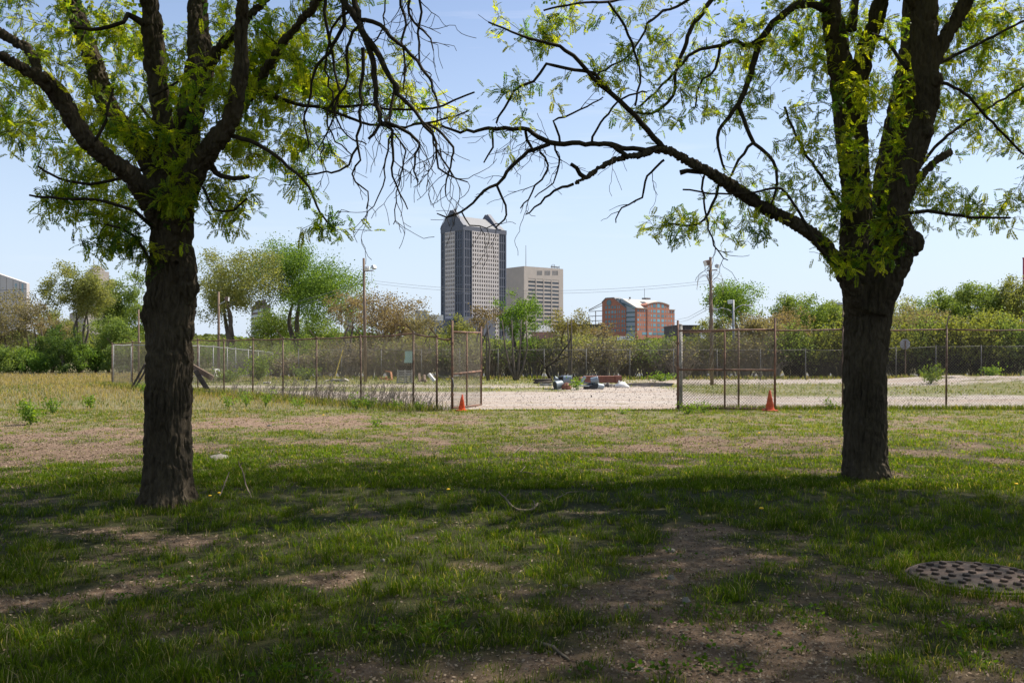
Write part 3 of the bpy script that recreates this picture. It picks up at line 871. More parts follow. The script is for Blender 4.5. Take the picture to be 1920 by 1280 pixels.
L_regs = [
    (110, 50, 130, 70, 150, -1.5, 2.5), (230, 45, 110, 60, 110, -1.2, 2), (370, 80, 110, 80, 120, -.6, 2.2), (490, 80, 90, 80, 150, -.8, 2.2), (575, 60, 70, 80, 100, -.8, 1.6),
    (50, 190, 90, 70, 100, -1.5, 2), (210, 190, 110, 60, 110, -.8, 2.5), (320, 190, 100, 60, 90, -.4, 2.4), (500, 200, 120, 65, 190, -.6, 2.4), (140, 270, 110, 45, 100, .2, 2),
    (60, 250, 60, 40, 30, -1, 1), (170, 330, 110, 26, 70, -.4, 1.6), (110, 372, 70, 12, 45, -.7, .2), (190, 400, 75, 26, 80, -.6, .8), (235, 440, 45, 22, 32, -.5, .6), (215, 445, 60, 18, 30, -.5, .3), (250, 480, 30, 20, 18, -.5, .2),
    (325, 335, 35, 40, 45, -.8, -.3), (310, 395, 26, 26, 18, -.8, -.4), (345, 250, 60, 40, 45, -.9, -.3), (270, 250, 60, 35, 40, -.9, .3), (400, 200, 45, 60, 60, -1.2, -.4),
    (440, 280, 90, 40, 85, -.6, 1.4), (540, 280, 70, 45, 60, -.8, .8), (565, 350, 30, 25, 16, -1.2, -.6), (600, 400, 28, 30, 14, -1.2, -.8), (615, 426, 22, 6, 6, -1.2, -1),
    (430, 375, 55, 24, 40, -.6, .6), (400, 410, 30, 20, 14, -.6, .3), (640, 120, 60, 100, 60, -.8, 1.2), (670, 40, 60, 50, 14, -.8, .5), (690, 195, 80, 30, 34, -.8, 0), (790, 200, 90, 22, 26, -.9, -.4), (730, 95, 50, 40, 12, -1, .2),
    (20, 95, 60, 50, 35, -1.6, 1), (590, 160, 60, 60, 70, -.6, 1.4), (500, 130, 100, 60, 90, .4, 2.2), (250, 120, 110, 50, 70, .6, 2.4), (285, 490, 14, 16, 6, -.45, -.3),
]
def l_burls(mb):
    for (u, v, Y, r) in [(356, 534, 9.75, 19), (350, 510, 9.7, 22), (290, 588, 9.85, 27), (296, 560, 9.75, 26)]:
        c = P(u, v, Y); R = r / F * Y
        mb.lathe(c - [0, 0, R * 2], [(R * .2, 0), (R * .65, R * .9), (R, R * 2), (R * .7, R * 3), (R * .2, R * 3.8)], 14)
    # root flare
    for k in range(7):
        a = k * 2 * math.pi / 7 + .3
        b = P(314, 900, Y1)
        mb.tube([b + [0.17 * math.cos(a), .17 * math.sin(a), 0], [b[0] + .23 * math.cos(a), b[1] + .23 * math.sin(a), .10], [b[0] + .34 * math.cos(a), b[1] + .34 * math.sin(a), -.05]], [.10, .08, .05], 10)

big_tree('locust_tree', 'dark locust tree on the left, lumpy trunk, bare twigs hanging from its right side', (GP(314, 945)[0], Y1, 0),
         L_limbs, L_branches, LB, L_regs, Y1, ((-3.0, 9.6, 8.2), (5.4, 5.2, 3.2)), 640, .0092, 3, l_burls, amp=.021, per=7)

# ---- right tree, twelve metres off
Y2 = 12.0
R_limbs = [
    [(1623, 935, 56), (1623, 895, 49), (1622, 860, 42.5), (1622, 800, 42), (1621, 720, 41.5), (1624, 640, 42.5), (1628, 580, 46), (1630, 545, 52), (1632, 510, 46)],
    # long left limb
    [(1622, 590, 28, 11.9), (1596, 535, 22, 11.7), (1568, 488, 17, 11.5), (1532, 446, 15, 11.3), (1500, 424, 14.5, 11.2), (1455, 401, 14, 11.1), (1412, 376, 14, 11), (1372, 350, 15, 10.9), (1335, 325, 12, 10.8), (1290, 302, 10, 10.7), (1245, 280, 9.5, 10.6), (1200, 290, 7.5, 10.5), (1152, 300, 7, 10.4), (1122, 316, 6.5, 10.35), (1098, 334, 6, 10.3), (1076, 344, 5.5, 10.3)],
    # left stem
    [(1618, 560, 38, 12.1), (1606, 460, 34, 12.2), (1606, 380, 31, 12.25), (1600, 300, 31, 12.3), (1594, 220, 34, 12.35), (1580, 150, 27, 12.3), (1570, 90, 24, 12.2), (1562, 40, 22, 12.1), (1555, -20, 21, 12), (1530, -160, 16, 11.7), (1500, -330, 11, 11.4), (1480, -480, 6, 11)],
    [(1600, 215, 26, 12.3), (1612, 150, 20, 12.2), (1624, 90, 19, 12.1), (1640, 45, 18, 12), (1652, 0, 17, 11.9), (1680, -120, 14, 11.6), (1720, -300, 8, 11.2)],
    [(1596, 60, 11, 12.2), (1600, 20, 10, 12.2), (1606, -20, 9, 12.2)],
    # rear middle stem
    [(1645, 540, 34, 12.3), (1655, 440, 30, 12.6), (1664, 350, 30, 12.8), (1676, 280, 30, 12.9), (1692, 200, 28, 13), (1706, 120, 26, 13.1), (1712, 60, 24, 13.2), (1715, -10, 22, 13.3), (1725, -160, 17, 13.5), (1740, -330, 10, 13.8)],
    # front right limb with the elbow
    [(1640, 580, 34, 11.8), (1672, 520, 26, 11.6), (1692, 485, 23, 11.5), (1700, 450, 23, 11.4), (1688, 420, 20, 11.35), (1684, 380, 22, 11.3), (1694, 335, 24, 11.25), (1712, 290, 25, 11.2), (1726, 245, 24, 11.15), (1740, 190, 23, 11.1), (1736, 140, 24, 11.1), (1732, 80, 27, 11.1), (1734, 20, 28, 11.1), (1736, -40, 27, 11.1), (1745, -200, 18, 11), (1760, -360, 10, 10.8)],
    [(1744, 130, 18, 11.1), (1772, 72, 15, 11.1), (1795, 35, 15, 11.1), (1815, -5, 15, 11.1), (1860, -90, 12, 11.1), (1930, -220, 7, 11)],
    # sawn stub
    [(1690, 395, 11, 11.4), (1712, 350, 10, 11.5), (1732, 325, 9, 11.6), (1755, 302, 8.5, 11.7), (1784, 283, 8, 11.8)],
    [(1722, 20, 14, 11.1), (1704, -10, 12, 11), (1680, -60, 9, 10.9)],
]
R_branches = [
    [(1245, 281, 6, 10.6), (1215, 246, 5.4, 10.5), (1190, 215, 5, 10.4), (1150, 180, 4.6, 10.3), (1112, 146, 4.2, 10.2), (1075, 105, 3.8, 10.1), (1035, 82, 3, 10), (990, 72, 2.6, 9.9), (960, 58, 2, 9.8), (914, 42, 1.6, 9.8)],
    [(1150, 180, 4, 10.3), (1115, 140, 3.4, 10.2), (1060, 128, 3, 10.1), (1025, 122, 2.8, 10), (1000, 152, 2.6, 10), (965, 172, 2.4, 9.9), (930, 232, 2, 9.9)],
    [(1550, 20, 9, 12), (1510, 5, 8, 11.8), (1470, 25, 7.5, 11.6), (1440, 55, 7, 11.5), (1420, 90, 6.4, 11.4), (1404, 150, 5.4, 11.3), (1384, 195, 5, 11.2), (1350, 243, 3.4, 11.1), (1345, 275, 2.6, 11), (1360, 320, 2, 11)],
    [(1384, 195, 4.4, 11.2), (1400, 240, 4, 11.1), (1412, 268, 4, 11.05), (1440, 290, 3.6, 11), (1456, 318, 3.2, 11), (1458, 345, 2.6, 11), (1445, 385, 2, 11)],
    [(1412, 268, 3, 11), (1385, 300, 2.6, 10.95), (1370, 330, 2.4, 10.9)],
    [(1448, 48, 5, 11.5), (1420, 75, 4.6, 11.4), (1395, 86, 4.2, 11.4), (1378, 76, 4, 11.3), (1340, 88, 3.6, 11.2), (1300, 98, 3, 11.1), (1262, 140, 2.4, 11), (1200, 200, 2, 10.9)],
    [(1350, 90, 3, 11.2), (1342, 130, 2.4, 11.2), (1310, 160, 2, 11.1), (1305, 200, 1.6, 11)],
    [(1365, -60, 6, 11.4), (1335, 0, 4.6, 11.2), (1302, 44, 4.2, 11.1), (1282, 92, 3.8, 11), (1268, 130, 3.2, 11), (1262, 180, 3, 10.9), (1222, 212, 2.6, 10.8), (1190, 210, 2, 10.8)],
    [(1310, -60, 4, 11), (1290, 0, 3, 11), (1245, 20, 2.6, 10.9), (1215, 45, 2.4, 10.8), (1200, 75, 2, 10.7), (1170, 110, 1.8, 10.6), (1120, 140, 1.8, 10.4)],
    [(1420, -60, 5, 11.5), (1365, -20, 3, 11), (1240, -10, 3, 10.6), (1140, 3, 2.6, 10.2), (1095, 5, 2.2, 10), (1020, 20, 1.8, 9.9)],
    [(1140, 3, 2.6, 10.2), (1172, 50, 2.6, 10.2), (1190, 95, 2.4, 10.3), (1200, 140, 2, 10.4), (1190, 200, 2, 10.4)],
    [(1275, 324, 5, 10.8), (1290, 320, 4.4, 10.8), (1335, 325, 5, 10.85)],
    [(1575, 500, 5, 11.4), (1540, 470, 4, 11), (1500, 400, 3, 10.9), (1465, 355, 2.6, 10.9), (1420, 360, 2.2, 10.9), (1350, 365, 2, 10.8), (1280, 355, 1.8, 10.8)],
    [(1350, 340, 3, 10.9), (1335, 385, 2.6, 10.8), (1310, 420, 2, 10.8), (1250, 420, 1.6, 10.8)],
    [(1700, 400, 4, 11.3), (1740, 395, 3.4, 11.2), (1800, 405, 3, 11.1), (1860, 408, 2.4, 11), (1895, 408, 1.8, 11)],
    [(1692, 360, 3, 11.2), (1760, 270, 3, 11.5), (1840, 210, 2.4, 11.8), (1925, 160, 2, 12)],
    [(1700, 130, 4, 11.3), (1660, 75, 3.4, 11.6), (1620, 60, 3, 11.8)],
    [(1740, 150, 4, 11.1), (1800, 170, 3, 11.3), (1860, 230, 2.4, 11.5), (1930, 300, 2, 11.6)],
    [(1755, 120, 4, 11.2), (1810, 95, 3, 11.4), (1880, 60, 2.4, 11.6), (1940, 30, 2, 11.8)],
    [(1585, 400, 4, 12), (1540, 330, 3, 11.8), (1500, 270, 2.6, 11.7), (1470, 200, 2.2, 11.6)],
]
RB = [
    [(1245, 281, 5, 10.6), (1200, 280, 4.6, 10.5), (1145, 272, 5, 10.4), (1110, 270, 4.6, 10.3), (1060, 268, 5, 10.2), (1030, 270, 5, 10.2), (1000, 252, 4.4, 10.1), (965, 241, 4, 10), (930, 240, 4, 10), (895, 244, 3.2, 9.9), (862, 248, 2.8, 9.8), (835, 240, 2.4, 9.8), (800, 230, 2, 9.7), (770, 232, 1.4, 9.7)],
    [(1180, 296, 4, 10.4), (1150, 275, 4.4, 10.4), (1095, 268, 4.4, 10.35)],
    [(1030, 270, 4.2, 10.2), (1000, 282, 4, 10.15), (970, 300, 3.8, 10.1), (945, 330, 3.4, 10), (932, 347, 3.2, 10), (905, 360, 2.8, 9.9), (885, 380, 2.4, 9.9), (866, 397, 2.2, 9.9), (835, 407, 1.8, 9.9), (822, 400, 1.2, 9.9)],
    [(931, 347, 2.6, 10), (938, 365, 2.4, 10), (948, 385, 2.2, 10), (950, 402, 2, 10), (925, 428, 1.4, 10)],
    [(1098, 334, 5, 10.3), (1086, 325, 4.4, 10.3), (1082, 312, 4, 10.25), (1070, 306, 3.6, 10.2)],
    [(985, 246, 3, 10.1), (990, 262, 3, 10.1), (1002, 285, 2.6, 10.1)],
    [(930, 238, 2.4, 10), (922, 250, 2.6, 10), (925, 275, 2, 10), (908, 302, 1.4, 10)],
    [(865, 397, 2, 9.9), (878, 420, 1.6, 9.9), (900, 425, 1.4, 9.9), (940, 420, 1, 9.9)],
    [(1245, 300, 2.6, 10.7), (1215, 330, 2.2, 10.6), (1200, 370, 2, 10.6), (1160, 395, 1.4, 10.6), (1155, 420, 1.1, 10.6)],
    [(1075, 345, 3, 10.3), (1040, 355, 2.4, 10.2), (1015, 380, 2, 10.2), (985, 400, 1.2, 10.2)],
    [(1012, 285, 2.4, 10.15), (1030, 310, 2, 10.1), (1005, 350, 1.8, 10.1), (975, 390, 1.2, 10.1)],
    [(1040, 272, 2.2, 10.2), (1050, 310, 1.8, 10.2), (1035, 345, 1.4, 10.2), (1000, 370, 1, 10.2)],
    [(1320, 330, 2.4, 10.8), (1320, 380, 2, 10.8), (1330, 430, 1.8, 10.8), (1345, 470, 1.4, 10.8), (1365, 490, 1, 10.8)],
    [(1110, 268, 2.6, 10.3), (1125, 230, 2.2, 10.3), (1170, 185, 2, 10.3), (1215, 170, 1.6, 10.3)],
    [(1050, 268, 2.4, 10.2), (1040, 225, 2, 10.2), (1048, 222, 2, 10.2), (1100, 200, 1.6, 10.2), (1130, 180, 1.2, 10.2)],
]
R_regs = [
    (1470, 75, 60, 45, 60, -.6, 1), (1560, 110, 80, 60, 110, -.9, 1.5), (1600, 60, 60, 50, 50, -.9, -.2), (1620, 200, 55, 28, 40, -.8, -.2), (1590, 180, 45, 40, 30, -.7, .3), (1600, 285, 45, 40, 40, -.8, -.3), (1630, 350, 45, 35, 40, -.9, -.2),
    (1620, 440, 48, 50, 85, -1.0, -.5), (1600, 500, 34, 26, 30, -1, -.5), (1545, 400, 60, 40, 45, -.9, .6), (1500, 330, 70, 50, 36, -1, .6), (1320, 400, 80, 34, 50, -1.4, -.8), (1270, 430, 50, 20, 22, -1.4, -1.1), (1390, 350, 70, 40, 30, -1.3, -.8),
    (1400, 420, 40, 25, 22, -1.3, -.9), (1310, 170, 90, 80, 60, -1.4, .2), (1240, 210, 90, 60, 46, -1.6, -.6), (1180, 130, 80, 70, 44, -1.8, -.8), (1060, 65, 80, 50, 34, -2, -1.4), (940, 35, 25, 15, 5, -2.2, -2), (1100, 15, 90, 20, 24, -2, -1), (1020, 150, 50, 30, 16, -2.1, -1.7), (990, 240, 50, 50, 5, -2, -1.8),
    (1460, 180, 80, 80, 60, -.8, .6), (1500, 250, 60, 50, 36, -.8, .4), (1300, 60, 100, 50, 40, -1.2, 0), (1430, 120, 50, 50, 20, -1, .4),
    (1860, 50, 90, 80, 130, -1, 1.8), (1870, 150, 90, 70, 140, -.8, 1.8), (1850, 235, 80, 50, 70, -.6, 1.4), (1770, 150, 60, 70, 50, -.6, 1.4), (1800, 30, 60, 50, 50, -1.2, .8), (1690, 60, 40, 60, 30, -1, 1.6), (1680, 150, 45, 60, 34, -.5, 1.2),
    (1790, 390, 75, 30, 70, -1, 0), (1740, 360, 60, 40, 34, -.8, .4), (1880, 372, 30, 18, 16, -1, -.4), (1900, 410, 24, 10, 6, -1, -.8), (1780, 280, 50, 50, 22, -.4, .8), (1700, 250, 30, 50, 20, -.9, -.6), (1690, 420, 30, 40, 20, -.9, -.5), (1920, 100, 40, 100, 50, -.6, 1.4), (1905, 300, 30, 40, 10, -.5, .5),
    (1660, 470, 30, 30, 22, -.9, -.5), (1535, 30, 60, 40, 40, -.6, .8), (1450, 20, 70, 30, 34, -.8, .4),
]
def r_extra(mb):
    for (u, v, Y, r) in [(1756, 148, 10.95, 12), (1714, 455, 11.4, 20), (1742, 245, 11.0, 12)]:
        c = P(u, v, Y); R = r / F * Y
        mb.lathe(c - [0, 0, R * 1.2], [(R * .3, 0), (R * .8, R * .5), (R, R * 1.2), (R * .7, R * 2), (R * .3, R * 2.4)], 12)
    for k in range(6):
        a = k * 2 * math.pi / 6 + .1
        b = P(1623, 860, Y2)
        mb.tube([b + [0.18 * math.cos(a), .18 * math.sin(a), 0], [b[0] + .25 * math.cos(a), b[1] + .25 * math.sin(a), .08], [b[0] + .36 * math.cos(a), b[1] + .36 * math.sin(a), -.06]], [.10, .08, .05], 10)
big_tree('locust_tree', 'dark locust tree on the right with a long limb reaching left and a sawn stub', (GP(1623, 895)[0], Y2, 0),
         R_limbs, R_branches, RB, R_regs, Y2, ((4.6, 11.4, 8.9), (6.0, 5.4, 3.4)), 1200, .0108, 11, r_extra, twig_down=.35, per=6, amp=.019)

# ---- unseen locust trees added outside the frame so their crowns shade the lawn
def unseen_shade_tree(x, y, h, cr, n, label, seed):
    t = thing('locust_tree', label, 'tree', (x, y, 0))
    sk = Skel(); c = np.array([x, y, 0.])
    sk.line(c + np.array([[0, 0, -.1], [0.02, 0, 1.2], [.05, .03, 2.8], [-.1, .1, 4.2]]), [.33, .27, .26, .17], .15)
    for k in range(5):
        a = k * 1.26 + seed
        d = np.array([math.cos(a), math.sin(a), 0])
        sk.line([c + [0, 0, 2.7], c + d * .7 + [0, 0, 3.6], c + d * 1.5 + [0, 0, 5.2], c + d * 2.2 + [0, 0, h - 1.5]], [.16, .12, .09, .04], .2)
    CT = crown_targets((x, y, h), cr, n)
    up = Skel(); up.pos = list(sk.pos); up.rad = list(sk.rad)
    e2 = up.grow(CT, r1=.006, rmax=.05, step=.45, wob=.08, slope=.013)
    obj('trunk', sk.mesh(12, sk.lines + up.lines), M['bark'], t, smooth=True)
    V, I, K, C = fronds_at(CT, e2, 9, .9, (.8, 1.3), FROND_BIG, leaf_cols, jit=.24)
    leafobj('crown', V, I, K, C, M['leaf'], t)
unseen_shade_tree(11.2, 8.8, 8.2, (5.4, 4.8, 3.0), 1350, 'unseen locust tree added for shade to the right of the manhole cover', 1)
unseen_shade_tree(3.9, -3.0, 8.2, (5.4, 4.8, 3.2), 1100, 'unseen locust tree added for shade close behind the viewpoint', 2)
unseen_shade_tree(-6.0, -2.6, 8.2, (5.2, 4.8, 3.2), 1300, 'unseen locust tree added for shade behind the viewpoint to the left', 3)
unseen_shade_tree(-10.4, 4.2, 8.0, (4.8, 4.6, 3.2), 1200, 'unseen locust tree added for shade beyond the left tree', 4)
unseen_shade_tree(12.0, -3.5, 8.2, (5.2, 4.8, 3.2), 900, 'unseen locust tree added for shade behind the viewpoint to the right', 5)
# ------------------------------------------------------------------ chain link fences
def chain(mb, A, B, z0, z1, pitch=.085, r=.0032, zoff=None):
    """woven wire between two ground points: two families of slanting wires"""
    A = np.asarray(A, float); B = np.asarray(B, float)
    d = B - A; Lh = np.linalg.norm(d[:2]); H = z1 - z0
    dirn = d / Lh; nrm = np.array([-dirn[1], dirn[0]])
    segs = []
    k = np.arange(-int(H / pitch) - 1, int(Lh / pitch) + 1)
    for sgn in (1, -1):
        for i in k:
            s0, s1 = (i * pitch, i * pitch + H)
            t0, t1 = max(0, -s0 / H), min(1, (Lh - s0) / H)
            if t1 - t0 < .01: continue
            a = s0 + H * t0; b = s0 + H * t1
            za, zb = (z0 + H * t0, z0 + H * t1) if sgn > 0 else (z1 - H * t0, z1 - H * t1)
            segs.append((a, za, b, zb))
    s = np.array(segs)
    p = np.stack([A[0] + dirn[0] * s[:, 0], A[1] + dirn[1] * s[:, 0], s[:, 1] + (A[2] if len(A) > 2 else 0) * 0], 1)
    q = np.stack([A[0] + dirn[0] * s[:, 2], A[1] + dirn[1] * s[:, 2], s[:, 3]], 1)
    w = unit(q - p); n3 = np.array([nrm[0], nrm[1], 0]); u3 = np.cross(w, n3)
    V = []
    for th in (0, 2.094, 4.189):
        o = math.cos(th) * n3 * r + math.sin(th) * u3 * r
        V += [p + o, q + o]
    V = np.stack(V, 1).reshape(-1, 3); m = len(s)
    Fs = []
    for i in range(m):
        b = i * 6
        Fs += [(b, b + 2, b + 3, b + 1), (b + 2, b + 4, b + 5, b + 3), (b + 4, b, b + 1, b + 5)]
    mb.add(V, Fs)

def fence(name, label, pts, H, mats, arm=0, r_post=.03, r_rail=.022, mesh_pitch=.085, wire_r=.0032, heights=None, group=None, armdir=None, wires=True):
    """pts: ground points of the posts in order"""
    base = np.array([pts[0][0], pts[0][1], gz(*pts[0])])
    t = thing(name, label, 'fence', base, group)
    cm = MB(); rm = MB()
    tops = []
    for i, (x, y) in enumerate(pts):
        z = gz(x, y); h = heights[i] if heights else H
        tops.append(np.array([x, y, z + h]))
        pm = MB()
        ln = rs.normal(size=2) * .012
        pm.tube([(x, y, z - .1), (x + ln[0], y + ln[1], z + h + .03)], r_post, 8)
        pm.lathe((x + ln[0], y + ln[1], z + h + .02), [(r_post * 1.2, 0), (r_post * 1.1, .03), (r_post * .5, .05)], 8)
        post = obj('post', pm, mats[0], t, smooth=True)
        if arm and armdir is not None and (arm is True or i in arm):
            am = MB(); e = np.array([x, y, z + h + .04]) + np.array(armdir)
            am.beam((x, y, z + h + .02), e, .035, .025)
            obj('arm', am, mats[0], post)
    for i in range(len(pts) - 1):
        a, b = tops[i], tops[i + 1]
        sag = np.array([0, 0, -.02 - .02 * rs.rand()])
        rm.tube([a, (a + b) / 2 + sag, b], r_rail, 6)
        z0 = min(gz(*pts[i]), gz(*pts[i + 1])) + .02
        chain(cm, pts[i], pts[i + 1], z0, (a[2] + b[2]) / 2 - .01, mesh_pitch, wire_r)
    obj('top_rail', rm, mats[1], t, smooth=True)
    obj('wire_mesh', cm, mats[2], t)
    if wires and arm is True and armdir is not None:
        wm = MB()
        for k in (.35, .68, .98):
            for i in range(len(pts) - 1):
                a = tops[i] + np.array(armdir) * k; b = tops[i + 1] + np.array(armdir) * k
                wm.tube([a, (a + b) / 2 - [0, 0, .04], b], .003, 3, cap=False)
        obj('barbed_wire', wm, mats[2], t)
    return t

def on_line(u, A=FA, B=FB):
    k = (u - 960) / F; d = B - A
    s = (k * A[1] - A[0]) / (d[0] - k * d[1])
    return tuple(A + s * d)

lp = [on_line(u) for u in (819, 775, 677, 593, 531, 474, 420, 371, 325, 285, 248, 210)]
lh = [2.08, 2.20, 2.16, 2.13, 2.13, 2.13, 2.13, 2.13, 2.14, 2.12, 2.12, 2.05]
fence('chain_link_fence', 'rusty chain link fence receding left from the open gate, its slanted arms leaning left', lp, 2.13,
      (M['rustpost'], M['rust'], M['wirerust']), arm=True, heights=lh, armdir=(-.22, -.10, .26), wires=False)
# short link from the last post to the gate post
fence('chain_link_fence', 'short chain link panel between the left fence and its open gate', [on_line(819 + .5), (-1.70, 25.75)], 2.03,
      (M['rustpost'], M['rust'], M['wirerust']), heights=[2.05, 2.02], r_post=.028)
# right run
RY = 26.6
rp_ = [((u - 960) / F * RY, RY) for u in (1278, 1385, 1580, 1774, 1968, 2160)]
fence('chain_link_fence', 'rust brown chain link fence running right from the closed gate behind the right tree', rp_, 2.30,
      (M['rustpost'], M['rust'], M['wirerust']), arm=(2, 3, 4), armdir=(.10, .05, .36), heights=[2.22, 2.30, 2.31, 2.31, 2.31, 2.31])
# return run behind the field corner
fence('chain_link_fence', 'silver chain link fence with a bright top rail at the back left of the lot', [((u - 960) / F * Y, Y) for u, Y in ((212, 45.3), (246, 47), (352, 46.5), (373, 48), (400, 50), (426, 53), (442, 56), (465, 60), (484, 64), (512, 70))], 1.95,
      (M['galv'], M['galv'], M['galvdull']), heights=[2.0, 2.0, 1.99, 1.98, 1.96, 1.9, 1.86, 1.8, 1.74, 1.6], wire_r=.0035, mesh_pitch=.12, r_rail=.03)
# far boundary
FY = 54.0
fp = [((u - 960) / F * FY, FY) for u in (560, 640, 715, 790, 862, 934, 1020, 1099, 1181, 1263, 1345, 1426, 1511, 1600, 1680, 1755, 1840, 1925, 2010)]
fence('chain_link_fence', 'grey chain link fence along the far side of the gravel lot, shrubs growing through it', fp, 1.80,
      (M['galvdull'], M['galvdull'], M['galvdull']), wire_r=.0028, mesh_pitch=.13, r_rail=.014, r_post=.028)

# ------------------------------------------------------------------ gates
def frame_gate(label, a, b, zb, zt, ext, mids, zmid, tilt=0, mat=None, diag=None, chainw=True, drop=(0, 0)):
    a = np.array([*a, 0.]); b = np.array([*b, 0.])
    t = thing('chain_link_gate', label, 'gate', (a[0], a[1], gz(a[0], a[1])))
    fr = MB(); r = .028
    def at(s, z): return a + (b - a) * s + np.array([0, 0, z])
    z0a, z0b = zb[0], zb[1]; z1a, z1b = zt[0], zt[1]
    st = obj('stile', MB().tube([at(0, z0a), at(0, z1a + ext[0])], .032, 8), mat, t, True)
    st = obj('stile', MB().tube([at(1, z0b), at(1, z1b + ext[1])], .032, 8), mat, t, True)
    obj('rail', MB().tube([at(0, z1a), at(1, z1b)], r, 8), mat, t, True)
    obj('rail', MB().tube([at(0, zmid[0]), at(1, zmid[1])], r, 8), mat, t, True)
    obj('rail', MB().tube([at(0, z0a + .03), at(1, z0b + .03)], r, 8), mat, t, True)
    for m in mids:
        obj('stile', MB().tube([at(m, z0a + (z0b - z0a) * m), at(m, z1a + (z1b - z1a) * m)], r * .9, 8), mat, t, True)
    cm = MB()
    A3 = a.copy(); B3 = b.copy()
    chain(cm, a[:2], b[:2], min(z0a, z0b) + .03, min(z1a, z1b) - .03, .085, .0034)
    obj('wire_mesh', cm, M['wirerust'], t)
    for s, zz in ((0, .45), (0, 1.2), (0, 1.9)):
        hb = MB(); hb.lathe(at(s, zz), [(.045, -.03), (.05, -.03), (.05, .03), (.045, .03)], 10)
        obj('hinge', hb, M['rust'], t)
    return t
frame_gate('open rusty chain link gate leaf swung away beside the left traffic cone', (-1.68, 25.6), (-.955, 28.1), (.05, -.0), (2.22, 2.25), (.32, .20), (.48,), (1.03, 1.07), mat=M['rust'])
frame_gate('closed rusty chain link gate panel beside the right traffic cone', ((1271 - 960) / F * 26.1, 26.1), ((1453 - 960) / F * 25.9, 25.9), (.03, .01), (2.26, 2.29), (.30, .34), (.485,), (1.15, 1.14), mat=M['rust'])
# stout grey gate post
gp = MB(); xg = (1275.5 - 960) / F * 26.35
gp.tube([(xg, 26.35, -.1), (xg, 26.35, 2.42)], .062, 12); gp.lathe((xg, 26.35, 2.42), [(.066, 0), (.066, .02), (.03, .05)], 12)
tag(obj('gate_post', gp, M['woodgray'], smooth=True), 'thick grey post the closed right gate hangs on', 'post')
# rope / chain holding the open gate
ch = MB()
ch.tube([P(819, 704, 26.05), P(830, 706.5, 25.95), P(847, 708, 25.7)], .012, 5)
ch.tube([P(822, 705, 26.0), P(838, 715, 25.9), P(847, 714, 25.7)], .010, 5)
ch.tube([P(847, 706, 25.6), P(849, 712, 25.55), P(850, 722, 25.55), P(848, 735, 25.55)], .02, 5)
tag(obj('gate_chain', ch, M['galvdull'], smooth=True), 'chain and wire tying the open left gate to its fence post', 'chain')

# ------------------------------------------------------------------ traffic cones
def cone(label, u, Y, h, m, lean):
    x = (u - 960) / F * Y; z = gz(x, Y)
    t = thing('traffic_cone', label, 'cone', (x, Y, z), 'traffic cones by the gates')
    b = MB(); b.box((x, Y, z + .02), (h * .56, h * .56, .035), rz=.3)
    obj('base', b, m, t, bevel=.008)
    c = MB(); prof = [(h * .225, .035), (h * .215, .06), (h * .185, h * .22), (h * .19, h * .23), (h * .13, h * .52), (h * .135, h * .53), (h * .075, h * .80), (h * .045, h * .97), (h * .036, h), (h * .02, h * .995)]
    V0 = len(c.v); c.lathe((x, Y, z), prof, 24)
    V = c.v[0]; k = (V[:, 2] - z); V[:, 0] += k * lean; c.v[0] = V
    obj('body', c, m, t, True)
cone('bright orange traffic cone at the foot of the open left gate', 865.5, 25.5, .47, M['cone'], .04)
cone('taller faded orange traffic cone at the free end of the closed right gate', 1443.5, 25.55, .58, M['conedull'], 0)

# ------------------------------------------------------------------ manhole cover
def manhole():
    cx, cy, R = 3.36, 6.56, .46
    z = gz(cx, cy) + .030
    t = thing('manhole_cover', 'round rusty cast iron manhole cover with raised studs, sunk in the grass', 'manhole cover', (cx, cy, z - .035))
    rg = MB()
    rg.lathe((cx, cy, z), [(R + .03, -.12), (R + .03, -.016), (R + .024, -.010), (R + .007, -.008), (R + .005, -.03)], 64)
    obj('frame_ring', rg, M['iron'], t)
    c = MB(); c.lathe((cx, cy, z), [(R, -.05), (R, .004), (R - .012, .010), (R - .03, .010), (R - .034, .005), (0.001, .005)], 72)
    n = 0
    for ring, (rr, k) in enumerate([(.085, 4), (.19, 9), (.29, 14), (.385, 19)]):
        for i in range(k):
            a = i * 2 * math.pi / k + ring * .37
            c.lathe((cx + rr * math.cos(a), cy + rr * math.sin(a), z), [(.028, .004), (.026, .020), (.021, .024), (.001, .024)], 14)
    obj('cover', c, M['iron'], t)
manhole()

# ------------------------------------------------------------------ things lying in the lot
def Q(u, v, Y): return P(u, v, Y)
def px(n, Y): return n / F * Y
def tub(label, u, v, Y, w, h, ax, mat, closed=False, group=None):
    """open plastic tub lying on its side: wall ring, rim and base"""
    c = P(u, v, Y); t = thing('plastic_tub', label, 'tub', (c[0], c[1], max(0, gz(c[0], c[1]))), group)
    ax = unit(np.array(ax, float)); L_ = px(w, Y); R = px(h, Y) / 2
    a = c - ax * L_ / 2; b = c + ax * L_ / 2
    o = MB(); k = 20
    o.tube([a, a + ax * .02, b - ax * .02, b, b, b - ax * .02, a + ax * .03], [R * .98, R, R * 1.04, R * 1.06, R * .98, R * .96, R * .9], k, cap=True)
    obj('wall', o, mat, t, True)
    rm = MB(); rm.tube([b - ax * .035, b - ax * .03, b, b + ax * .004], [R * 1.05, R * 1.1, R * 1.1, R * 1.02], k, cap=False)
    obj('rim', rm, mat, t, True)
    inn = MB(); inn.tube([b + ax * .002, b + ax * .003], [R * .97, R * .97], k)
    if not closed: obj('inside', inn, M['drumdark'], t)
G = 'grey plastic tubs heaped in the lot'
tub('grey plastic tub lying on top at the left of the heap', 1065, 711, 40.5, 16, 14, (1, -.25, .02), M['drum'], group=G)
tub('grey fluted tub at the bottom left of the heap', 1047, 721, 40.0, 15, 15, (-1, -.5, -.15), M['drum'], group=G)
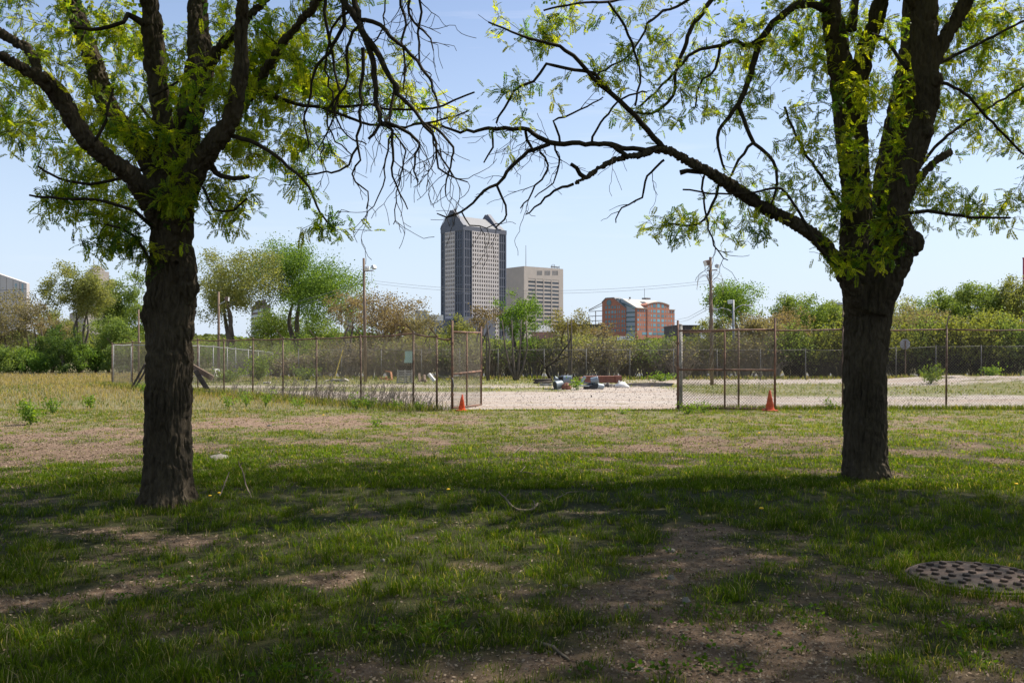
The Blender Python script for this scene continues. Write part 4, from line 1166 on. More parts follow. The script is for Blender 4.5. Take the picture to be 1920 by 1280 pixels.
tub('small pale tub at the back left of the heap', 1043, 710.5, 41, 9, 8, (-1, -.3, .5), M['drum'], group=G)
tub('grey plastic tub tipped up at the right of the heap', 1115, 712.5, 40.5, 14, 12, (1, -.2, .2), M['drum'], group=G)
tub('grey tub on the ground at the right end of the heap', 1125, 724, 39.8, 13, 10.5, (-1, -.4, .15), M['drum'], group=G)
def heap_bit(name, label, cat, pts, w, h, Y, mat):
    m = MB(); a, b = P(*pts[0], Y), P(*pts[1], Y + .2); m.beam(a, b, w, h)
    V = m.v[0]; V += rs.normal(size=V.shape) * .008
    tag(obj(name, m, mat, bevel=.01), label, cat)
heap_bit('scrap_panel', 'blue grey plastic panel lying across the middle of the tub heap', 'panel', ((1075, 716), (1110, 719)), .3, .06, 40.6, M['drum'])
heap_bit('plastic_pipe', 'grey pipe slanting up between the tubs', 'pipe', ((1086, 722), (1097, 706)), .10, .10, 40.4, M['drum'])
heap_bit('plastic_sheet', 'black plastic sheet crumpled under the right hand tubs', 'sheet', ((1098, 727), (1118, 723)), .5, .22, 40.4, M['drumdark'])
heap_bit('plastic_sheet', 'black plastic lump standing behind the left hand tubs', 'sheet', ((1053, 713), (1060, 709)), .3, .35, 40.9, M['drumdark'])
heap_bit('plastic_trim', 'long pale strip sticking out from the middle of the heap', 'trim', ((1078, 722), (1104, 724)), .1, .05, 39.9, M['drum'])
# red-brown lump
m = MB(); c = P(1062, 723, 39.9); m.lathe(c - [0, 0, .17], [(.14, 0), (.17, .08), (.15, .2), (.09, .28), (.02, .30)], 9); V = m.v[0]; V[:, 0] = c[0] + (V[:, 0] - c[0]) * 1.3; V += rs.normal(size=V.shape) * .012
tag(obj('clay_pot', m, M['redsteel']), 'red brown clay pot lying against the left tubs', 'pot')
# red steel trough
def trough():
    Y = 44.5; a = P(1106, 712.5, Y); b = P(1144, 712, Y); x0, x1 = a[0] - .25, b[0] + .25
    t = thing('steel_trough', 'red oxide steel hopper lying behind the grey tubs', 'trough', ((x0 + x1) / 2, Y, 0))
    zb, zt = P(0, 717.5, Y)[2], P(0, 706.5, Y)[2]
    zb = max(.02, zb)
    o = MB(); o.box2((x0, Y, zb), (x1, Y + .05, zt)); o.box2((x0, Y + .55, zb), (x1, Y + .6, zt)); o.box2((x0, Y + .053, zb), (x1, Y + .547, zb + .05))
    obj('body', o, M['redsteel'], t)
    f = MB(); f.box2((x0 - .02, Y - .05, zt + .002), (x1 + .03, Y + .65, zt + .04)); obj('flange', f, M['redsteel'], t)
    e = MB(); e.box2((x1 + .003, Y - .1, zb - .01), (x1 + .32, Y + .6, zt + .06)); obj('end_box', e, M['redsteel'], t)
    r = MB(); r.tube([(x0 - .28, Y + .3, (zb + zt) / 2), (x0 - .003, Y + .3, (zb + zt) / 2)], (zt - zb) / 2, 16); obj('drum', r, M['redsteel'], t, True)
    for s in (.3, .62):
        w = MB(); w.box2((x0 + (x1 - x0) * s, Y - .035, zb), (x0 + (x1 - x0) * s + .05, Y - .003, zt)); obj('rib', w, M['redsteel'], t)
trough()
m = MB(); c = P(1166, 722, 42); m.lathe((c[0], c[1], gz(c[0], c[1]) - .02), [(.20, 0), (.26, .06), (.22, .18), (.10, .26), (.02, .28)], 10); V = m.v[0]; V[:, 0] = c[0] + (V[:, 0] - c[0]) * 1.25; V += rs.normal(size=V.shape) * .025
m.beam(c + [-.18, 0, .02], c + [-.12, 0, .22], .08, .05)
tag(obj('sack', m, M['whitebag'], smooth=True), 'white crumpled sack on the gravel right of the tub heap', 'sack')
# kerb block and its mates
def block(name, label, cat, u0, u1, vt, vb, Y, dep, mat, rough=.02):
    a = P(u0, vb, Y); b = P(u1, vt, Y); zb = gz((a[0] + b[0]) / 2, Y) - .03
    m = MB(); n = 7
    xs_ = np.linspace(a[0], b[0], n); h = b[2]
    ring = lambda x, k: [(x, Y, zb), (x, Y, max(h, zb + .06) + k), (x, Y + dep, max(h, zb + .06) + k * .5), (x, Y + dep, zb)]
    V = np.array([ring(x, rs.normal() * rough) for x in xs_]).reshape(-1, 3); V[:, 1] += rs.normal(size=len(V)) * rough
    Fs = []
    for i in range(n - 1):
        for j in range(4):
            j2 = (j + 1) % 4; Fs.append((i * 4 + j, i * 4 + j2, i * 4 + 4 + j2, i * 4 + 4 + j))
    Fs += [(3, 2, 1, 0), tuple((n - 1) * 4 + j for j in range(4))]
    m.add(V, Fs)
    return tag(obj(name, m, mat), label, cat)
block('concrete_beam', 'long stained concrete beam lying to the right of the white sack', 'beam', 1178, 1262, 718, 726, 44, .35, M['concdark'])
block('concrete_block', 'short concrete block between the red hopper and the white sack', 'block', 1142, 1158, 720, 724, 42.6, .3, M['concrete'])
block('concrete_block', 'small concrete block just right of the tub heap', 'block', 1131, 1143, 717.5, 722, 42.8, .3, M['concdark'])
block('plank', 'dark plank on the ground left of the tub heap', 'plank', 1018, 1042, 728.5, 730.5, 40, .25, M['wooddark'], .005)
block('plank', 'pale plank lying flat beside the charred logs', 'plank', 1012, 1036, 719, 721, 45, .2, M['woodgray'], .005)
block('paving_slab', 'narrow paving slab near the open gate in the lot', 'slab', 907, 915, 726, 728, 42, .3, M['concrete'], .005)
block('paving_slab', 'paving slab in the weeds beside the narrow slab', 'slab', 918, 927, 727, 729, 41, .3, M['concrete'], .005)
m = MB()
for k in range(7):
    u0 = 998 + rs.uniform(0, 10); u1 = 1020 + rs.uniform(0, 16); v = 712 + rs.uniform(-1, 5)
    m.tube([P(u0, v + 1, 47 + k * .1), P(u1, v - rs.uniform(-1, 2), 47 + k * .15)], rs.uniform(.04, .08), 7)
tag(obj('log_pile', m, M['wooddark'], smooth=True), 'charred logs piled in front of the far fence', 'log pile')
m = MB(); m.beam(P(1108, 749, 33.5), P(1109, 740.5, 33.5), .05, .04); m.beam(P(1070, 748.5, 33.6), P(1107, 748.2, 33.6), .05, .03)
tag(obj('stake', m, M['wooddark']), 'small dark stake standing in the gravel in front of the heap', 'stake')

# left half of the lot, seen through the wire
def pallet():
    Y = 48; x0, x1 = P(744, 0, Y)[0], P(772, 0, Y)[0]; z0 = .0; z1 = P(0, 695, Y)[2]
    t = thing('wooden_pallet', 'grey wooden pallet standing on edge in the lot', 'pallet', ((x0 + x1) / 2, Y, 0))
    for k in range(6):
        z = z0 + .03 + k * (z1 - z0 - .08) / 5; o = MB(); o.box2((x0, Y, z), (x1, Y + .025, z + .07)); obj('board', o, M['woodgray'], t)
    for s in (0.02, .5, .96):
        x = x0 + (x1 - x0) * s; o = MB(); o.box2((x, Y + .028, z0), (x + .05, Y + .12, z1 + .05)); obj('bearer', o, M['woodgray'], t)
pallet()
m = MB(); m.box(P(766.5, 669, 49.5), (px(14, 49.5), .06, px(22, 49.5)), rz=.1); m.box(P(761, 677, 49.4), (px(6, 49.5), .05, px(6, 49.5)), rz=.1)
g = thing('notice_board', 'pale green notice board standing behind the pallet', 'board', (P(766, 0, 49.5)[0], 49.5, 0))
obj('panel', m, M['greenboard'], g)
m = MB(); xx = P(766, 0, 49.6)[0]
m.beam((xx - .12, 49.6, 0), (xx - .12, 49.6, 1.2), .07, .07); m.beam((xx + .12, 49.6, 0), (xx + .12, 49.6, 1.2), .07, .07); m.box((xx - .1, 49.65, .68), (.8, .05, .5))
obj('support', m, M['wooddark'], g)
def odd_wood(name, label, cat, segs, Y, w, h, mat):
    m = MB()
    for (a, b) in segs: m.beam(P(*a, Y), P(*b, Y + rs.uniform(-.3, .3)), w, h)
    return tag(obj(name, m, mat), label, cat)
odd_wood('broken_chair', 'broken orange wooden chair lying left of the pallet', 'chair', [((722, 695), (733, 697)), ((733, 697), (735, 711)), ((735, 711), (724, 711)), ((725, 711), (724, 706)), ((724, 711), (712, 708))], 48.5, .09, .07, M['woodorange'])
odd_wood('driftwood', 'heap of weathered boards to the right of the pallet', 'boards', [((786, 700), (787, 715)), ((790, 712), (798, 706)), ((784, 714), (800, 713)), ((796, 703), (797, 716))], 48, .12, .1, M['wood'])
odd_wood('plastic_pipe', 'white pipe leaning in the scrap right of the pallet', 'pipe', [((804, 701), (815, 714))], 47.5, .15, .14, M['whitebag'])
odd_wood('yellow_pole', 'thin yellow pole leaning against the shrubs behind the left fence', 'pole', [((643, 655), (627, 710))], 53, .05, .05, M['yellow'])
# leaning timbers by the left tree
odd_wood('timber_beam', 'thick weathered beam sloping down to the right of the left tree trunk', 'beam', [((352, 682), (399, 709))], 37, .24, .20, M['woodpole'])
odd_wood('timber_prop', 'dark timber prop holding up the sloping beam', 'prop', [((366, 694), (392, 735))], 36.8, .24, .18, M['wooddark'])
odd_wood('timber_prop', 'dark slanting timber pair on the left side of the left tree trunk', 'prop', [((272, 682), (247, 727)), ((277, 688), (254, 726))], 40, .07, .07, M['wooddark'])
m = MB(); m.tube([P(385, 736, 35.5), P(430, 738, 35.6), P(480, 739, 35.2), P(560, 741, 34.0)], [.10, .08, .06, .05], 8)
tag(obj('fallen_log', m, M['bark_far'], smooth=True), 'long grey log lying behind the left fence near the leaning beam', 'log')
block('concrete_block', 'broken concrete block on the gravel beyond the left fence', 'block', 493, 505, 715.5, 720, 47, .3, M['concrete'])
block('rubble', 'white rubble at the left back of the lot', 'rubble', 572, 580, 712.5, 714.5, 52, .2, M['white'], .01)
block('rubble', 'pale rubble below the yellow pole', 'rubble', 608, 652, 711, 714.5, 51, .4, M['concrete'], .07)
odd_wood('broken_chair', 'small white broken chair in the weeds beyond the left fence', 'chair', [((402, 693), (406, 706)), ((406, 706), (409, 706)), ((410, 692), (414, 704)), ((402, 693), (409, 692))], 50, .07, .06, M['whitebag'])

# ------------------------------------------------------------------ poles
def floodlight(t, c, aim, s, mat):
    """box housing with a glass front"""
    aim = unit(np.array(aim, float)); up = np.array([0, 0, 1.]); sdv = unit(np.cross(aim, up)); n = np.cross(sdv, aim)
    m = MB(); m.box(c, (s * .55, s, s * .8), ax=np.array([aim, sdv, n]))
    m.box(c - aim * s * .38, (s * .24, s * .5, s * .4), ax=np.array([aim, sdv, n]))
    f = obj('floodlight', m, mat, t, bevel=.015)
    g = MB(); g.box(c + aim * s * .285, (.012, s * .9, s * .7), ax=np.array([aim, sdv, n]))
    obj('lens', g, M['lens'], f)
def pole(label, u, vt, Y, r, lean=0, group=None):
    x = (u - 960) / F * Y; zt = P(0, vt, Y)[2]
    t = thing('light_pole', label, 'pole', (x, Y, 0), group)
    m = MB(); m.tube([(x + lean, Y, -.1), (x + lean * .5, Y, zt * .5), (x, Y, zt)], [r * 1.25, r * 1.1, r * .85], 12)
    obj('shaft', m, M['woodpole'], t, True)
    return t, x, zt
t, xL, zL = pole('tall wooden pole with two floodlights on its right side, above the reddish tree', 682, 484, 50, .075, .09)
m = MB(); m.beam(P(683, 508.5, 50), P(700, 507, 49.6), .05, .05); obj('arm', m, M['lampbrown'], t)
floodlight(t, P(688, 502.5, 49.8), (.1, 1, -.1), .26, M['white']); floodlight(t, P(701, 501, 49.5), (.8, -.5, .45), .26, M['lamp'])
m = MB(); m.tube([P(697, 508, 49.6), P(697, 530, 49.6)], .008, 4); obj('cord', m, M['cable'], t)
t, xR, zR = pole('tall vine covered wooden pole with two floodlights, behind the closed gate', 1332, 482, 45, .075, .08)
m = MB(); m.beam(P(1325, 507.5, 45), P(1345, 506, 45), .05, .05); obj('arm', m, M['lampbrown'], t)
floodlight(t, P(1325, 493, 44.8), (-.9, -.3, -.35), .32, M['lampbrown']); floodlight(t, P(1345, 499, 44.8), (.85, -.4, -.3), .24, M['lamp'])
m = MB(); m.beam(P(1322, 499, 44.9), P(1322, 507, 44.9), .025, .025); m.beam(P(1328, 499, 44.9), P(1328, 507, 44.9), .025, .025); obj('bracket', m, M['lamp'], t)
vn = Skel(); 
for k in range(26):
    z0 = rs.uniform(.5, 5.2); a = rs.uniform(0, 6.28); pts = []
    for j in range(7):
        zz = z0 + j * .16; aa = a + j * .5; rr_ = .09 + .02 * rs.rand() + (.22 * rs.rand() * (j > 4 and z0 > 3.2))
        pts.append((xR + .03 + rr_ * math.cos(aa), 45 + rr_ * math.sin(aa), zz))
    vn.line(pts, [.018] * 7, .2)
for k in range(9):
    s = rs.choice([-1, 1]); z0 = 4.8 + rs.rand() * .5
    vn.line([(xR, 44.95, z0), (xR + s * .25, 44.9, z0 + .35), (xR + s * (.45 + .2 * rs.rand()), 44.9, z0 + .2), (xR + s * (.55 + .25 * rs.rand()), 44.9, z0 - .35)], [.010, .009, .007, .005], .12, .015)
obj('vine', vn.mesh(4), M['graytwig'], t, True)
t, x_, z_ = pole('short reddish pole with one floodlight in front of the pale tree on the left', 410, 547, 52, .068)
m = MB(); m.beam(P(411, 571, 52), P(421, 565, 51.9), .05, .04); obj('arm', m, M['lamp'], t)
floodlight(t, P(426, 560.5, 51.8), (1, .1, -.1), .3, M['lampbrown']); 
t, x_, z_ = pole('thin bare pole just left of the left tree trunk', 260, 580, 52, .05)
t, x_, z_ = pole('thin bare pole hidden behind the right tree trunk with a lamp head', 1581, 566, 60, .05)
m = MB(); m.box(P(1577, 569, 60), (.45, .3, .12)); obj('lamp_head', m, M['lamp'], t)
# street lamp with two arms
Ys = 75; xs_ = P(1375, 0, Ys)[0]
t = thing('street_lamp', 'grey street lamp with two curved arms behind the closed gate', 'street lamp', (xs_, Ys, 0))
m = MB(); m.tube([(xs_, Ys, 0), P(1375, 562, Ys)], [.12, .08], 10); obj('pole', m, M['galv'], t, True)
for sg, u1, v1, v0 in ((1, 1402, 573, 583), (-1, 1343, 580, 587)):
    m = MB(); a = P(1375, v0, Ys); b = P(u1, v1, Ys); mid = (a + b) / 2 + [0, 0, .22]
    m.tube([a, a * .7 + b * .3 + [0, 0, .2], mid + (b - a) * .15, b], .04, 6); ar = obj('arm', m, M['galv'], t, True)
    h = MB(); h.box(b + [sg * .15, 0, 0], (.55, .25, .12)); obj('lamp_head', h, M['lamp'], ar, bevel=.04)
floodlight(t, P(1369, 566, Ys), (-.8, -.5, -.2), .38, M['lamp'])
# overhead wires
for k, (v0, v1, vm, lb) in enumerate([(524, 526, 547, 'upper thin cable strung between the two floodlight poles'), (529, 531, 552, 'lower thin cable strung between the two floodlight poles')]):
    m = MB(); A = P(684, v0, 50); B = P(1329, v1, 45); pts = []
    for s in np.linspace(0, 1, 25):
        p = A * (1 - s) + B * s; p[2] -= 4 * s * (1 - s) * (vm - (v0 + v1) / 2) / F * 47.5 * .92; pts.append(p)
    m.tube(pts, .007, 4); tag(obj('overhead_cable', m, M['cable']), lb, 'cable')
m = MB(); m.tube([P(682, 524, 50), P(630, 545, 56), P(560, 565, 65)], .011, 4); m.tube([P(682, 529, 50), P(630, 552, 56), P(560, 573, 65)], .011, 4)
tag(obj('overhead_cable', m, M['cable']), 'pair of cables running left from the left floodlight pole into the trees', 'cable')
m = MB(); m.tube([P(1334, 571, 45), P(1290, 595, 90), P(1265, 600, 160)], .014, 4); m.tube([P(1334, 576, 45), P(1290, 600, 90), P(1265, 606, 160)], .014, 4)
tag(obj('overhead_cable', m, M['cable']), 'low cables running from the vine covered pole toward the red office block', 'cable')
# octagonal road sign seen from the back
c = P(1697, 645, 57.5)
t = thing('road_sign', 'octagonal road sign seen from its bare grey back, in front of the hedge', 'sign', (c[0], c[1], 0))
m = MB(); R = .34; m.prism([(c[0] + R * math.cos(a), c[1], c[2] + R * math.sin(a)) for a in np.arange(8) * math.pi / 4 + math.pi / 8], (0, .02, 0)); obj('plate', m, M['galv'], t)
m = MB(); m.beam((c[0], c[1] - .05, 0), (c[0], c[1] - .05, c[2] + .22), .07, .05); obj('post', m, M['rustpost'], t)
# fence to the far right in front of the hedge carries white litter
for (u, v, w_, Y, lb) in [(1786, 716, 12, 50, 'white litter caught below the hedge at the right'), (1710, 738, 6, 36, 'pale stone on the gravel just right of the right tree'), (1838, 741, 7, 35, 'flat pale stone at the right of the lot')]:
    m = MB(); c = P(u, v, Y); r_ = px(w_, Y) / 2; m.lathe((c[0], c[1], gz(c[0], c[1]) - .01), [(r_, 0), (r_ * .9, r_ * .3), (r_ * .4, r_ * .5), (.01, r_ * .52)], 8); m.v[0] += rs.normal(size=m.v[0].shape) * r_ * .08
    tag(obj('stone', m, M['stone']), lb, 'stone')
# ------------------------------------------------------------------ far buildings
class Bld:
    """building with a corner toward us: local x runs along the right face, local y along the left face"""
    def __init__(s, name, label, cat, u, Y, deg):
        s.c = np.array([(u - 960) / F * Y, Y, 0.]); s.t = math.radians(deg)
        s.ex = np.array([math.cos(s.t), math.sin(s.t), 0]); s.ey = np.array([-math.sin(s.t), math.cos(s.t), 0])
        s.o = thing(name, label, cat, s.c, rz=s.t)
    def R(s, u, v):
        """photo column/row on the right face -> (x, z)"""
        d = np.array([(u - 960) / F, 1, 0]); k = np.linalg.solve(np.array([[d[0], -s.ex[0]], [d[1], -s.ex[1]]]), s.c[:2])
        return k[1], CH - (v - VH) / F * k[0]
    def L(s, u, v):
        d = np.array([(u - 960) / F, 1, 0]); k = np.linalg.solve(np.array([[d[0], -s.ey[0]], [d[1], -s.ey[1]]]), s.c[:2])
        return k[1], CH - (v - VH) / F * k[0]

NW = {}
def win(b, p, q, mat, wi=0, cache={}):
    """one window; beyond a hundred per building they gather in one object"""
    k = b.o.name; NW.setdefault(k, [0, MB(), mat])
    if NW[k][0] < 100:
        key = (tuple(np.round(np.abs(np.array(q) - np.array(p)), 2)), mat.name)
        c = (np.array(p) + np.array(q)) / 2
        if key not in cache:
            m = MB(); m.box((0, 0, 0), np.abs(np.array(q) - np.array(p))); V = np.concatenate(m.v)
            cache[key] = mesh_np('window', V, [i for f in m.f for i in f], [4] * 6); cache[key].materials.append(mat)
        o = bpy.data.objects.new('window', cache[key]); COL.objects.link(o); o.parent = b.o; o.location = tuple(c)
        NW[k][0] += 1
    else:
        NW[k][1].box2(p, q)
def winrest():
    for k, (n, m, mat) in NW.items():
        if m.v: tag(obj('window', m, mat, bpy.data.objects[k]), kind='stuff')

gran = mat_simple('grey_granite', (.135, .142, .172), .6, noise=.08, nscale=.2)
gpan = mat_simple('pale_granite', (.62, .56, .53), .7, noise=.06, nscale=.2)
gpanL = mat_simple('pale_granite_shade_side', (.46, .43, .42), .7, noise=.06, nscale=.2)
roofm = mat_simple('metal_roof', (.22, .218, .22), .6, noise=.04, nscale=.2)
towerglass = rand_glass(mat_simple('tower_glass', (.035, .043, .062), .2, spec=.4))

# ---- the tall tower
b = Bld('office_tower', 'tall grey granite office tower with gabled roof and antenna', 'skyscraper', 868.8, 700, 42)
W = b.R(949, 430)[0]; D = b.L(827, 430)[0]
ze = b.R(870, 423)[1]
body = MB(); body.box2((.6, .6, 0), (W - .6, D - .6, ze - .5)); obj('core', body, gran, b.o)
wall = MB(); pale = MB()
def face_boxes(mb, side, s0, s1, z0, z1, d0, d1):
    """a slab on a face: s along it, d out of it"""
    if side == 'R': mb.box2((s0, -d1, z0), (s1, -d0 if d0 else .6, z1))
    else: mb.box2((-d1, s0, z0), (-d0 if d0 else .6, s1, z1))
def zone(side, s0, s1, z0, z1, nx, nz, pier, span, mb, glassmat, d=.0, gd=-.35, edge=0):
    """grid of piers and spandrels with windows set back between"""
    cw = (s1 - s0) / nx; chh = (z1 - z0) / nz
    for i in range(nx + 1):
        s = s0 + i * cw; a = max(s0, s - pier / 2); c = min(s1, s + pier / 2)
        face_boxes(mb, side, a, c, z0, z1, 0, d + .06)
    for j in range(nz + 1):
        z = z0 + j * chh
        face_boxes(mb, side, s0 + .01, s1 - .01, max(z0, z - span / 2), min(z1, z + span / 2), 0, d)
    for i in range(nx):
        for j in range(nz):
            a = s0 + i * cw + pier / 2; c = s0 + (i + 1) * cw - pier / 2; e = z0 + j * chh + span / 2; f = z0 + (j + 1) * chh - span / 2
            if side == 'R': win(b, (a, .25, e), (c, .62, f), glassmat)
            else: win(b, (.25, a, e), (.62, c, f), glassmat)
zt = b.R(885, 433)[1]; zb0 = 12.0
x1 = b.R(884.5, 500)[0]; x2 = b.R(934.8, 500)[0]
nfl = 25
zone('R', x1, x2, zb0, zt, 12, nfl, 1.0, 1.3, pale, towerglass, d=.5)
zone('R', 1.2, x1 - .5, zb0, zt, 3, nfl // 2, .8, .9, wall, towerglass)
zone('R', x2 + .5, W - 1.0, zb0, zt, 3, nfl // 2, .8, .9, wall, towerglass)
y1 = b.L(853.5, 500)[0]; y2 = b.L(835.5, 500)[0]
zone('L', y1, y2, zb0, zt, 5, nfl, 1.0, 1.3, pale, towerglass, d=.5)
zone('L', 1.2, y1 - .5, zb0, zt, 3, nfl // 2, 1.2, 1.0, wall, towerglass)
zone('L', y2 + .5, D - .8, zb0, zt, 1, nfl // 2, 1.6, 1.0, wall, towerglass)
for (s0, s1) in ((0, 1.2), (x1 - .5, x1), (x2, x2 + .5), (W - 1.0, W)): face_boxes(wall, 'R', s0, s1, 0, ze - .02, 0, .3)
for (s0, s1) in ((.32, 1.2), (y1 - .5, y1), (y2, y2 + .5), (D - .8, D)): face_boxes(wall, 'L', s0, s1, 0, ze - .02, 0, .3)
wall.box2((-.34, -.34, zt + .02), (W + .3, .58, ze)); wall.box2((-.34, .6, zt + .02), (.58, D + .3, ze)); wall.box2((.6, .6, ze - .6), (W, D, ze - .03))
wall.box2((-.3, -.3, 0), (W, .58, zb0 - .02)); wall.box2((-.3, .6, 0), (.58, D, zb0 - .02))
obj('wall', wall, gran, b.o); obj('facade_panel', pale, gpan, b.o)
# gabled roof: ridge runs along local x
zr = b.L(847, 397)[1]
m = MB(); yr = D * .5
m.prism([(0.8, .2, ze), (.8, D - .2, ze), (.8, yr + 1.5, zr - 3), (.8, yr - 1.5, zr - 3)], (W - 1.6, 0, 0)); obj('roof', m, roofm, b.o)
for xx, th in ((-.36, 3.0), (W * .80, 3.2)):
    m = MB(); m.prism([(xx, -.36 if xx < 1 else .0, ze + .01), (xx, D + .3, ze + .01), (xx, yr + 1.2, zr + 1), (xx, yr - 1.2, zr + 1)], (th, 0, 0)); g = obj('gable', m, gran, b.o)
    c_ = MB()
    for sg in (-1, 1):
        c_.beam((xx + th / 2, yr + sg * 1.2, zr + 1.2), (xx + th / 2, (-.4 if sg < 0 else D + .3), ze + .2), th + .3, .7)
    obj('coping', c_, gran, g)
for k in range(7):
    s = yr + (k - 3) * 2.0; hh = (zr - ze) * (1 - abs(k - 3) / 5.5) - 4
    if hh > 1.5: win(b, (-.45, s - .6, ze + 1.5), (-.38, s + .6, ze + hh), towerglass)
m = MB(); zz = b.L(853, 376)[1]; m.tube([(4, yr, zr), (4, yr, zz)], [.5, .15], 5); m.tube([(4, yr - 1.4, zr + 4), (4, yr + 1.4, zr + 4)], .15, 4)
for k in range(4): m.tube([(4 - .5, yr, zr + 3 + k * 2), (4.5, yr, zr + 4 + k * 2)], .12, 4)
obj('antenna', m, M['galv'], b.o)
m = MB(); z0 = b.R(900, 595)[1]; m.box2((-6, -7, 0), (W * .6, -.4, z0)); m.box2((-9, D * .3, 0), (-.4, D, z0 - 2)); obj('podium', m, gran, b.o)

# ---- concrete block behind it
conc = mat_simple('beige_concrete', (.56, .485, .42), .85, noise=.06, nscale=.15)
b = Bld('office_building', 'beige concrete office block with horizontal window bands, right of the tower', 'building', 982.5, 770, 38)
W = b.R(1056, 504)[0]; D = 45; zt = b.R(983, 499)[1]
m = MB(); m.box2((.8, .8, 0), (W - .8, D, zt)); m.box2((0, 0, zt - 10), (W, .79, zt + .05)); m.box2((0, .8, 0), (.79, D, zt + .05))
sx = [b.R(u, 520)[0] for u in (990.5, 1005, 1019.6, 1034.4, 1048)]
zz = [b.R(1000, 521 + 7.42 * k)[1] for k in range(16)]
m.box2((0, 0, 0), (sx[0], .79, zt - 10)); m.box2((sx[4], 0, 0), (W, .79, zt - 10))
for i in (1, 2, 3): m.box2((sx[i] - .45, -.15, 0), (sx[i] + .45, .79, zt - 10.01))
prev = zt - 10.02
for k in range(15):
    zc = zz[k]; m.box2((sx[0], .05, zc + .85), (sx[4], .78, prev)); prev = zc - .85
    for i in range(4): win(b, (sx[i] + .5, .3, zc - .85), (sx[i + 1] - .5, .84, zc + .85), M['glass'])
m.box2((sx[0], .05, 0), (sx[4], .78, prev))
obj('wall', m, conc, b.o)
for g0, g1 in ((1006.5, 1017), (1021, 1032), (1035.5, 1046.5)):
    for k in range(5):
        a = b.R(g0 + (g1 - g0) * (k + .2) / 5, 507.5); c_ = b.R(g0 + (g1 - g0) * (k + .65) / 5, 516)
        win(b, (a[0], -.06, c_[1]), (c_[0], .02, a[1]), M['glass'])
m = MB(); xa, za = b.R(991.5, 459); m.tube([(xa, 4, zt), (xa, 4, za)], [.35, .2], 5); obj('antenna', m, M['galv'], b.o)
m = MB()
for k in range(6):
    x = W * .75 + k * 1.8; m.tube([(x, 3, zt), (x, 3, zt + rs.uniform(1.5, 4.5))], .3, 4)
m.box2((W * .74, 2.5, zt + 1.2), (W * .95, 3.5, zt + 2)); obj('roof_antenna', m, M['galvdull'], b.o)

# ---- red brick office block with glass atrium
brick = mat_simple('orange_brick', (.42, .185, .125), .85, noise=.08, nscale=.5)
teal = mat_simple('teal_metal', (.10, .16, .17), .5)
cream = mat_simple('cream_roof', (.46, .43, .38), .7)
b = Bld('office_building', 'red brick office block with a cream roof, curved pediment and glass atrium', 'building', 1194.5, 700, 42)
W = b.R(1265, 600)[0]; ze = b.R(1200, 578)[1]; zr = b.R(1200, 558.5)[1]
yA, yB = b.L(1190.5, 600)[0], b.L(1174, 600)[0]; yC = b.L(1129.8, 600)[0]
zrows = [b.R(1230, v)[1] for v in (583.5, 592, 600.5, 609.5, 618)]
# right face and main body
m = MB(); m.box2((0, 0, 0), (W, yA, ze)); m.box2((.5, yA + .01, 0), (W - .5, yC - .5, ze - .3))
# pediment with a curved top
xa, xb = b.R(1213, 570)[0], b.R(1254, 570)[0]; ztp = b.R(1234, 567)[1]; zs = b.R(1213, 571)[1]
poly = [(xa, -.5, 0), (xb, -.5, 0)] + [(xb + (xa - xb) * s, -.5, zs + (ztp - zs) * math.sin(math.pi * s) ** .8 + 0 * s) for s in np.linspace(0, 1, 13)]
m.prism(poly, (0, 9, 0)); obj('wall', m, brick, b.o)
cp = MB(); pts = [np.array([xb + (xa - xb) * s, -.4, zs + (ztp - zs) * math.sin(math.pi * s) ** .8 + .3]) for s in np.linspace(0, 1, 13)]
for i in range(12): cp.beam(pts[i], pts[i + 1], 1.0, .5)
cp.beam((0, -.2, ze + .2), (xa, -.2, ze + .2), .8, .5); cp.beam((xb, -.2, ze + .2), (W, -.2, ze + .2), .8, .5)
obj('coping', cp, cream, b.o)
# left gable block
zg = b.L(1150, 559)[1]; zgc = b.L(1130, 567.6)[1]; zgr = b.L(1174, 577)[1]
yp1, yp2 = b.L(1152, 559)[0], b.L(1137, 559)[0]
m = MB(); m.prism([(-.6, yB, 0), (-.6, yC, 0), (-.6, yC, zgc), (-.6, yp2, zg), (-.6, yp1, zg), (-.6, yB, zgr)], (9, 0, 0)); obj('gable_block', m, brick, b.o)
m = MB()
for p, q in (((yB, zgr), (yp1, zg)), ((yp1, zg), (yp2, zg)), ((yp2, zg), (yC, zgc))): m.beam((3, p[0], p[1] + .3), (3, q[0], q[1] + .3), 8, .8)
obj('coping', m, roofm, b.o)
# atrium
m = MB(); zat = zg + 0
m.prism([(.1, yA + .02, 0), (.1, yB - .02, 0), (.1, yB - .02, ze - .5), (.1, yA + .02, ze - .5)], (.38, 0, 0)); 
m.prism([(.1, yA + .02, ze - .4), (.1, yB + 14, zr - .5), (.1, yB + 4, zr - .5), (.1, yB - .02, ze - .4)], (.5, 0, 0))
obj('atrium_glass', m, M['glassblue'], b.o)
m = MB()
for z in zrows: m.box2((-.1, yA + .02, z - 1.9), (.09, yB - .02, z - .9))
m.beam((.1, yA, ze), (.1, yB + 14, zr), 1.2, .7); m.beam((.1, yB + 8, zr), (.1, yB + 16, zr), 1.2, .7); m.beam((.1, yB + 6, ze + 2), (.1, yB + 6, zr), .5, .5)
obj('atrium_frame', m, teal, b.o)
# roof slopes
m = MB(); m.prism([(1.2, .3, ze + .05), (1.2, yC * .9, ze + .05), (1.2, yC * .62, zr), (1.2, 16, zr)], (W - 5, 0, 0)); obj('roof', m, cream, b.o)
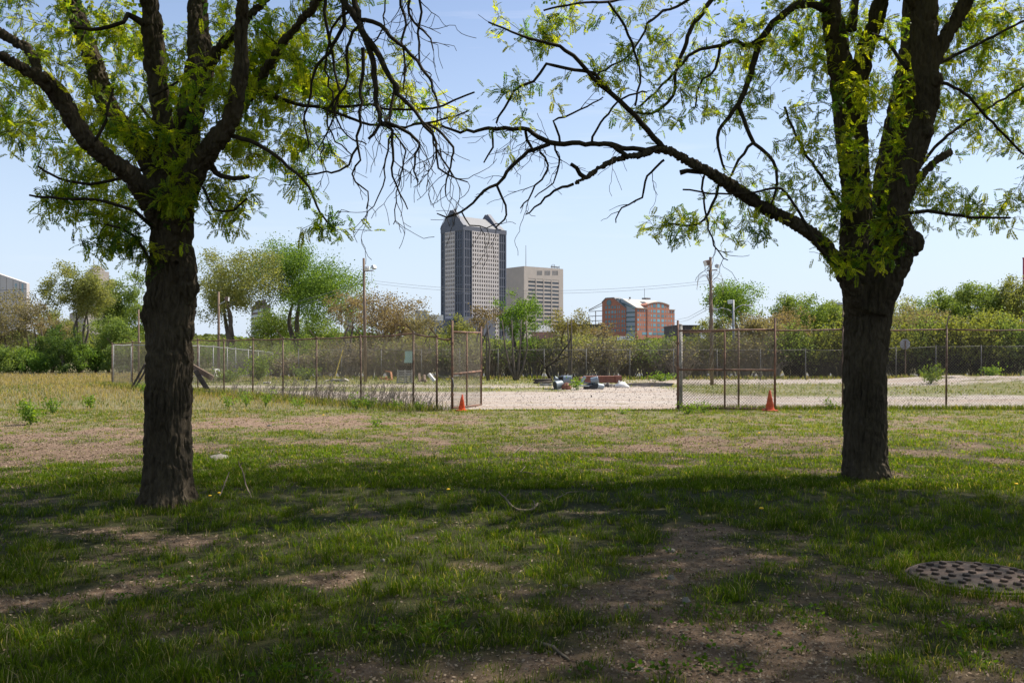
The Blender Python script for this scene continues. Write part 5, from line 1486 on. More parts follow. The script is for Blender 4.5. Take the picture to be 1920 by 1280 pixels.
# windows, right face
gw = M['glassteal']
for z in zrows:
    for u, w_ in ((1196.6, 3.2), (1200.8, 1.2), (1204, 1.2), (1208.4, 2.3), (1212.8, 1.2), (1216, 1.2), (1220.3, 2.2), (1226, 6), (1233.8, 5.8), (1241.7, 5.8), (1247.3, 2), (1251.8, 1.2), (1255, 1.2), (1258.8, 2.2), (1263.6, 2)):
        x = b.R(u, 600)[0]; hw = w_ * .41 / math.cos(b.t) / 2; hz = 1.15 if w_ > 5 else .85
        dd = -.55 if xa < x < xb else -.05
        win(b, (x - hw, dd, z - hz), (x + hw, dd + .3, z + hz), gw)
zc = b.R(1234, 574)[1]
for u, w_, h_ in ((1215.5, 1.2, 1.2), (1220.3, 2.2, 1.8), (1226, 6, 2.8), (1233.8, 5.8, 3.2), (1241.7, 5.8, 2.8), (1247.3, 2, 1.8), (1251.8, 1.2, 1.2)):
    x = b.R(u, 600)[0]; hw = w_ * .41 / math.cos(b.t) / 2
    win(b, (x - hw, -.55, zc - 1.2), (x + hw, -.3, zc - 1.2 + h_), gw)
zg0, zg1 = b.R(1230, 628)[1], b.R(1230, 623)[1]
for u0, u1 in ((1204, 1213.5), (1215.5, 1222), (1223.5, 1230), (1231.5, 1245), (1247, 1256), (1258, 1264)):
    x0, x1_ = b.R(u0, 600)[0], b.R(u1, 600)[0]; win(b, (x0, -.6 if xa < x0 < xb else -.08, zg0), (x1_, .1, zg1), gw)
# windows, left face
for j, v in enumerate((576, 585, 593.5, 602.5, 611, 619.5)):
    z = b.L(1150, v)[1]
    for u, w_ in ((1137.6, 2.4), (1143.4, 3), (1149.2, 3), (1154.6, 2.4), (1159.5, 1), (1162.6, 1), (1168, 2.4), (1172, 1.4)):
        if j == 0 and u > 1163: continue
        y = b.L(u, 600)[0]; hw = w_ * .43 / math.sin(b.t) / 2
        win(b, (-.7, y - hw, z - 1.1), (-.4, y + hw, z + 1.1), gw)
m = MB(); y = b.L(1143, 600)[0]; z = b.L(1143, 567.5)[1]; m.lathe((0, 0, 0), [(2.4, 0), (2.4, .3)], 16)
V = m.v[0]; V[:] = np.stack([-.65 - V[:, 2], y + V[:, 0], z + V[:, 1]], 1); obj('round_window', m, gw, b.o)
# open steel frame at the left end
m = MB(); yE = yC + 15
for y in (yC + 7.5, yE): m.beam((0, y, 0), (0, y, zgc - 2 - (y - yC) * .55), .5, .5)
for v in (583, 592, 601): z = b.L(1125, v)[1]; m.beam((0, yC, z), (0, yE, z), .5, .5)
m.beam((0, yC, zgc), (0, yE, b.L(1116.5, 580.5)[1]), .5, .5); m.beam((0, yC, zgc - 2), (0, yE, b.L(1116.5, 582)[1]), .4, .4)
obj('steel_frame', m, M['galv'], b.o)
m = MB(); m.tube([(16, 6, zr), (16, 6, zr + 8)], .2, 4); m.box2((20, 8, zr + .05), (26, 12, zr + 1.2)); m.box2((8, 14, zr + .05), (9, 15, zr + 1.5)); obj('roof_equipment', m, M['galvdull'], b.o)

# ---- other distant buildings
def blk(name, label, u0, u1, vt, Y, deg, mat, dep=30, vr=None, uc=None):
    """box building whose near corner is at column uc (default u0)"""
    uc = uc if uc is not None else u0
    bb = Bld(name, label, 'building', uc, Y, deg); W = bb.R(u1, 600)[0]; z = bb.R(uc, vt)[1]; D = bb.L(u0, 600)[0] if uc != u0 else dep
    mm = MB(); mm.box2((0, 0, 0), (W, D, z)); obj('wall', mm, mat, bb.o)
    rf = MB(); rf.box2((-.15, -.15, z + .003), (W + .15, D + .15, z + .5)); obj('parapet', rf, mat, bb.o)
    return bb, W, D, z
beige = mat_simple('pink_beige_panels', (.62, .56, .53), .8, noise=.04, nscale=.2)
bb = Bld('office_building', 'pale panelled building with a sloping top at the far left edge', 'building', 50, 260, 62)
b = bb; D = 45
zl = b.L(0, 514)[1]; zc = b.L(49, 531)[1]; W = b.R(55.5, 540)[0]; yl = b.L(0, 514)[0]
m = MB(); m.prism([(0, 0, 0), (0, D, 0), (0, D, zc + (zl - zc) / yl * D), (0, 0, zc)], (W, 0, 0)); obj('wall', m, beige, b.o)
m = MB()
for k in range(1, 6): m.box2((-.04, D / 6 * k * 0 + yl / 4 * k, 0), (-.002, yl / 4 * k + .12, zc + (zl - zc) / yl * (yl / 4 * k) - .3))
m.box2((-.05, 0, zc - 1.7), (-.002, D, zc - 1.58)); obj('panel_joint', m, M['concdark'], b.o)
for u, v, hh in ((30, 538, .9), (42.3, 538, .9), (42.3, 547, .35), (42.3, 554, .35), (42.3, 561, .35)):
    y, z = b.L(u, v); win(b, (-.08, y - .35, z - hh / 1), (.01, y + .35, z + hh / 1), M['glassteal'])
# stepped spire
sand = mat_simple('sandstone', (.44, .385, .34), .85, noise=.08, nscale=.3)
b = Bld('spire_tower', 'slender pinkish stepped tower behind the olive tree on the left', 'skyscraper', 158, 900, 45)
def tier(w, v0, v1):
    z0, z1 = b.R(158, v0)[1], b.R(158, v1)[1]; o = 20 - w / 2; return (o, o, z0), (o + w, o + w, z1)
m = MB()
for w_, v0, v1 in ((40, 680, 585), (30, 585.2, 545), (24, 545.2, 520), (17, 520.2, 505), (11, 505.2, 499), (7, 499.2, 495)): m.box2(*tier(w_, v0, v1))
for k in range(5): m.box2((-.5 + 5 + k * 7, 4.5, 100 * 0 + b.R(158, 585)[1]), (-.5 + 6.5 + k * 7, 4.9, b.R(158, 547)[1]))
obj('shaft', m, sand, b.o)
m = MB(); 
for dx in (-2.5, 3): m.tube([(20 + dx, 20 - dx, b.R(158, 496)[1]), (20 + dx, 20 - dx, b.R(158, 477 if dx > 0 else 480)[1])], .35, 4)
obj('antenna', m, M['galv'], b.o)
for j in range(7):
    for k in range(4):
        z = b.R(158, 582 - j * 5)[1]; win(b, (8 + k * 6, 4.8, z - 1), (10 + k * 6, 5.05, z + 1), M['glass'])
brown = mat_simple('brown_granite', (.20, .15, .14), .8)
b, W, D, z = blk('office_building', 'brown banded office tower seen between the two big trees on the left', 471, 506, 572, 600, 30, brown, uc=494)
m = MB(); m.box2((2, 2, z), (W - 2, D - 2, z + 4)); obj('penthouse', m, brown, b.o)
for j in range(9):
    zz_ = z - 3 - j * 3.4; win(b, (-.12, .8, zz_ - .9), (-.01, D - .8, zz_ + .8), M['glass']); win(b, (.6, -.12, zz_ - .9), (W - .6, -.01, zz_ + .8), M['glass'])
b, W, D, z = blk('office_building', 'pale striped building glimpsed behind the reddish leaves left of the pole', 646, 661, 578, 560, 20, sand, dep=12, uc=650)
for j in range(6): zz_ = z - 2 - j * 3; win(b, (.5, -.1, zz_ - .7), (W - .5, -.01, zz_ + .7), M['glass'])
greyb = mat_simple('grey_cladding', (.33, .34, .37), .7); whiteb = mat_simple('white_cladding', (.75, .73, .70), .6)
b, W, D, z = blk('office_building', 'grey building with a white framed glass front left of the tower', 778.5, 801, 583.5, 560, 14, greyb, dep=20, uc=779)
m = MB(); x0 = b.R(788.5, 600)[0]; m.box2((x0, -.5, z - .1), (W + .3, -.01, z + .8)); m.box2((x0, -.5, 0), (x0 + .7, -.01, z - .12)); m.box2((W - .3, -.5, 0), (W + .3, -.01, z - .12)); obj('white_frame', m, whiteb, b.o)
for j in range(6):
    for k in range(4): xx = x0 + .8 + k * (W - x0 - 1.2) / 4; win(b, (xx, -.15, z - 2.2 - j * 2.1), (xx + (W - x0 - 1.2) / 4 - .2, -.01, z - .5 - j * 2.1), M['glassblue'])
b, W, D, z = blk('low_building', 'low building with a white upper storey at the foot of the tower', 799, 830, 592, 600, 5, greyb, dep=25)
m = MB(); m.box2((-.4, -.5, z - 3.2), (W + .4, -.02, z + .6)); obj('upper_storey', m, whiteb, b.o)
win(b, (W * .24, -.1, 0), (W * .30, -.01, z - 3.4), M['glass']); win(b, (W * .60, -.1, 0), (W * .95, -.01, z - 6), M['glass'])
darkb = mat_simple('dark_fascia', (.07, .06, .06), .7); creamb = mat_simple('cream_wall', (.62, .50, .36), .8)
b, W, D, z = blk('warehouse', 'long low cream warehouse with a dark fascia left of the red office block', 1050, 1131, 610, 450, 3, creamb, dep=30)
m = MB(); m.box2((-.5, -.6, z - 1.8), (W + .5, -.02, z + .6)); obj('fascia', m, darkb, b.o)
b = Bld('low_building', 'low brick building with a grey hipped roof below the concrete block', 'building', 1000, 420, 4)
W = b.R(1044, 620)[0]; z = b.R(1000, 622)[1]; zr_ = b.R(1020, 609)[1]
m = MB(); m.box2((0, 0, 0), (W, 10, z)); obj('wall', m, mat_simple('pink_brick', (.36, .20, .17), .85), b.o)
m = MB(); m.add([(-.4, -.4, z), (W + .4, -.4, z), (W + .4, 10.4, z), (-.4, 10.4, z), (W * .35, 5, zr_), (W * .65, 5, zr_)], [(0, 1, 5, 4), (1, 2, 5), (2, 3, 4, 5), (3, 0, 4), (0, 3, 2, 1)]); obj('roof', m, mat_simple('slate_roof', (.27, .27, .28), .7), b.o)
b, W, D, z = blk('low_building', 'dark low building seen above the closed gate', 1268, 1312, 612, 300, 2, darkb, dep=20)
b, W, D, z = blk('sign_tower', 'tall red tower cut by the right edge of the view', 1917.5, 1960, 485, 400, -32, mat_simple('red_cladding', (.42, .08, .10), .7), dep=10)
# wall and white vans below the red office block
m = MB(); a = P(1150, 0, 300)[0]; c_ = P(1300, 0, 300)[0]; m.box2((a, 300, 0), (c_, 301, P(0, 643, 300)[2])); m.box2((a, 299.8, P(0, 643, 300)[2] + .003), (c_, 301.2, P(0, 643, 300)[2] + .3))
tag(obj('retaining_wall', m, mat_simple('dark_brick', (.16, .10, .09), .9)), 'dark brick embankment wall under the red office block', 'wall')
def van(label, u0, u1, Y, zb):
    x0, x1 = P(u0, 0, Y)[0], P(u1, 0, Y)[0]; L_ = x1 - x0; h = L_ * .42
    t = thing('parked_van', label, 'van', ((x0 + x1) / 2, Y, zb))
    m = MB(); m.prism([(x0, Y, zb + .3), (x0 + L_ * .98, Y, zb + .3), (x0 + L_, Y, zb + h * .5), (x0 + L_ * .9, Y, zb + h * .62), (x0 + L_ * .76, Y, zb + h), (x0 + L_ * .03, Y, zb + h)], (0, 2, 0)); obj('body', m, M['white'], t, bevel=.08)
    m = MB(); m.prism([(x0 + L_ * .70, Y - .02, zb + h * .62), (x0 + L_ * .85, Y - .02, zb + h * .62), (x0 + L_ * .76, Y - .02, zb + h * .9), (x0 + L_ * .70, Y - .02, zb + h * .9)], (0, .015, 0)); obj('window', m, M['glass'], t)
    for s in (.2, .8): m = MB(); m.cyl((x0 + L_ * s, Y - .05, zb + .35), (x0 + L_ * s, Y + .25, zb + .35), .35, 14); obj('wheel', m, M['rubber'], t)
zw = P(0, 643, 300)[2] + .3
van('long white van parked left of the red office block', 1158, 1184, 305, zw); van('small white car below the glass atrium', 1190, 1199.5, 303, zw); van('white car right of the atrium behind the shrubs', 1210, 1217, 304, zw)
winrest()
# ------------------------------------------------------------------ background trees and shrubs
OLIVE = ((.115, .135, .045), (.20, .20, .085)); GREEN = ((.065, .12, .022), (.145, .205, .045)); BRIGHT = ((.06, .12, .018), (.13, .19, .035))
RED = ((.12, .088, .06), (.18, .14, .095)); DARK = ((.035, .065, .018), (.08, .12, .03)); YEL = ((.11, .13, .03), (.19, .20, .05)); BRN = ((.12, .105, .07), (.19, .165, .11)); GRN2 = ((.08, .125, .03), (.16, .20, .06))
def crown_leaves(cl, ncl, size, c0, c1, spread, extra=None):
    k = rs.randint(0, len(cl), ncl)
    t = np.clip(rs.uniform(0, 1, len(cl)) * .7 + .3 * rs.uniform(0, 1, len(cl)), 0, 1)
    pos = cl[k] + np.clip(rs.normal(size=(ncl, 3)), -1.7, 1.7) * spread * rs.uniform(.5, 1.15, (ncl, 1))
    tt = np.clip(t[k] + rs.normal(size=ncl) * .12, 0, 1)[:, None]
    col = (np.array(c0) + (np.array(c1) - np.array(c0)) * tt) * 1.42
    return leafquads(pos, rs.uniform(.6, 1.25, ncl) * size, col, .7)

def bgtree(label, u, vt, hw, Y, cols, nleaf=7000, vb=None, v0=None, dens=1.0, seed=0, trunkw=.5, group=None, name='tree', flat=.0, cat='tree', ncl=None, multi=1, leafpx=2.3, twigs=True, gap=.42, lean=0):
    """vt/v0: rows of crown top and crown bottom, hw: half width in photo pixels"""
    x = (u - 960) / F * Y; z1 = P(0, vt, Y)[2]; z0 = P(0, v0, Y)[2] if v0 else z1 * .25
    z0 = max(.3, z0)
    t = thing(name, label, cat, (x, Y, 0), group)
    W = hw / F * Y; H = (z1 - z0) / 2; zc = (z0 + z1) / 2
    leafpx *= .76; nleaf = int(nleaf * 1.9); size = leafpx / (F * 1024 / 1920) * Y; W *= 1.15
    ncl = ncl or int(46 + 18 * W)
    # lobes give the crown an uneven outline
    nl = rs.randint(5, 8); cl = []
    lob = []
    for i in range(nl):
        a = rs.uniform(0, 2 * math.pi); e = rs.uniform(-.5, 1)
        lob.append(np.array([math.cos(a) * W * .52, math.sin(a) * W * .45, e * H * .5]))
    lob.append(np.array([rs.uniform(-.2, .2) * W, 0, H * .45])); lob.append(np.array([0, 0, 0.]))
    if name == 'shrub':
        for dx in (-.55, -.2, .2, .55): lob.append(np.array([dx * W, rs.normal() * .2 * W, -H * .6]))
    sizes = rs.uniform(.26, .66, len(lob))
    while len(cl) < ncl:
        i = rs.randint(len(lob)); d = unit(rs.normal(size=3)) * (rs.uniform(.35, 1) ** .4 * sizes[i] * (rs.uniform(1.1, 1.45) if rs.rand() < .13 else 1))
        p = lob[i] + d * np.array([W, W, H])
        if abs(p[2]) > H * 1.06 or abs(p[0]) > W * 1.15: continue
        cl.append(p + [x, Y, zc])
    cl = np.array(cl)
    sk = Skel(); base = np.array([x, Y, 0])
    tr = W * .065 * trunkw + .03
    tops = []
    for j in range(multi):
        off = np.array([rs.normal() * .25, rs.normal() * .2, 0]) * (multi > 1) * W * .3
        hgt = z0 + (z1 - z0) * rs.uniform(.3, .5)
        sk.line([base + off * .3 - [0, 0, .1], base + off + [0, 0, hgt * .35], base + off * 2 + [rs.normal() * W * .08 + lean * W * .5, 0, hgt * .7], base + off * 2.5 + [rs.normal() * W * .12 + lean * W, 0, hgt]], [tr * 1.25, tr, tr * .75, tr * .35], .5)
    if twigs: sk.grow(cl[::2] if len(cl) > 90 else cl, r1=size * .10, rmax=tr * .6, step=max(.4, W * .12), wob=.10, slope=.016)
    obj('trunk', sk.mesh(5, minr=size * .09), M['bark_far'], t, True)
    V, I, K, C = crown_leaves(cl, nleaf, size, cols[0], cols[1], np.array([1, 1, .85]) * W * .11 + size * .4)
    leafobj('crown', V, I, K, C, M['bgleaf'], t)
    return t

def shrub(label, u, vt, hw, Y, cols, nleaf=1500, nstem=45, leafpx=2.0, vb=None, bare=.5, group=None, seed=0, stemmat='graytwig', zlow=.0):
    """many stems fanning from the ground with leaves on the upper part"""
    x = (u - 960) / F * Y; H = P(0, vt, Y)[2]; W = hw / F * Y; z0 = gz(x, Y)
    t = thing('shrub', label, 'shrub', (x, Y, z0), group)
    size = leafpx / (F * 1024 / 1920) * Y
    mb = MB(); tips = []
    for i in range(nstem):
        a = rs.uniform(0, 2 * math.pi); sp = rs.uniform(0, 1) ** .7; hh = (H - z0) * (rs.uniform(.55, 1.0) * (1 - .35 * sp))
        d = np.array([math.cos(a), math.sin(a) * .7, 0]) * W * sp
        p0 = np.array([x, Y, z0 - .05]) + d * .35
        pts = [p0, p0 + d * .15 + [0, 0, hh * .35], p0 + d * .4 + [rs.normal() * .06 * W, 0, hh * .72], p0 + d * .65 + [rs.normal() * .1 * W, 0, hh]]
        r = size * .16
        mb.tube(pts, [r * 1.5, r * 1.1, r * .8, r * .45], 3, cap=False)
        for k in range(4):
            s = rs.uniform(.3, 1); q = pts[1] * (1 - s) + pts[3] * s if s > .35 else pts[1]; e = q + np.array([rs.normal() * .22 * W, rs.normal() * .2 * W, abs(rs.normal()) * .2 * hh])
            mid = (q + e) / 2 + rs.normal(size=3) * .04 * W
            mb.tube([q, mid, e], [r * .6, r * .5, r * .35], 3, cap=False); tips += [e, mid]
        tips += [pts[3], (pts[2] + pts[3]) / 2]
    obj('stem', mb, M[stemmat], t)
    tips = np.array(tips); tips = tips[tips[:, 2] > z0 + (H - z0) * bare * rs.uniform(.4, 1.2, len(tips))]
    if len(tips) and nleaf:
        V, I, K, C = crown_leaves(tips, nleaf, size, cols[0], cols[1], W * .08 + .05)
        leafobj('foliage', V, I, K, C, M['bgleaf'], t)
    return t

# left field edge
bgtree('olive brown tree at the far left edge in front of the panelled building', 18, 548, 62, 72, BRN, 5200, v0=690, multi=3, gap=.5)
bgtree('bare reddish tree with sparse leaves beside the panelled building', 68, 556, 38, 76, RED, 1100, v0=650, multi=3)
bgtree('tall pale olive tree with upright branches in front of the stepped tower', 152, 489, 54, 74, OLIVE, 9500, v0=640, multi=4)
bgtree('fresh green tree just left of the left locust trunk', 240, 507, 46, 78, GRN2, 6500, v0=690, multi=2)
bgtree('light green tree filling the gap behind the left fence corner', 205, 585, 44, 70, GRN2, 4800, v0=705, multi=3)
bgtree('low brownish tree between the panelled building and the olive tree', 100, 590, 34, 80, BRN, 2400, v0=700, multi=2)
for i, (u, vt, hw, c, lb) in enumerate([(8, 640, 36, GRN2, 'green shrub at the far left edge of the field'), (48, 655, 30, GREEN, 'second green shrub from the left along the field edge'), (95, 612, 32, DARK, 'dark green shrub below the low brownish tree'), (122, 605, 30, DARK, 'dark upright evergreen shrub below the olive tree'),
                                        (150, 640, 30, GREEN, 'rounded green shrub at the foot of the olive tree'), (180, 650, 30, BRIGHT, 'bright green shrub left of the fence corner'), (72, 665, 26, BRIGHT, 'low bright green shrub in the middle of the field edge'), (225, 640, 30, GRN2, 'green shrub seen through the fence corner'), (270, 640, 30, OLIVE, 'olive shrub hidden partly by the left locust trunk')]):
    bgtree(lb, u, vt, hw, 67 + (i % 3), c, 2600, v0=702, multi=3, name='shrub', cat='shrub', twigs=False, trunkw=.3)
# behind the left fence
bgtree('tall pale olive tree right of the left locust trunk', 432, 458, 80, 100, OLIVE, 13000, v0=640, multi=3, trunkw=.7)
bgtree('big broad green tree between the pale tree and the floodlight pole', 568, 447, 108, 104, ((.06, .115, .02), (.135, .195, .045)), 22000, v0=625, multi=2, trunkw=.6)
bgtree('green tree filling the gap below the two big trees', 520, 560, 60, 110, GRN2, 5200, v0=680, multi=2)
bgtree('reddish brown budding tree right of the left floodlight pole', 735, 548, 70, 80, ((.12, .09, .065), (.18, .14, .10)), 5600, v0=650, multi=5, trunkw=.7)
bgtree('sparse reddish sapling left of the left floodlight pole', 655, 545, 40, 70, RED, 1300, v0=640, multi=3, trunkw=.7)
bgtree('young green tree at the foot of the left floodlight pole', 665, 596, 40, 82, GREEN, 3200, v0=690, multi=2)
bgtree('olive brown sapling between the reddish tree and the tower', 795, 580, 34, 72, BRN, 900, v0=650, multi=3)
bgtree('olive bush with a rounded top below the tower', 855, 593, 34, 78, OLIVE, 3200, v0=680, multi=3)
bgtree('spindly tree with brown leaf clusters in front of the tower', 902, 560, 44, 60, RED, 900, v0=640, multi=3, ncl=22)
bgtree('bright green young tree in front of the concrete block', 975, 540, 46, 60, BRIGHT, 3400, v0=665, multi=4, trunkw=.9, ncl=60)
bgtree('brown green sapling with a flat top between the concrete and red blocks', 1072, 580, 46, 60, ((.11, .11, .04), (.19, .155, .07)), 1500, v0=640, multi=2, ncl=40)
bgtree('thin rust leaved sapling in front of the red office block', 1127, 600, 22, 60, RED, 350, v0=650, multi=2, ncl=12)
bgtree('pale green tree filling the gap left of the olive tree at the far left', 110, 560, 40, 92, OLIVE, 4200, v0=690, multi=3)
bgtree('soft green tree between the olive tree and the left locust trunk', 205, 540, 36, 96, GRN2, 4200, v0=690, multi=3)
bgtree('brown grey twiggy tree left of the red office block', 1100, 612, 34, 84, BRN, 1500, v0=670, multi=4)
bgtree('brown grey twiggy tree above the pallet', 760, 590, 46, 88, BRN, 2600, v0=680, multi=5)
bgtree('grey green tree left of the left floodlight pole below the big green tree', 610, 590, 46, 98, GRN2, 3600, v0=680, multi=3)
# right side
bgtree('light green tree between the street lamp and the right locust trunk', 1500, 572, 46, 118, GRN2, 3800, v0=660, multi=3)
bgtree('brown green tree just above the closed gate', 1345, 590, 40, 98, OLIVE, 2600, v0=660, multi=3)
bgtree('light green tree filling the gap left of the right locust trunk', 1570, 560, 40, 118, OLIVE, 3600, v0=660, multi=3)
bgtree('light green tree between the pale and the grey green trees at the right', 1726, 556, 36, 120, GRN2, 3200, v0=660, multi=3)
bgtree('soft olive tree between the two tall trees at the right edge', 1872, 530, 40, 118, OLIVE, 4200, v0=660, multi=3)
bgtree('light olive tree left of the tall green tree at the right', 1800, 552, 36, 116, OLIVE, 3200, v0=660, multi=3)
bgtree('green spreading tree behind the vine covered pole', 1385, 527, 62, 95, GREEN, 6500, v0=620, multi=2, trunkw=.8)
bgtree('reddish twiggy tree right of the street lamp', 1470, 578, 50, 90, RED, 2200, v0=650, multi=4)
bgtree('small bright green tree right of the street lamp', 1468, 550, 34, 110, GRN2, 3200, v0=640)
bgtree('green tree just left of the right locust trunk', 1535, 553, 42, 105, GRN2, 5000, v0=650, multi=2)
bgtree('pale tree just right of the right locust trunk', 1690, 553, 44, 110, OLIVE, 4600, v0=650, multi=3)
bgtree('grey green tree above the sign at the right', 1762, 535, 40, 112, GRN2, 4600, v0=640, multi=2)
bgtree('brown twiggy tree above the hedge at the right', 1740, 575, 60, 96, BRN, 3400, v0=650, multi=5)
bgtree('tall green tree second from the right edge', 1838, 517, 46, 105, GRN2, 6500, v0=640, multi=3)
bgtree('tall olive tree at the right edge', 1905, 515, 46, 103, OLIVE, 6500, v0=640, multi=3)
bgtree('low olive tree behind the hedge at the right edge', 1850, 580, 60, 92, YEL, 4600, v0=660, multi=3)
bgtree('pale brown tree behind the closed gate', 1420, 590, 50, 88, BRN, 3200, v0=660, multi=4)

# shrub belt behind the far fence: name each by what it stands near
belt = [
    (470, 668, 40, 66, GREEN, 1800, .2, 'green leafy shrub beyond the silver fence'), (520, 655, 40, 62, GRN2, 1500, .3, 'light green shrub right of the silver fence'), (560, 650, 38, 60, BRN, 900, .5, 'grey brown shrub left of the yellow pole'), (610, 645, 40, 60, OLIVE, 1100, .5, 'olive shrub touching the yellow pole'),
    (655, 640, 40, 59, BRN, 900, .5, 'brown shrub just right of the yellow pole'), (700, 640, 40, 59, BRN, 900, .5, 'brown shrub behind the broken orange chair'), (745, 636, 40, 58, OLIVE, 1100, .5, 'olive shrub behind the pallet'), (790, 640, 38, 58, BRN, 800, .5, 'brown shrub behind the heap of boards'), (832, 632, 36, 58, GRN2, 1000, .5, 'green shrub left of the open gate'),
    (880, 625, 36, 57, OLIVE, 1300, .55, 'olive shrub seen through the open gate'), (925, 632, 34, 58, GRN2, 1300, .6, 'green topped shrub just right of the open gate'), (955, 640, 34, 60, BRN, 900, .5, 'brown shrub left of the bright green tree'), (1000, 630, 38, 60, BRIGHT, 1400, .6, 'bright green shrub below the concrete block'), (1045, 632, 40, 59, OLIVE, 1400, .6, 'olive shrub behind the charred logs'),
    (1092, 632, 44, 57, BRN, 1500, .55, 'tan many stemmed shrub behind the grey tubs'), (1136, 628, 44, 57.5, BRN, 1300, .55, 'tan fan shaped shrub behind the red hopper'), (1175, 636, 36, 59, OLIVE, 1200, .55, 'olive shrub behind the white sack'), (1215, 632, 38, 59, GRN2, 1500, .5, 'green shrub behind the long concrete beam'), (1250, 628, 32, 57, GRN2, 1100, .55, 'green shrub just left of the closed gate'),
    (1275, 640, 34, 56, BRN, 600, .8, 'dark tangled shrub at the hinge post of the closed gate'), (1310, 622, 40, 58, YEL, 1400, .6, 'yellow green shrub in the left half of the closed gate'), (1350, 612, 40, 58, YEL, 1500, .6, 'yellow green shrub behind the middle of the closed gate'), (1395, 614, 42, 58, BRN, 1200, .55, 'brown shrub behind the right half of the closed gate'), (1440, 614, 42, 58, BRN, 1100, .5, 'brown tangled shrub behind the faded cone'),
    (1490, 605, 42, 58, GRN2, 2200, .6, 'green shrub right of the faded cone'), (1535, 612, 42, 58, YEL, 2000, .6, 'yellow green shrub left of the right locust trunk'), (1580, 606, 42, 58, YEL, 1800, .6, 'yellow green shrub half hidden by the right locust trunk'), (1640, 606, 42, 59, YEL, 2000, .6, 'yellow green shrub just right of the right locust trunk'),
    (1690, 600, 46, 60, YEL, 2600, .55, 'dense yellow green shrub above the octagonal sign'), (1740, 604, 46, 60, GRN2, 2400, .55, 'dense green shrub right of the octagonal sign'), (1790, 596, 46, 59, YEL, 2600, .5, 'tall yellow green shrub behind the right fence post'), (1840, 594, 46, 59, YEL, 2600, .5, 'tall yellow green shrub second from the right edge'), (1890, 596, 46, 59, GRN2, 2600, .45, 'dense green shrub at the right edge'), (1945, 598, 46, 59, GREEN, 2400, .4, 'dense green shrub cut by the right edge'),
]
for (u, vt, hw, Y, c, nl, br, lb) in belt:
    dark = u > 1440; vt = vt + rs.uniform(-16, 14) + (8 if not dark else 0); c = ((np.array(c[0]) * .75 + .03), (np.array(c[1]) * .75 + .03)) if not dark else c
    shrub(lb, u, vt - 6, hw * 1.2, Y, c, int(nl * (1.8 if dark else .95)), 90 if not dark else 110, 2.1, bare=br * .62, stemmat='graytwig' if not dark else 'twig', group='shrubs along the far fence')
# a second, denser rank on the right closes the view under the crowns
for (u, vt, lb) in [(1300, 640, 'dark brown thicket behind the left part of the closed gate'), (1400, 640, 'dark brown thicket behind the right part of the closed gate'), (1500, 640, 'dark brown thicket left of the right locust trunk'), (1600, 636, 'dark brown thicket behind the right locust trunk'), (1680, 630, 'dark brown thicket below the octagonal sign'), (1770, 630, 'dark brown thicket behind the right fence post'), (1860, 630, 'dark green thicket low at the right edge'), (1950, 630, 'dark green thicket outside the right edge')]:
    bgtree(lb, u, vt, 62, 62.0, ((.05, .042, .025), (.12, .095, .06)) if u < 1800 else DARK, 4200, v0=706, multi=5, name='shrub', cat='shrub', twigs=True, trunkw=.3)
for (u, vt, c, lb) in [(560, 640, GRN2, 'low green thicket far beyond the left fence'), (640, 650, BRN, 'low brown thicket far beyond the yellow pole'), (730, 645, BRN, 'low brown thicket far beyond the pallet'), (815, 640, OLIVE, 'low olive thicket far beyond the scrap boards'), (890, 640, OLIVE, 'low olive thicket beyond the road at the open gate'), (970, 645, GRN2, 'low green thicket beyond the road right of the open gate'), (1050, 645, OLIVE, 'low olive thicket beyond the road behind the tub heap'), (1130, 648, OLIVE, 'low olive thicket beyond the road behind the red hopper'), (1210, 648, GRN2, 'low green thicket beyond the road left of the closed gate'), (345, 640, OLIVE, 'low olive thicket right behind the left locust trunk'), (440, 640, GREEN, 'low green thicket beyond the silver fence')]:
    bgtree(lb, u, vt - 14 + rs.uniform(-8, 14), 66, 78, c, 3800, v0=698, multi=3, name='shrub', cat='shrub', twigs=False, trunkw=.3)
# the forked dark sapling leaning in front of the far fence
sk = Skel(); sk.line([P(1038, 722, 50), P(1031, 708, 50), P(1025, 697, 50), P(1026, 688, 50), P(1038, 678, 50.2), P(1048, 668, 50.4), P(1056, 656, 50.5), P(1066, 645, 50.6)], [.09, .085, .08, .06, .055, .05, .04, .03], .3)
sk.line([P(1026, 692, 50), P(1020, 688, 50), P(1016, 678, 50), P(1008, 668, 50.2)], [.05, .04, .03, .02], .3); sk.line([P(1036, 680, 50.2), P(1050, 672, 50), P(1068, 668, 49.8)], [.03, .025, .02], .3)
sk.side_twigs(list(sk.lines), 2.2, .3, .9, .02, 1, 0, .5)
tag(obj('sapling', sk.mesh(6, minr=.012), M['twig'], smooth=True), 'dark leafless sapling with a crooked stem left of the grey tubs', 'sapling')
for (u, Y, lb) in [(915, 53, 'pair of thin grey stems just right of the open gate'), (968, 53, 'clump of thin stems below the bright green tree'), (1069, 55, 'two straight thin stems behind the tub heap')]:
    mb = MB(); n = 4 if u == 968 else 2
    for k in range(n):
        du = (k - (n - 1) / 2) * (10 if u == 968 else 4)
        mb.tube([P(u, 716, Y), P(u + du * .8, 692, Y), P(u + du * 1.4, 650, Y), P(u + du * 1.6 + rs.normal() * 3, 600, Y)], [.10, .07, .05, .03], 7)
    tag(obj('sapling', mb, M['bark_far'], smooth=True), lb, 'sapling')
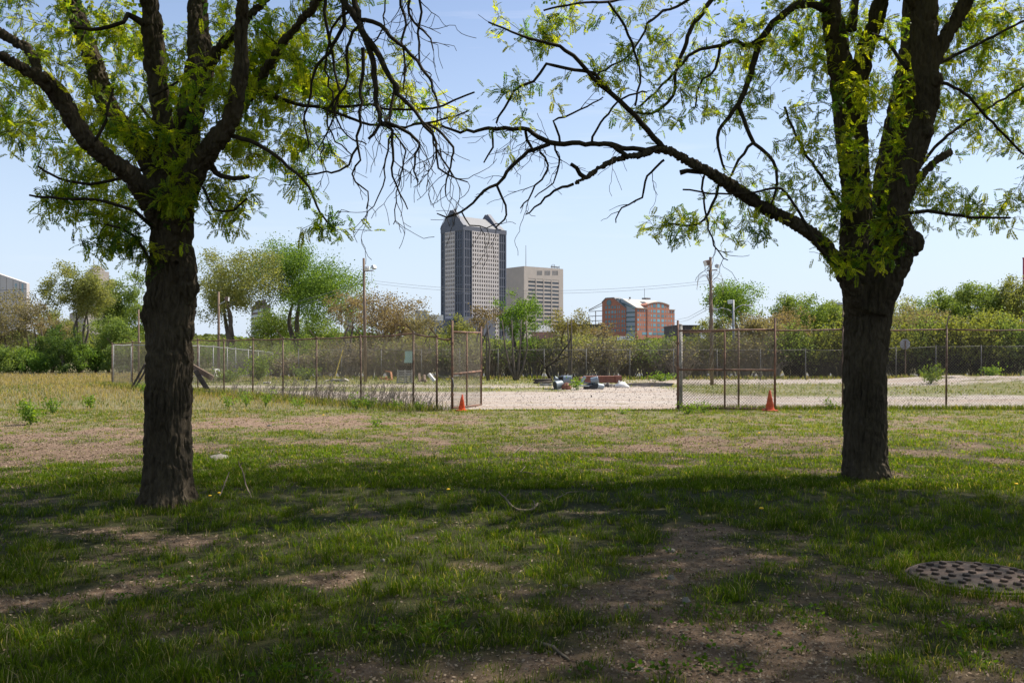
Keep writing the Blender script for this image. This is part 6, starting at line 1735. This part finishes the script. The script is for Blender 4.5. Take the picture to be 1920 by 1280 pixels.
# far-off wood that closes the horizon
n = 46000; u = rs.uniform(-250, 2250, n); Yw = rs.uniform(150, 230, n)
top = 652 - 8 * (u < 320) - 14 * (u > 1330) - 30 * n2(u, u * 0, .02, 91, 4) - 10 * (u < 850) * (u > 250); v = top + (672 - top) * rs.uniform(0, 1, n) ** 1.2
pos = np.stack([(u - 960) / F * Yw, Yw, np.maximum(.2, CH - (v - VH) / F * Yw)], 1)
k = n2(u, Yw, .03, 95, 3)[:, None]; c = np.array(OLIVE[0]) * (1 - k) + np.array(GRN2[1]) * k; c = c * rs.uniform(.6, 1.2, (n, 1))
q = leafquads(pos, rs.uniform(.5, 1.1, n), c, .8)
tag(link('far_wood', mesh_np('far_wood', *q), M['bgleaf']), 'low green belt of woodland on the horizon', 'woodland', kind='stuff')
# ------------------------------------------------------------------ lawn, weeds, litter
GA = np.array([.045, .090, .006]); GB = np.array([.135, .195, .014]); GD = np.array([.33, .285, .175]); GY_ = np.array([.20, .235, .05])
def in_view(x, y, m=1.2):
    return np.abs(x) < .5625 * y + m
def sample(n, y0, y1, m=1.2):
    """points spread over the visible wedge, denser per area near us"""
    y = np.exp(rs.uniform(math.log(y0), math.log(y1), n)); x = rs.uniform(-1, 1, n) * (.5625 * y + m)
    return x, y
def lawn_cols(n, dry, x, y):
    t = rs.uniform(0, 1, (n, 1)); c = (GA + (GB - GA) * t) * (.84 + .5 * sstep(11, 16, y))[:, None]  # blade colour carries the light: darker in near shade, brighter on the sunlit strip
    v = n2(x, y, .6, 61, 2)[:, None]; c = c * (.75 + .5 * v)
    k = rs.uniform(size=(n, 1)) < dry[:, None]
    return np.where(k, GD * rs.uniform(.6, 1.2, (n, 1)), c)
def tufts(ntuft, per, y0, y1, h0, h1, w0, w1, spread, dens_pow=1.0, dryf=None, lean=(.2, .9), mask=None, thr=.0):
    x, y = sample(ntuft, y0, y1); g = grassiness(x, y)
    keep = rs.uniform(size=len(x)) < np.clip((g - thr), 0, 1) ** dens_pow
    if mask is not None: keep &= mask(x, y)
    x, y, g = x[keep], y[keep], g[keep]
    k = np.repeat(np.arange(len(x)), per)
    th = rs.uniform(h0, h1, len(x)) * (.55 + .75 * g) * rs.uniform(.7, 1.3, len(x))
    dx = rs.normal(size=(len(k), 2)) * (spread * rs.uniform(.5, 1.4, len(x)))[k][:, None]
    px_, py_ = x[k] + dx[:, 0], y[k] + dx[:, 1]
    az_ = np.arctan2(dx[:, 1], dx[:, 0]) + rs.normal(size=len(k)) * .8
    pos = np.stack([px_, py_, gz_arr(px_, py_) - .004], 1)
    h = th[k] * rs.uniform(.45, 1.15, len(k)); w_ = rs.uniform(w0, w1, len(k)) * (1 + .02 * (y[k]))
    ln = rs.uniform(lean[0], lean[1], len(k))
    dry = (dryf(x, y) if dryf is not None else np.full(len(x), .08))[k]
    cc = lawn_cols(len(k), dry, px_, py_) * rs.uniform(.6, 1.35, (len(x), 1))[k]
    return blades(pos, h, w_, ln, az_, cc)
not_cover = lambda x, y: ((x - 3.36) ** 2 + (y - 6.56) ** 2 > .475 ** 2)
front = lambda x, y: not_cover(x, y) & (y < 26.0)
dry_near = lambda x, y: .10 + .12 * (1 - grassiness(x, y)) + .20 * sstep(12, 20, y)
Bs = []
def addb(t): Bs.append((t[0], t[1], t[3], t[2]))
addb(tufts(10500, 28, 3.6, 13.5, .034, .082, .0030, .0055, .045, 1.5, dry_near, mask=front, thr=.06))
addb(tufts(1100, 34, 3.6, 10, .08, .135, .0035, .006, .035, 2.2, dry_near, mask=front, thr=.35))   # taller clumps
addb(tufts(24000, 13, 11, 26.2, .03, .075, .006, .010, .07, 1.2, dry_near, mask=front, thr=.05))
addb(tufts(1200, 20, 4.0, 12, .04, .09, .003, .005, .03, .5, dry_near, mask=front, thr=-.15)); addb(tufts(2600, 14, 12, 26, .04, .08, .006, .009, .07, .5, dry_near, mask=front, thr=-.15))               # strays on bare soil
# rim of longer grass leaning over the manhole cover
n = 2400; a = rs.uniform(0, 2 * math.pi, n); r = .52 + np.abs(rs.normal(size=n)) * .07 - .02 * (rs.uniform(size=n) < .2)
k = n2(np.cos(a) * 2, np.sin(a) * 2, 1.2, 83, 2) + .18 * (np.sin(a) < 0) > rs.uniform(.35, .62, n); a, r = a[k], r[k]; n = len(a)
x_, y_ = 3.36 + r * np.cos(a), 6.56 + r * np.sin(a)
addb(blades(np.stack([x_, y_, gz_arr(x_, y_)], 1), rs.uniform(.05, .13, n), rs.uniform(.003, .0055, n), rs.uniform(.1, .9, n), rs.uniform(0, 6.28, n), lawn_cols(n, np.full(n, .12), x_, y_)))
V, I, C, K = merge(Bs)
me = mesh_np('lawn_grass', V, I, K, C); tag(link('lawn_grass', me, M['grass']), 'patchy green lawn grass shaded by the locust trees', 'grass', kind='stuff')

# rough field at the left: dry straw and green weeds
def field():
    Ps = []
    n = 60000; y = rs.uniform(17, 68, n); x = -rs.uniform(0, 1, n) * (.5625 * y + 3)
    out = (left_of_fence(x, y) > .15 * 26) | (x < FB[0] - 1) if False else None
    # field side of the fence line
    t = (y - FA[1]) / (FB[1] - FA[1]); xl = FA[0] + t * (FB[0] - FA[0])
    inside = (x < xl - .1) | (y < 26) | ((y > FB[1]) & (x < FB[0] - (y - FB[1]) * .1))
    soft = sstep(17, 24, y) * sstep(-3, -9, x) if False else np.clip(sstep(17.5, 24, y), 0, 1) * np.clip(sstep(4, 9, -x), 0, 1)
    keep = inside & (rs.uniform(size=n) < np.clip(soft + .8 * (y > 26), 0, 1))
    x, y = x[keep], y[keep]; n = len(x)
    m = n2(x, y, .35, 71, 3)
    dry = np.clip((m - .40) * 3 + .35 + .4 * sstep(40, 60, y), .1, .93)
    h = rs.uniform(.07, .22, n) * (.5 + .9 * sstep(20, 34, y)); w_ = rs.uniform(.010, .020, n) * (y / 30)
    pos = np.stack([x, y, gz_arr(x, y) - .01], 1)
    green = rs.uniform(size=n) > dry
    c = np.where(green[:, None], GA + (GY_ - GA) * rs.uniform(0, 1, (n, 1)), GD * np.array([1, .92, .9]) * rs.uniform(.7, 1.25, (n, 1)))
    return blades(pos, np.where(green, h * .7, h), w_, rs.uniform(.1, .8, n), rs.uniform(0, 6.28, n), c)
t = field(); me = mesh_np('rough_grass', t[0], t[1], t[2], t[3]); tag(link('rough_grass', me, M['grass']), 'rough dry grass and weeds in the field at the left', 'grass', kind='stuff')

# weeds growing along the fence feet and through the lot gravel
def strip():
    Ps = []
    def add(x, y, h0, h1, dry, wk=1.0, lean=(.1, .8)):
        n = len(x); pos = np.stack([x, y, gz_arr(x, y)], 1); h = rs.uniform(h0, h1, n); gr = rs.uniform(size=n) > dry
        c = np.where(gr[:, None], GA + (GY_ * 1.1 - GA) * rs.uniform(0, 1, (n, 1)), GD * rs.uniform(.7, 1.2, (n, 1)))
        b = blades(pos, h, rs.uniform(.012, .022, n) * wk * y / 26, rs.uniform(lean[0], lean[1], n), rs.uniform(0, 6.28, n), c); Ps.append((b[0], b[1], b[3], b[2]))
    n = 9000; s = rs.uniform(-.03, 1, n); o = rs.normal(size=n) * .45
    x = FA[0] + s * (FB[0] - FA[0]) - .5 + o * .7; y = FA[1] + s * (FB[1] - FA[1]) + o; add(x, y, .06, .30, .35)
    n = 5500; x = rs.uniform(4.9, 17, n); y = 26.25 + rs.normal(size=n) * .22; add(x, y, .05, .20, .15)
    n = 1500; x = rs.uniform(-1.5, 5, n); y = 25.9 + rs.normal(size=n) * .15; add(x, y, .02, .07, .4)
    n = 26000; x = rs.uniform(-22, 34, n); y = rs.uniform(27, 56, n); g = lot_green(x, y); k = rs.uniform(size=n) < g * .9
    t_ = (y - FA[1]) / (FB[1] - FA[1]); k &= x > FA[0] + t_ * (FB[0] - FA[0]); add(x[k], y[k], .04, .14, .3, 1.1)
    n = 5000; x = rs.uniform(-22, 34, n); y = rs.normal(size=n) * 1.1 + 55.5; add(x, y, .08, .35, .45)
    return merge(Ps)
V, I, C, K = strip(); me = mesh_np('fence_weeds', V, I, K, C); tag(link('fence_weeds', me, M['grass']), 'low weeds along the fence feet and in the gravel', 'weeds', kind='stuff')

# dead stalks leaning against the left fence
mb = MB()
for k in range(520):
    u = rs.uniform(395, 835); p = np.array(on_line(u)); p = p + [rs.normal() * .25 - .15, rs.normal() * .25 - .1]
    c = np.exp(-((u - 560) / 60) ** 2) + np.exp(-((u - 735) / 45) ** 2) + .5 * np.exp(-((u - 640) / 40) ** 2) + .35
    if rs.rand() > c: continue
    h = rs.uniform(.2, .75) * (.5 + .5 * min(1, c)); d = np.array([rs.uniform(-.1, .5), rs.normal() * .15, 1.0])
    a = np.array([p[0], p[1], 0]); e = a + d * h
    mb.tube([a, (a + e) / 2 + [-.04, 0, .03], e], [.009, .007, .005], 3, cap=False)
    for j in range(3): 
        q = a + (e - a) * rs.uniform(.4, 1); mb.tube([q, q + rs.normal(size=3) * .08 + [0.02, 0, .09]], [.006, .004], 3, cap=False)
tag(obj('dead_stalks', mb, M['graytwig']), 'dead grey weed stalks leaning along the left fence', 'weeds', kind='stuff')

# leaf litter, chips and pebbles on the soil
def litter(n, y0, y1, s0, s1, thr):
    x, y = sample(n, y0, y1); g = grassiness(x, y); k = (rs.uniform(size=n) < np.clip(1.1 - g * 1.35 * thr, .02, 1)) & front(x, y)
    x, y = x[k], y[k]; n = len(x)
    pos = np.stack([x, y, gz_arr(x, y) + rs.uniform(.003, .012, n)], 1)
    t = rs.uniform(size=(n, 1)); c = np.array([.20, .135, .09]) * (1 - t) + np.array([.37, .285, .205]) * t
    c = np.where(rs.uniform(size=(n, 1)) < .12, np.array([.09, .06, .042]), c)
    sz = rs.uniform(s0, s1, n) * (1 + .03 * y)
    q = leafquads(pos, sz, c, .55, flat=.78); return (q[0], q[1], q[3], q[2])
V, I, C, K = merge([litter(60000, 3.6, 13, .008, .028, 1.0), litter(52000, 11, 26, .014, .030, .9)])
me = mesh_np('leaf_litter', V, I, K, C); tag(link('leaf_litter', me, M['litter']), 'pale chips and dead leaves strewn over the bare soil', 'leaf litter', kind='stuff')
# gravel stones in the lot
n = 14000; y = np.exp(rs.uniform(math.log(26.3), math.log(50), n)); x = rs.uniform(-.35, 1, n) * (.5625 * y + 2)
t_ = (y - FA[1]) / (FB[1] - FA[1]); k = (x > FA[0] + t_ * (FB[0] - FA[0])) & (rs.uniform(size=n) > lot_green(x, y) * .8); x, y = x[k], y[k]; n = len(x)
pos = np.stack([x, y, gz_arr(x, y) + .02], 1); c = np.array([.40, .34, .30]) * rs.uniform(.75, 1.6, (n, 1))
q = leafquads(pos, rs.uniform(.025, .055, n) * (y / 30), c, .8, flat=.97)
me = mesh_np('gravel_stones', q[0], q[1], q[2], q[3]); tag(link('gravel_stones', me, M['litter']), 'loose pale gravel stones over the lot', 'gravel', kind='stuff')

# small round-leaved ground plants
def clover(n, u, v, ru, rv):
    out = []
    for i in range(n):
        p = GP(u + rs.normal() * ru, v + rs.normal() * rv); m = 9
        q = p + np.concatenate([rs.normal(size=(m, 2)) * .03, rs.uniform(.01, .045, (m, 1))], 1)
        cc = np.tile(np.array([.06, .115, .015]) * rs.uniform(.7, 1.3), (m, 1)); l = leafquads(q, rs.uniform(.016, .034, m), cc, .8, flat=.7); out.append((l[0], l[1], l[3], l[2]))
    return out
parts = []
for a in [(26, 860, 1160, 40, 20), (16, 1330, 1190, 60, 30), (18, 1480, 1170, 60, 30), (16, 345, 1090, 40, 12), (14, 700, 1190, 70, 20), (18, 1290, 1260, 90, 10), (14, 1790, 1010, 50, 12), (12, 560, 1265, 60, 8), (20, 1850, 1200, 60, 30), (26, 1100, 1000, 300, 60), (30, 300, 1180, 250, 60)]: parts += clover(*a)
V, I, C, K = merge(parts); me = mesh_np('clover', V, I, K, C); tag(link('clover', me, M['grass']), 'small round leaved plants scattered in the shaded lawn', 'ground cover', kind='stuff')

# ------------------------------------------------------------------ single plants
def weed(label, u, v, h, w_, n, cols, name='weed', Yo=None, nst=9, leaf=.05):
    p = GP(u, v) if Yo is None else np.array([(u - 960) / F * Yo, Yo, 0.]); p[2] = gz(p[0], p[1])
    t = thing(name, label, 'plant', p)
    mb = MB(); tips = []
    for k in range(nst):
        a = rs.uniform(0, 6.28); s = rs.uniform(.1, 1) * w_; e = p + [math.cos(a) * s, math.sin(a) * s, h * rs.uniform(.55, 1)]
        mid = (p + e) / 2 + [math.cos(a) * s * -.1, 0, .05 * h]; mb.tube([p - [0, 0, .02], mid, e], [leaf * .12, leaf * .09, leaf * .05], 3, cap=False)
        for j in range(6): tips.append(p + (e - p) * rs.uniform(.3, 1))
    obj('stem', mb, M['stem'], t)
    tips = np.array(tips); k = rs.randint(0, len(tips), n); pos = tips[k] + rs.normal(size=(n, 3)) * leaf * .9
    pos[:, 2] = np.maximum(pos[:, 2], p[2] + .02)
    col = np.array(cols[0]) + (np.array(cols[1]) - np.array(cols[0])) * rs.uniform(0, 1, (n, 1))
    l = leafquads(pos, rs.uniform(.6, 1.3, n) * leaf, col, .6); leafobj('foliage', l[0], l[1], l[2], l[3], M['grass'], t)
LG = ((.10, .19, .03), (.22, .31, .07))
weed('rounded green bush in the field at the left edge', 58, 795, .62, .30, 420, LG, 'weed_bush', leaf=.075)
weed('low green weed bush right of the rounded field bush', 100, 775, .42, .26, 220, LG, 'weed_bush', leaf=.07)
weed('low green weed bush left of the left locust trunk', 170, 766, .45, .30, 220, LG, 'weed_bush', leaf=.07)
for (u, v, h, w_, n, lb) in [(268, 738, .5, .3, 150, 'green weeds at the left side of the left locust trunk near the fence'), (430, 764, .42, .35, 200, 'yellow green weed clump at the fence right of the left locust trunk'), (462, 762, .55, .35, 240, 'tall yellow green weed clump at the fence'), (497, 764, .5, .3, 220, 'yellow green weed below the third fence post'),
                             (560, 766, .35, .4, 160, 'low weed clump under the dead stalks'), (668, 768, .5, .28, 200, 'upright weed at the fence post left of the open gate'), (690, 768, .42, .3, 180, 'leafy weed next to the upright one at the fence'), (740, 769, .3, .35, 140, 'low weeds below the pallet'), (790, 770, .28, .3, 110, 'low weeds near the last post before the open gate'),
                             (1290, 776, .30, .30, 170, 'bright green weed at the hinge post of the closed gate'), (1320, 774, .28, .35, 150, 'bright green weed spreading under the closed gate'), (1560, 768, .32, .3, 120, 'weed climbing the post left of the right locust trunk'), (705, 797, .22, .16, 60, 'single green weed on the dry strip below the fence'), (1168, 776, .10, .35, 70, 'low bright weed patch at the edge of the gravel entrance')]:
    weed(lb, u, v, h, w_, n, LG, leaf=.06)
weed('bushy green weed growing in front of the grey tubs', 1082, 730, .55, .4, 170, LG, leaf=.10, Yo=39.3)
weed('green weed mound in the gravel right of the right locust trunk', 1745, 727, 1.0, .9, 420, ((.08, .14, .03), (.17, .22, .06)), 'weed_bush', Yo=46, nst=16, leaf=.13)
weed('small green bush at the foot of the hedge at the right', 1858, 716, .6, .8, 260, LG, 'weed_bush', Yo=53, nst=14, leaf=.14)
weed('tall green weed mass below the silver fence', 485, 700, 1.6, 1.3, 900, ((.09, .15, .03), (.19, .25, .07)), 'weed_bush', Yo=52, nst=26, leaf=.15)
weed('spread of green weeds left of the tall weed mass', 425, 700, .8, 1.4, 500, ((.09, .15, .03), (.19, .25, .07)), 'weed_bush', Yo=50, nst=22, leaf=.14)
weed('green plants below the yellow pole', 575, 705, .9, 1.2, 420, ((.07, .12, .03), (.15, .20, .06)), 'weed_bush', Yo=53, nst=22, leaf=.14)
weed('green plants at the far fence left of the closed gate', 1240, 712, .5, 1.3, 300, LG, 'weed_bush', Yo=52, nst=20, leaf=.12)

def dandelion(label, u, v, s=1.0):
    p = GP(u, v); t = thing('dandelion', label, 'flower', p, 'dandelions in bloom')
    h = .10 * s; m = MB(); m.tube([p, p + [.004, 0, h]], .0022 * s, 5); obj('stem', m, M['stem'], t)
    m = MB(); m.lathe(p + [.004, 0, h], [(.004 * s, -.006), (.019 * s, .0), (.021 * s, .006 * s), (.013 * s, .012 * s), (.001, .013 * s)], 14); obj('flower_head', m, M['petal'], t)
for a in [('yellow dandelion in the grass above the worn patch', 1427, 968, 1.1), ('yellow dandelion in the middle of the lawn', 840, 934, 1), ('yellow dandelion on the lit strip left of the right locust trunk', 1423, 824, 1.2), ('leftmost of two dandelions right of the left locust trunk', 393, 945, .9), ('second dandelion right of the left locust trunk', 410, 940, .9), ('dandelion on the dry strip below the left fence', 606, 786, 1.3), ('dandelion right of the right locust trunk', 1905, 921, 1)]:
    dandelion(a[0], a[1], a[2], a[3])

# ------------------------------------------------------------------ fallen wood and stones
def branch(label, paths, mat=None, side=2.0):
    sk = Skel()
    for pth in paths: sk.line(np.array([GP(u, v) * [1, 1, 0] + [0, 0, gz(*GP(u, v)[:2]) + h] for u, v, h, r in pth]), [r for *_, r in pth], .04, .003)
    sk.side_twigs(list(sk.lines), side, .04, .14, .005, 1, 0, .4)
    tag(obj('fallen_branch', sk.mesh(7), mat or M['deadwood'], smooth=True), label, 'branch')
branch('curved fallen branch with a forked end in the middle of the lawn', [[(935, 948, .16, .008), (948, 950, .10, .013), (958, 955, .05, .015), (972, 958, .02, .017), (990, 958, .02, .016), (1003, 955, .03, .014), (1008, 950, .06, .010)], [(947, 950, .10, .009), (953, 949, .15, .005)], [(1005, 953, .03, .009), (1000, 946, .06, .006)]])
branch('thin pale fallen branch right of the curved one', [[(1030, 942, .02, .007), (1048, 938, .04, .009), (1066, 930, .05, .008), (1085, 926, .03, .005)]])
branch('upright broken twig in the grass right of the left locust trunk', [[(473, 938, .02, .010), (462, 930, .10, .011), (457, 926, .2, .011), (450, 924, .30, .010), (447, 924, .36, .006)], [(450, 924, .30, .007), (456, 924, .34, .005)]])
branch('dark stick standing left of the upright broken twig', [[(412, 935, .02, .011), (420, 928, .10, .010), (430, 922, .22, .006)]])
branch('flat bark strip on the bare soil at the bottom of the lawn', [[(1005, 1203, .01, .010), (1030, 1214, .014, .013), (1055, 1229, .01, .009), (1068, 1240, .008, .005)]], None, .5)
branch('short stick on the dry strip in the middle', [[(962, 852, .03, .010), (975, 842, .04, .012), (980, 836, .03, .008)]])
branch('dead twig lying on the dry strip', [[(965, 888, .03, .012), (990, 890, .03, .012), (1010, 893, .02, .008)], [(975, 889, .03, .008), (985, 880, .06, .005)]])
branch('thin twig on the far left of the middle lawn', [[(640, 848, .02, .007), (665, 842, .03, .007), (690, 845, .02, .004)]])
def stone(label, u, v, w_, h, mat=None, asp=.6):
    p = GP(u, v); Y = p[1]; r = w_ / F * Y / 2
    m = MB(); m.lathe(p - [0, 0, h * .3], [(r * .9, 0), (r, h * .4), (r * .85, h * .9), (r * .5, h * 1.2), (r * .1, h * 1.25)], 11)
    V = m.v[0]; V[:, 1] = Y + (V[:, 1] - Y) * asp; V += rs.normal(size=V.shape) * min(r, h) * .09
    tag(obj('stone', m, mat or M['stone'], smooth=False), label, 'stone')
stone('flat pale slab of stone right of the left locust trunk', 411, 857, 36, .07, asp=1.6)
stone('small dark stone beside the flat pale slab', 426, 845, 18, .05, M['concdark'])
for a in [(718, 1050, 9, .025, 'pale pebble in the shaded lawn left of the middle'), (780, 1005, 8, .02, 'round pebble near the middle of the lawn'), (755, 1009, 8, .02, 'pale pebble just left of the round one'), (1257, 1030, 20, .03, 'half buried stone at the top of the worn patch'), (1258, 1083, 15, .03, 'half buried stone in the middle of the worn patch'), (1286, 1130, 16, .03, 'white stone at the right of the worn patch'), (1060, 1101, 12, .02, 'orange brown pebble left of the worn patch'), (1200, 1257, 14, .02, 'pebble on the bare soil at the bottom edge'), (794, 1210, 8, .015, 'orange pebble at the bottom left of the middle'), (305, 1203, 12, .025, 'pale flat pebble in the grass at the lower left'), (505, 797, 10, .04, 'pale pebble on the dry strip below the fence'), (1500, 782, 8, .05, 'pale stone at the grass edge right of the faded cone'), (1175, 1143, 12, .03, 'grey stone in the worn soil'), (652, 820, 8, .03, 'pale stone on the lit strip')]:
    stone(a[4], a[0], a[1], a[2], a[3])
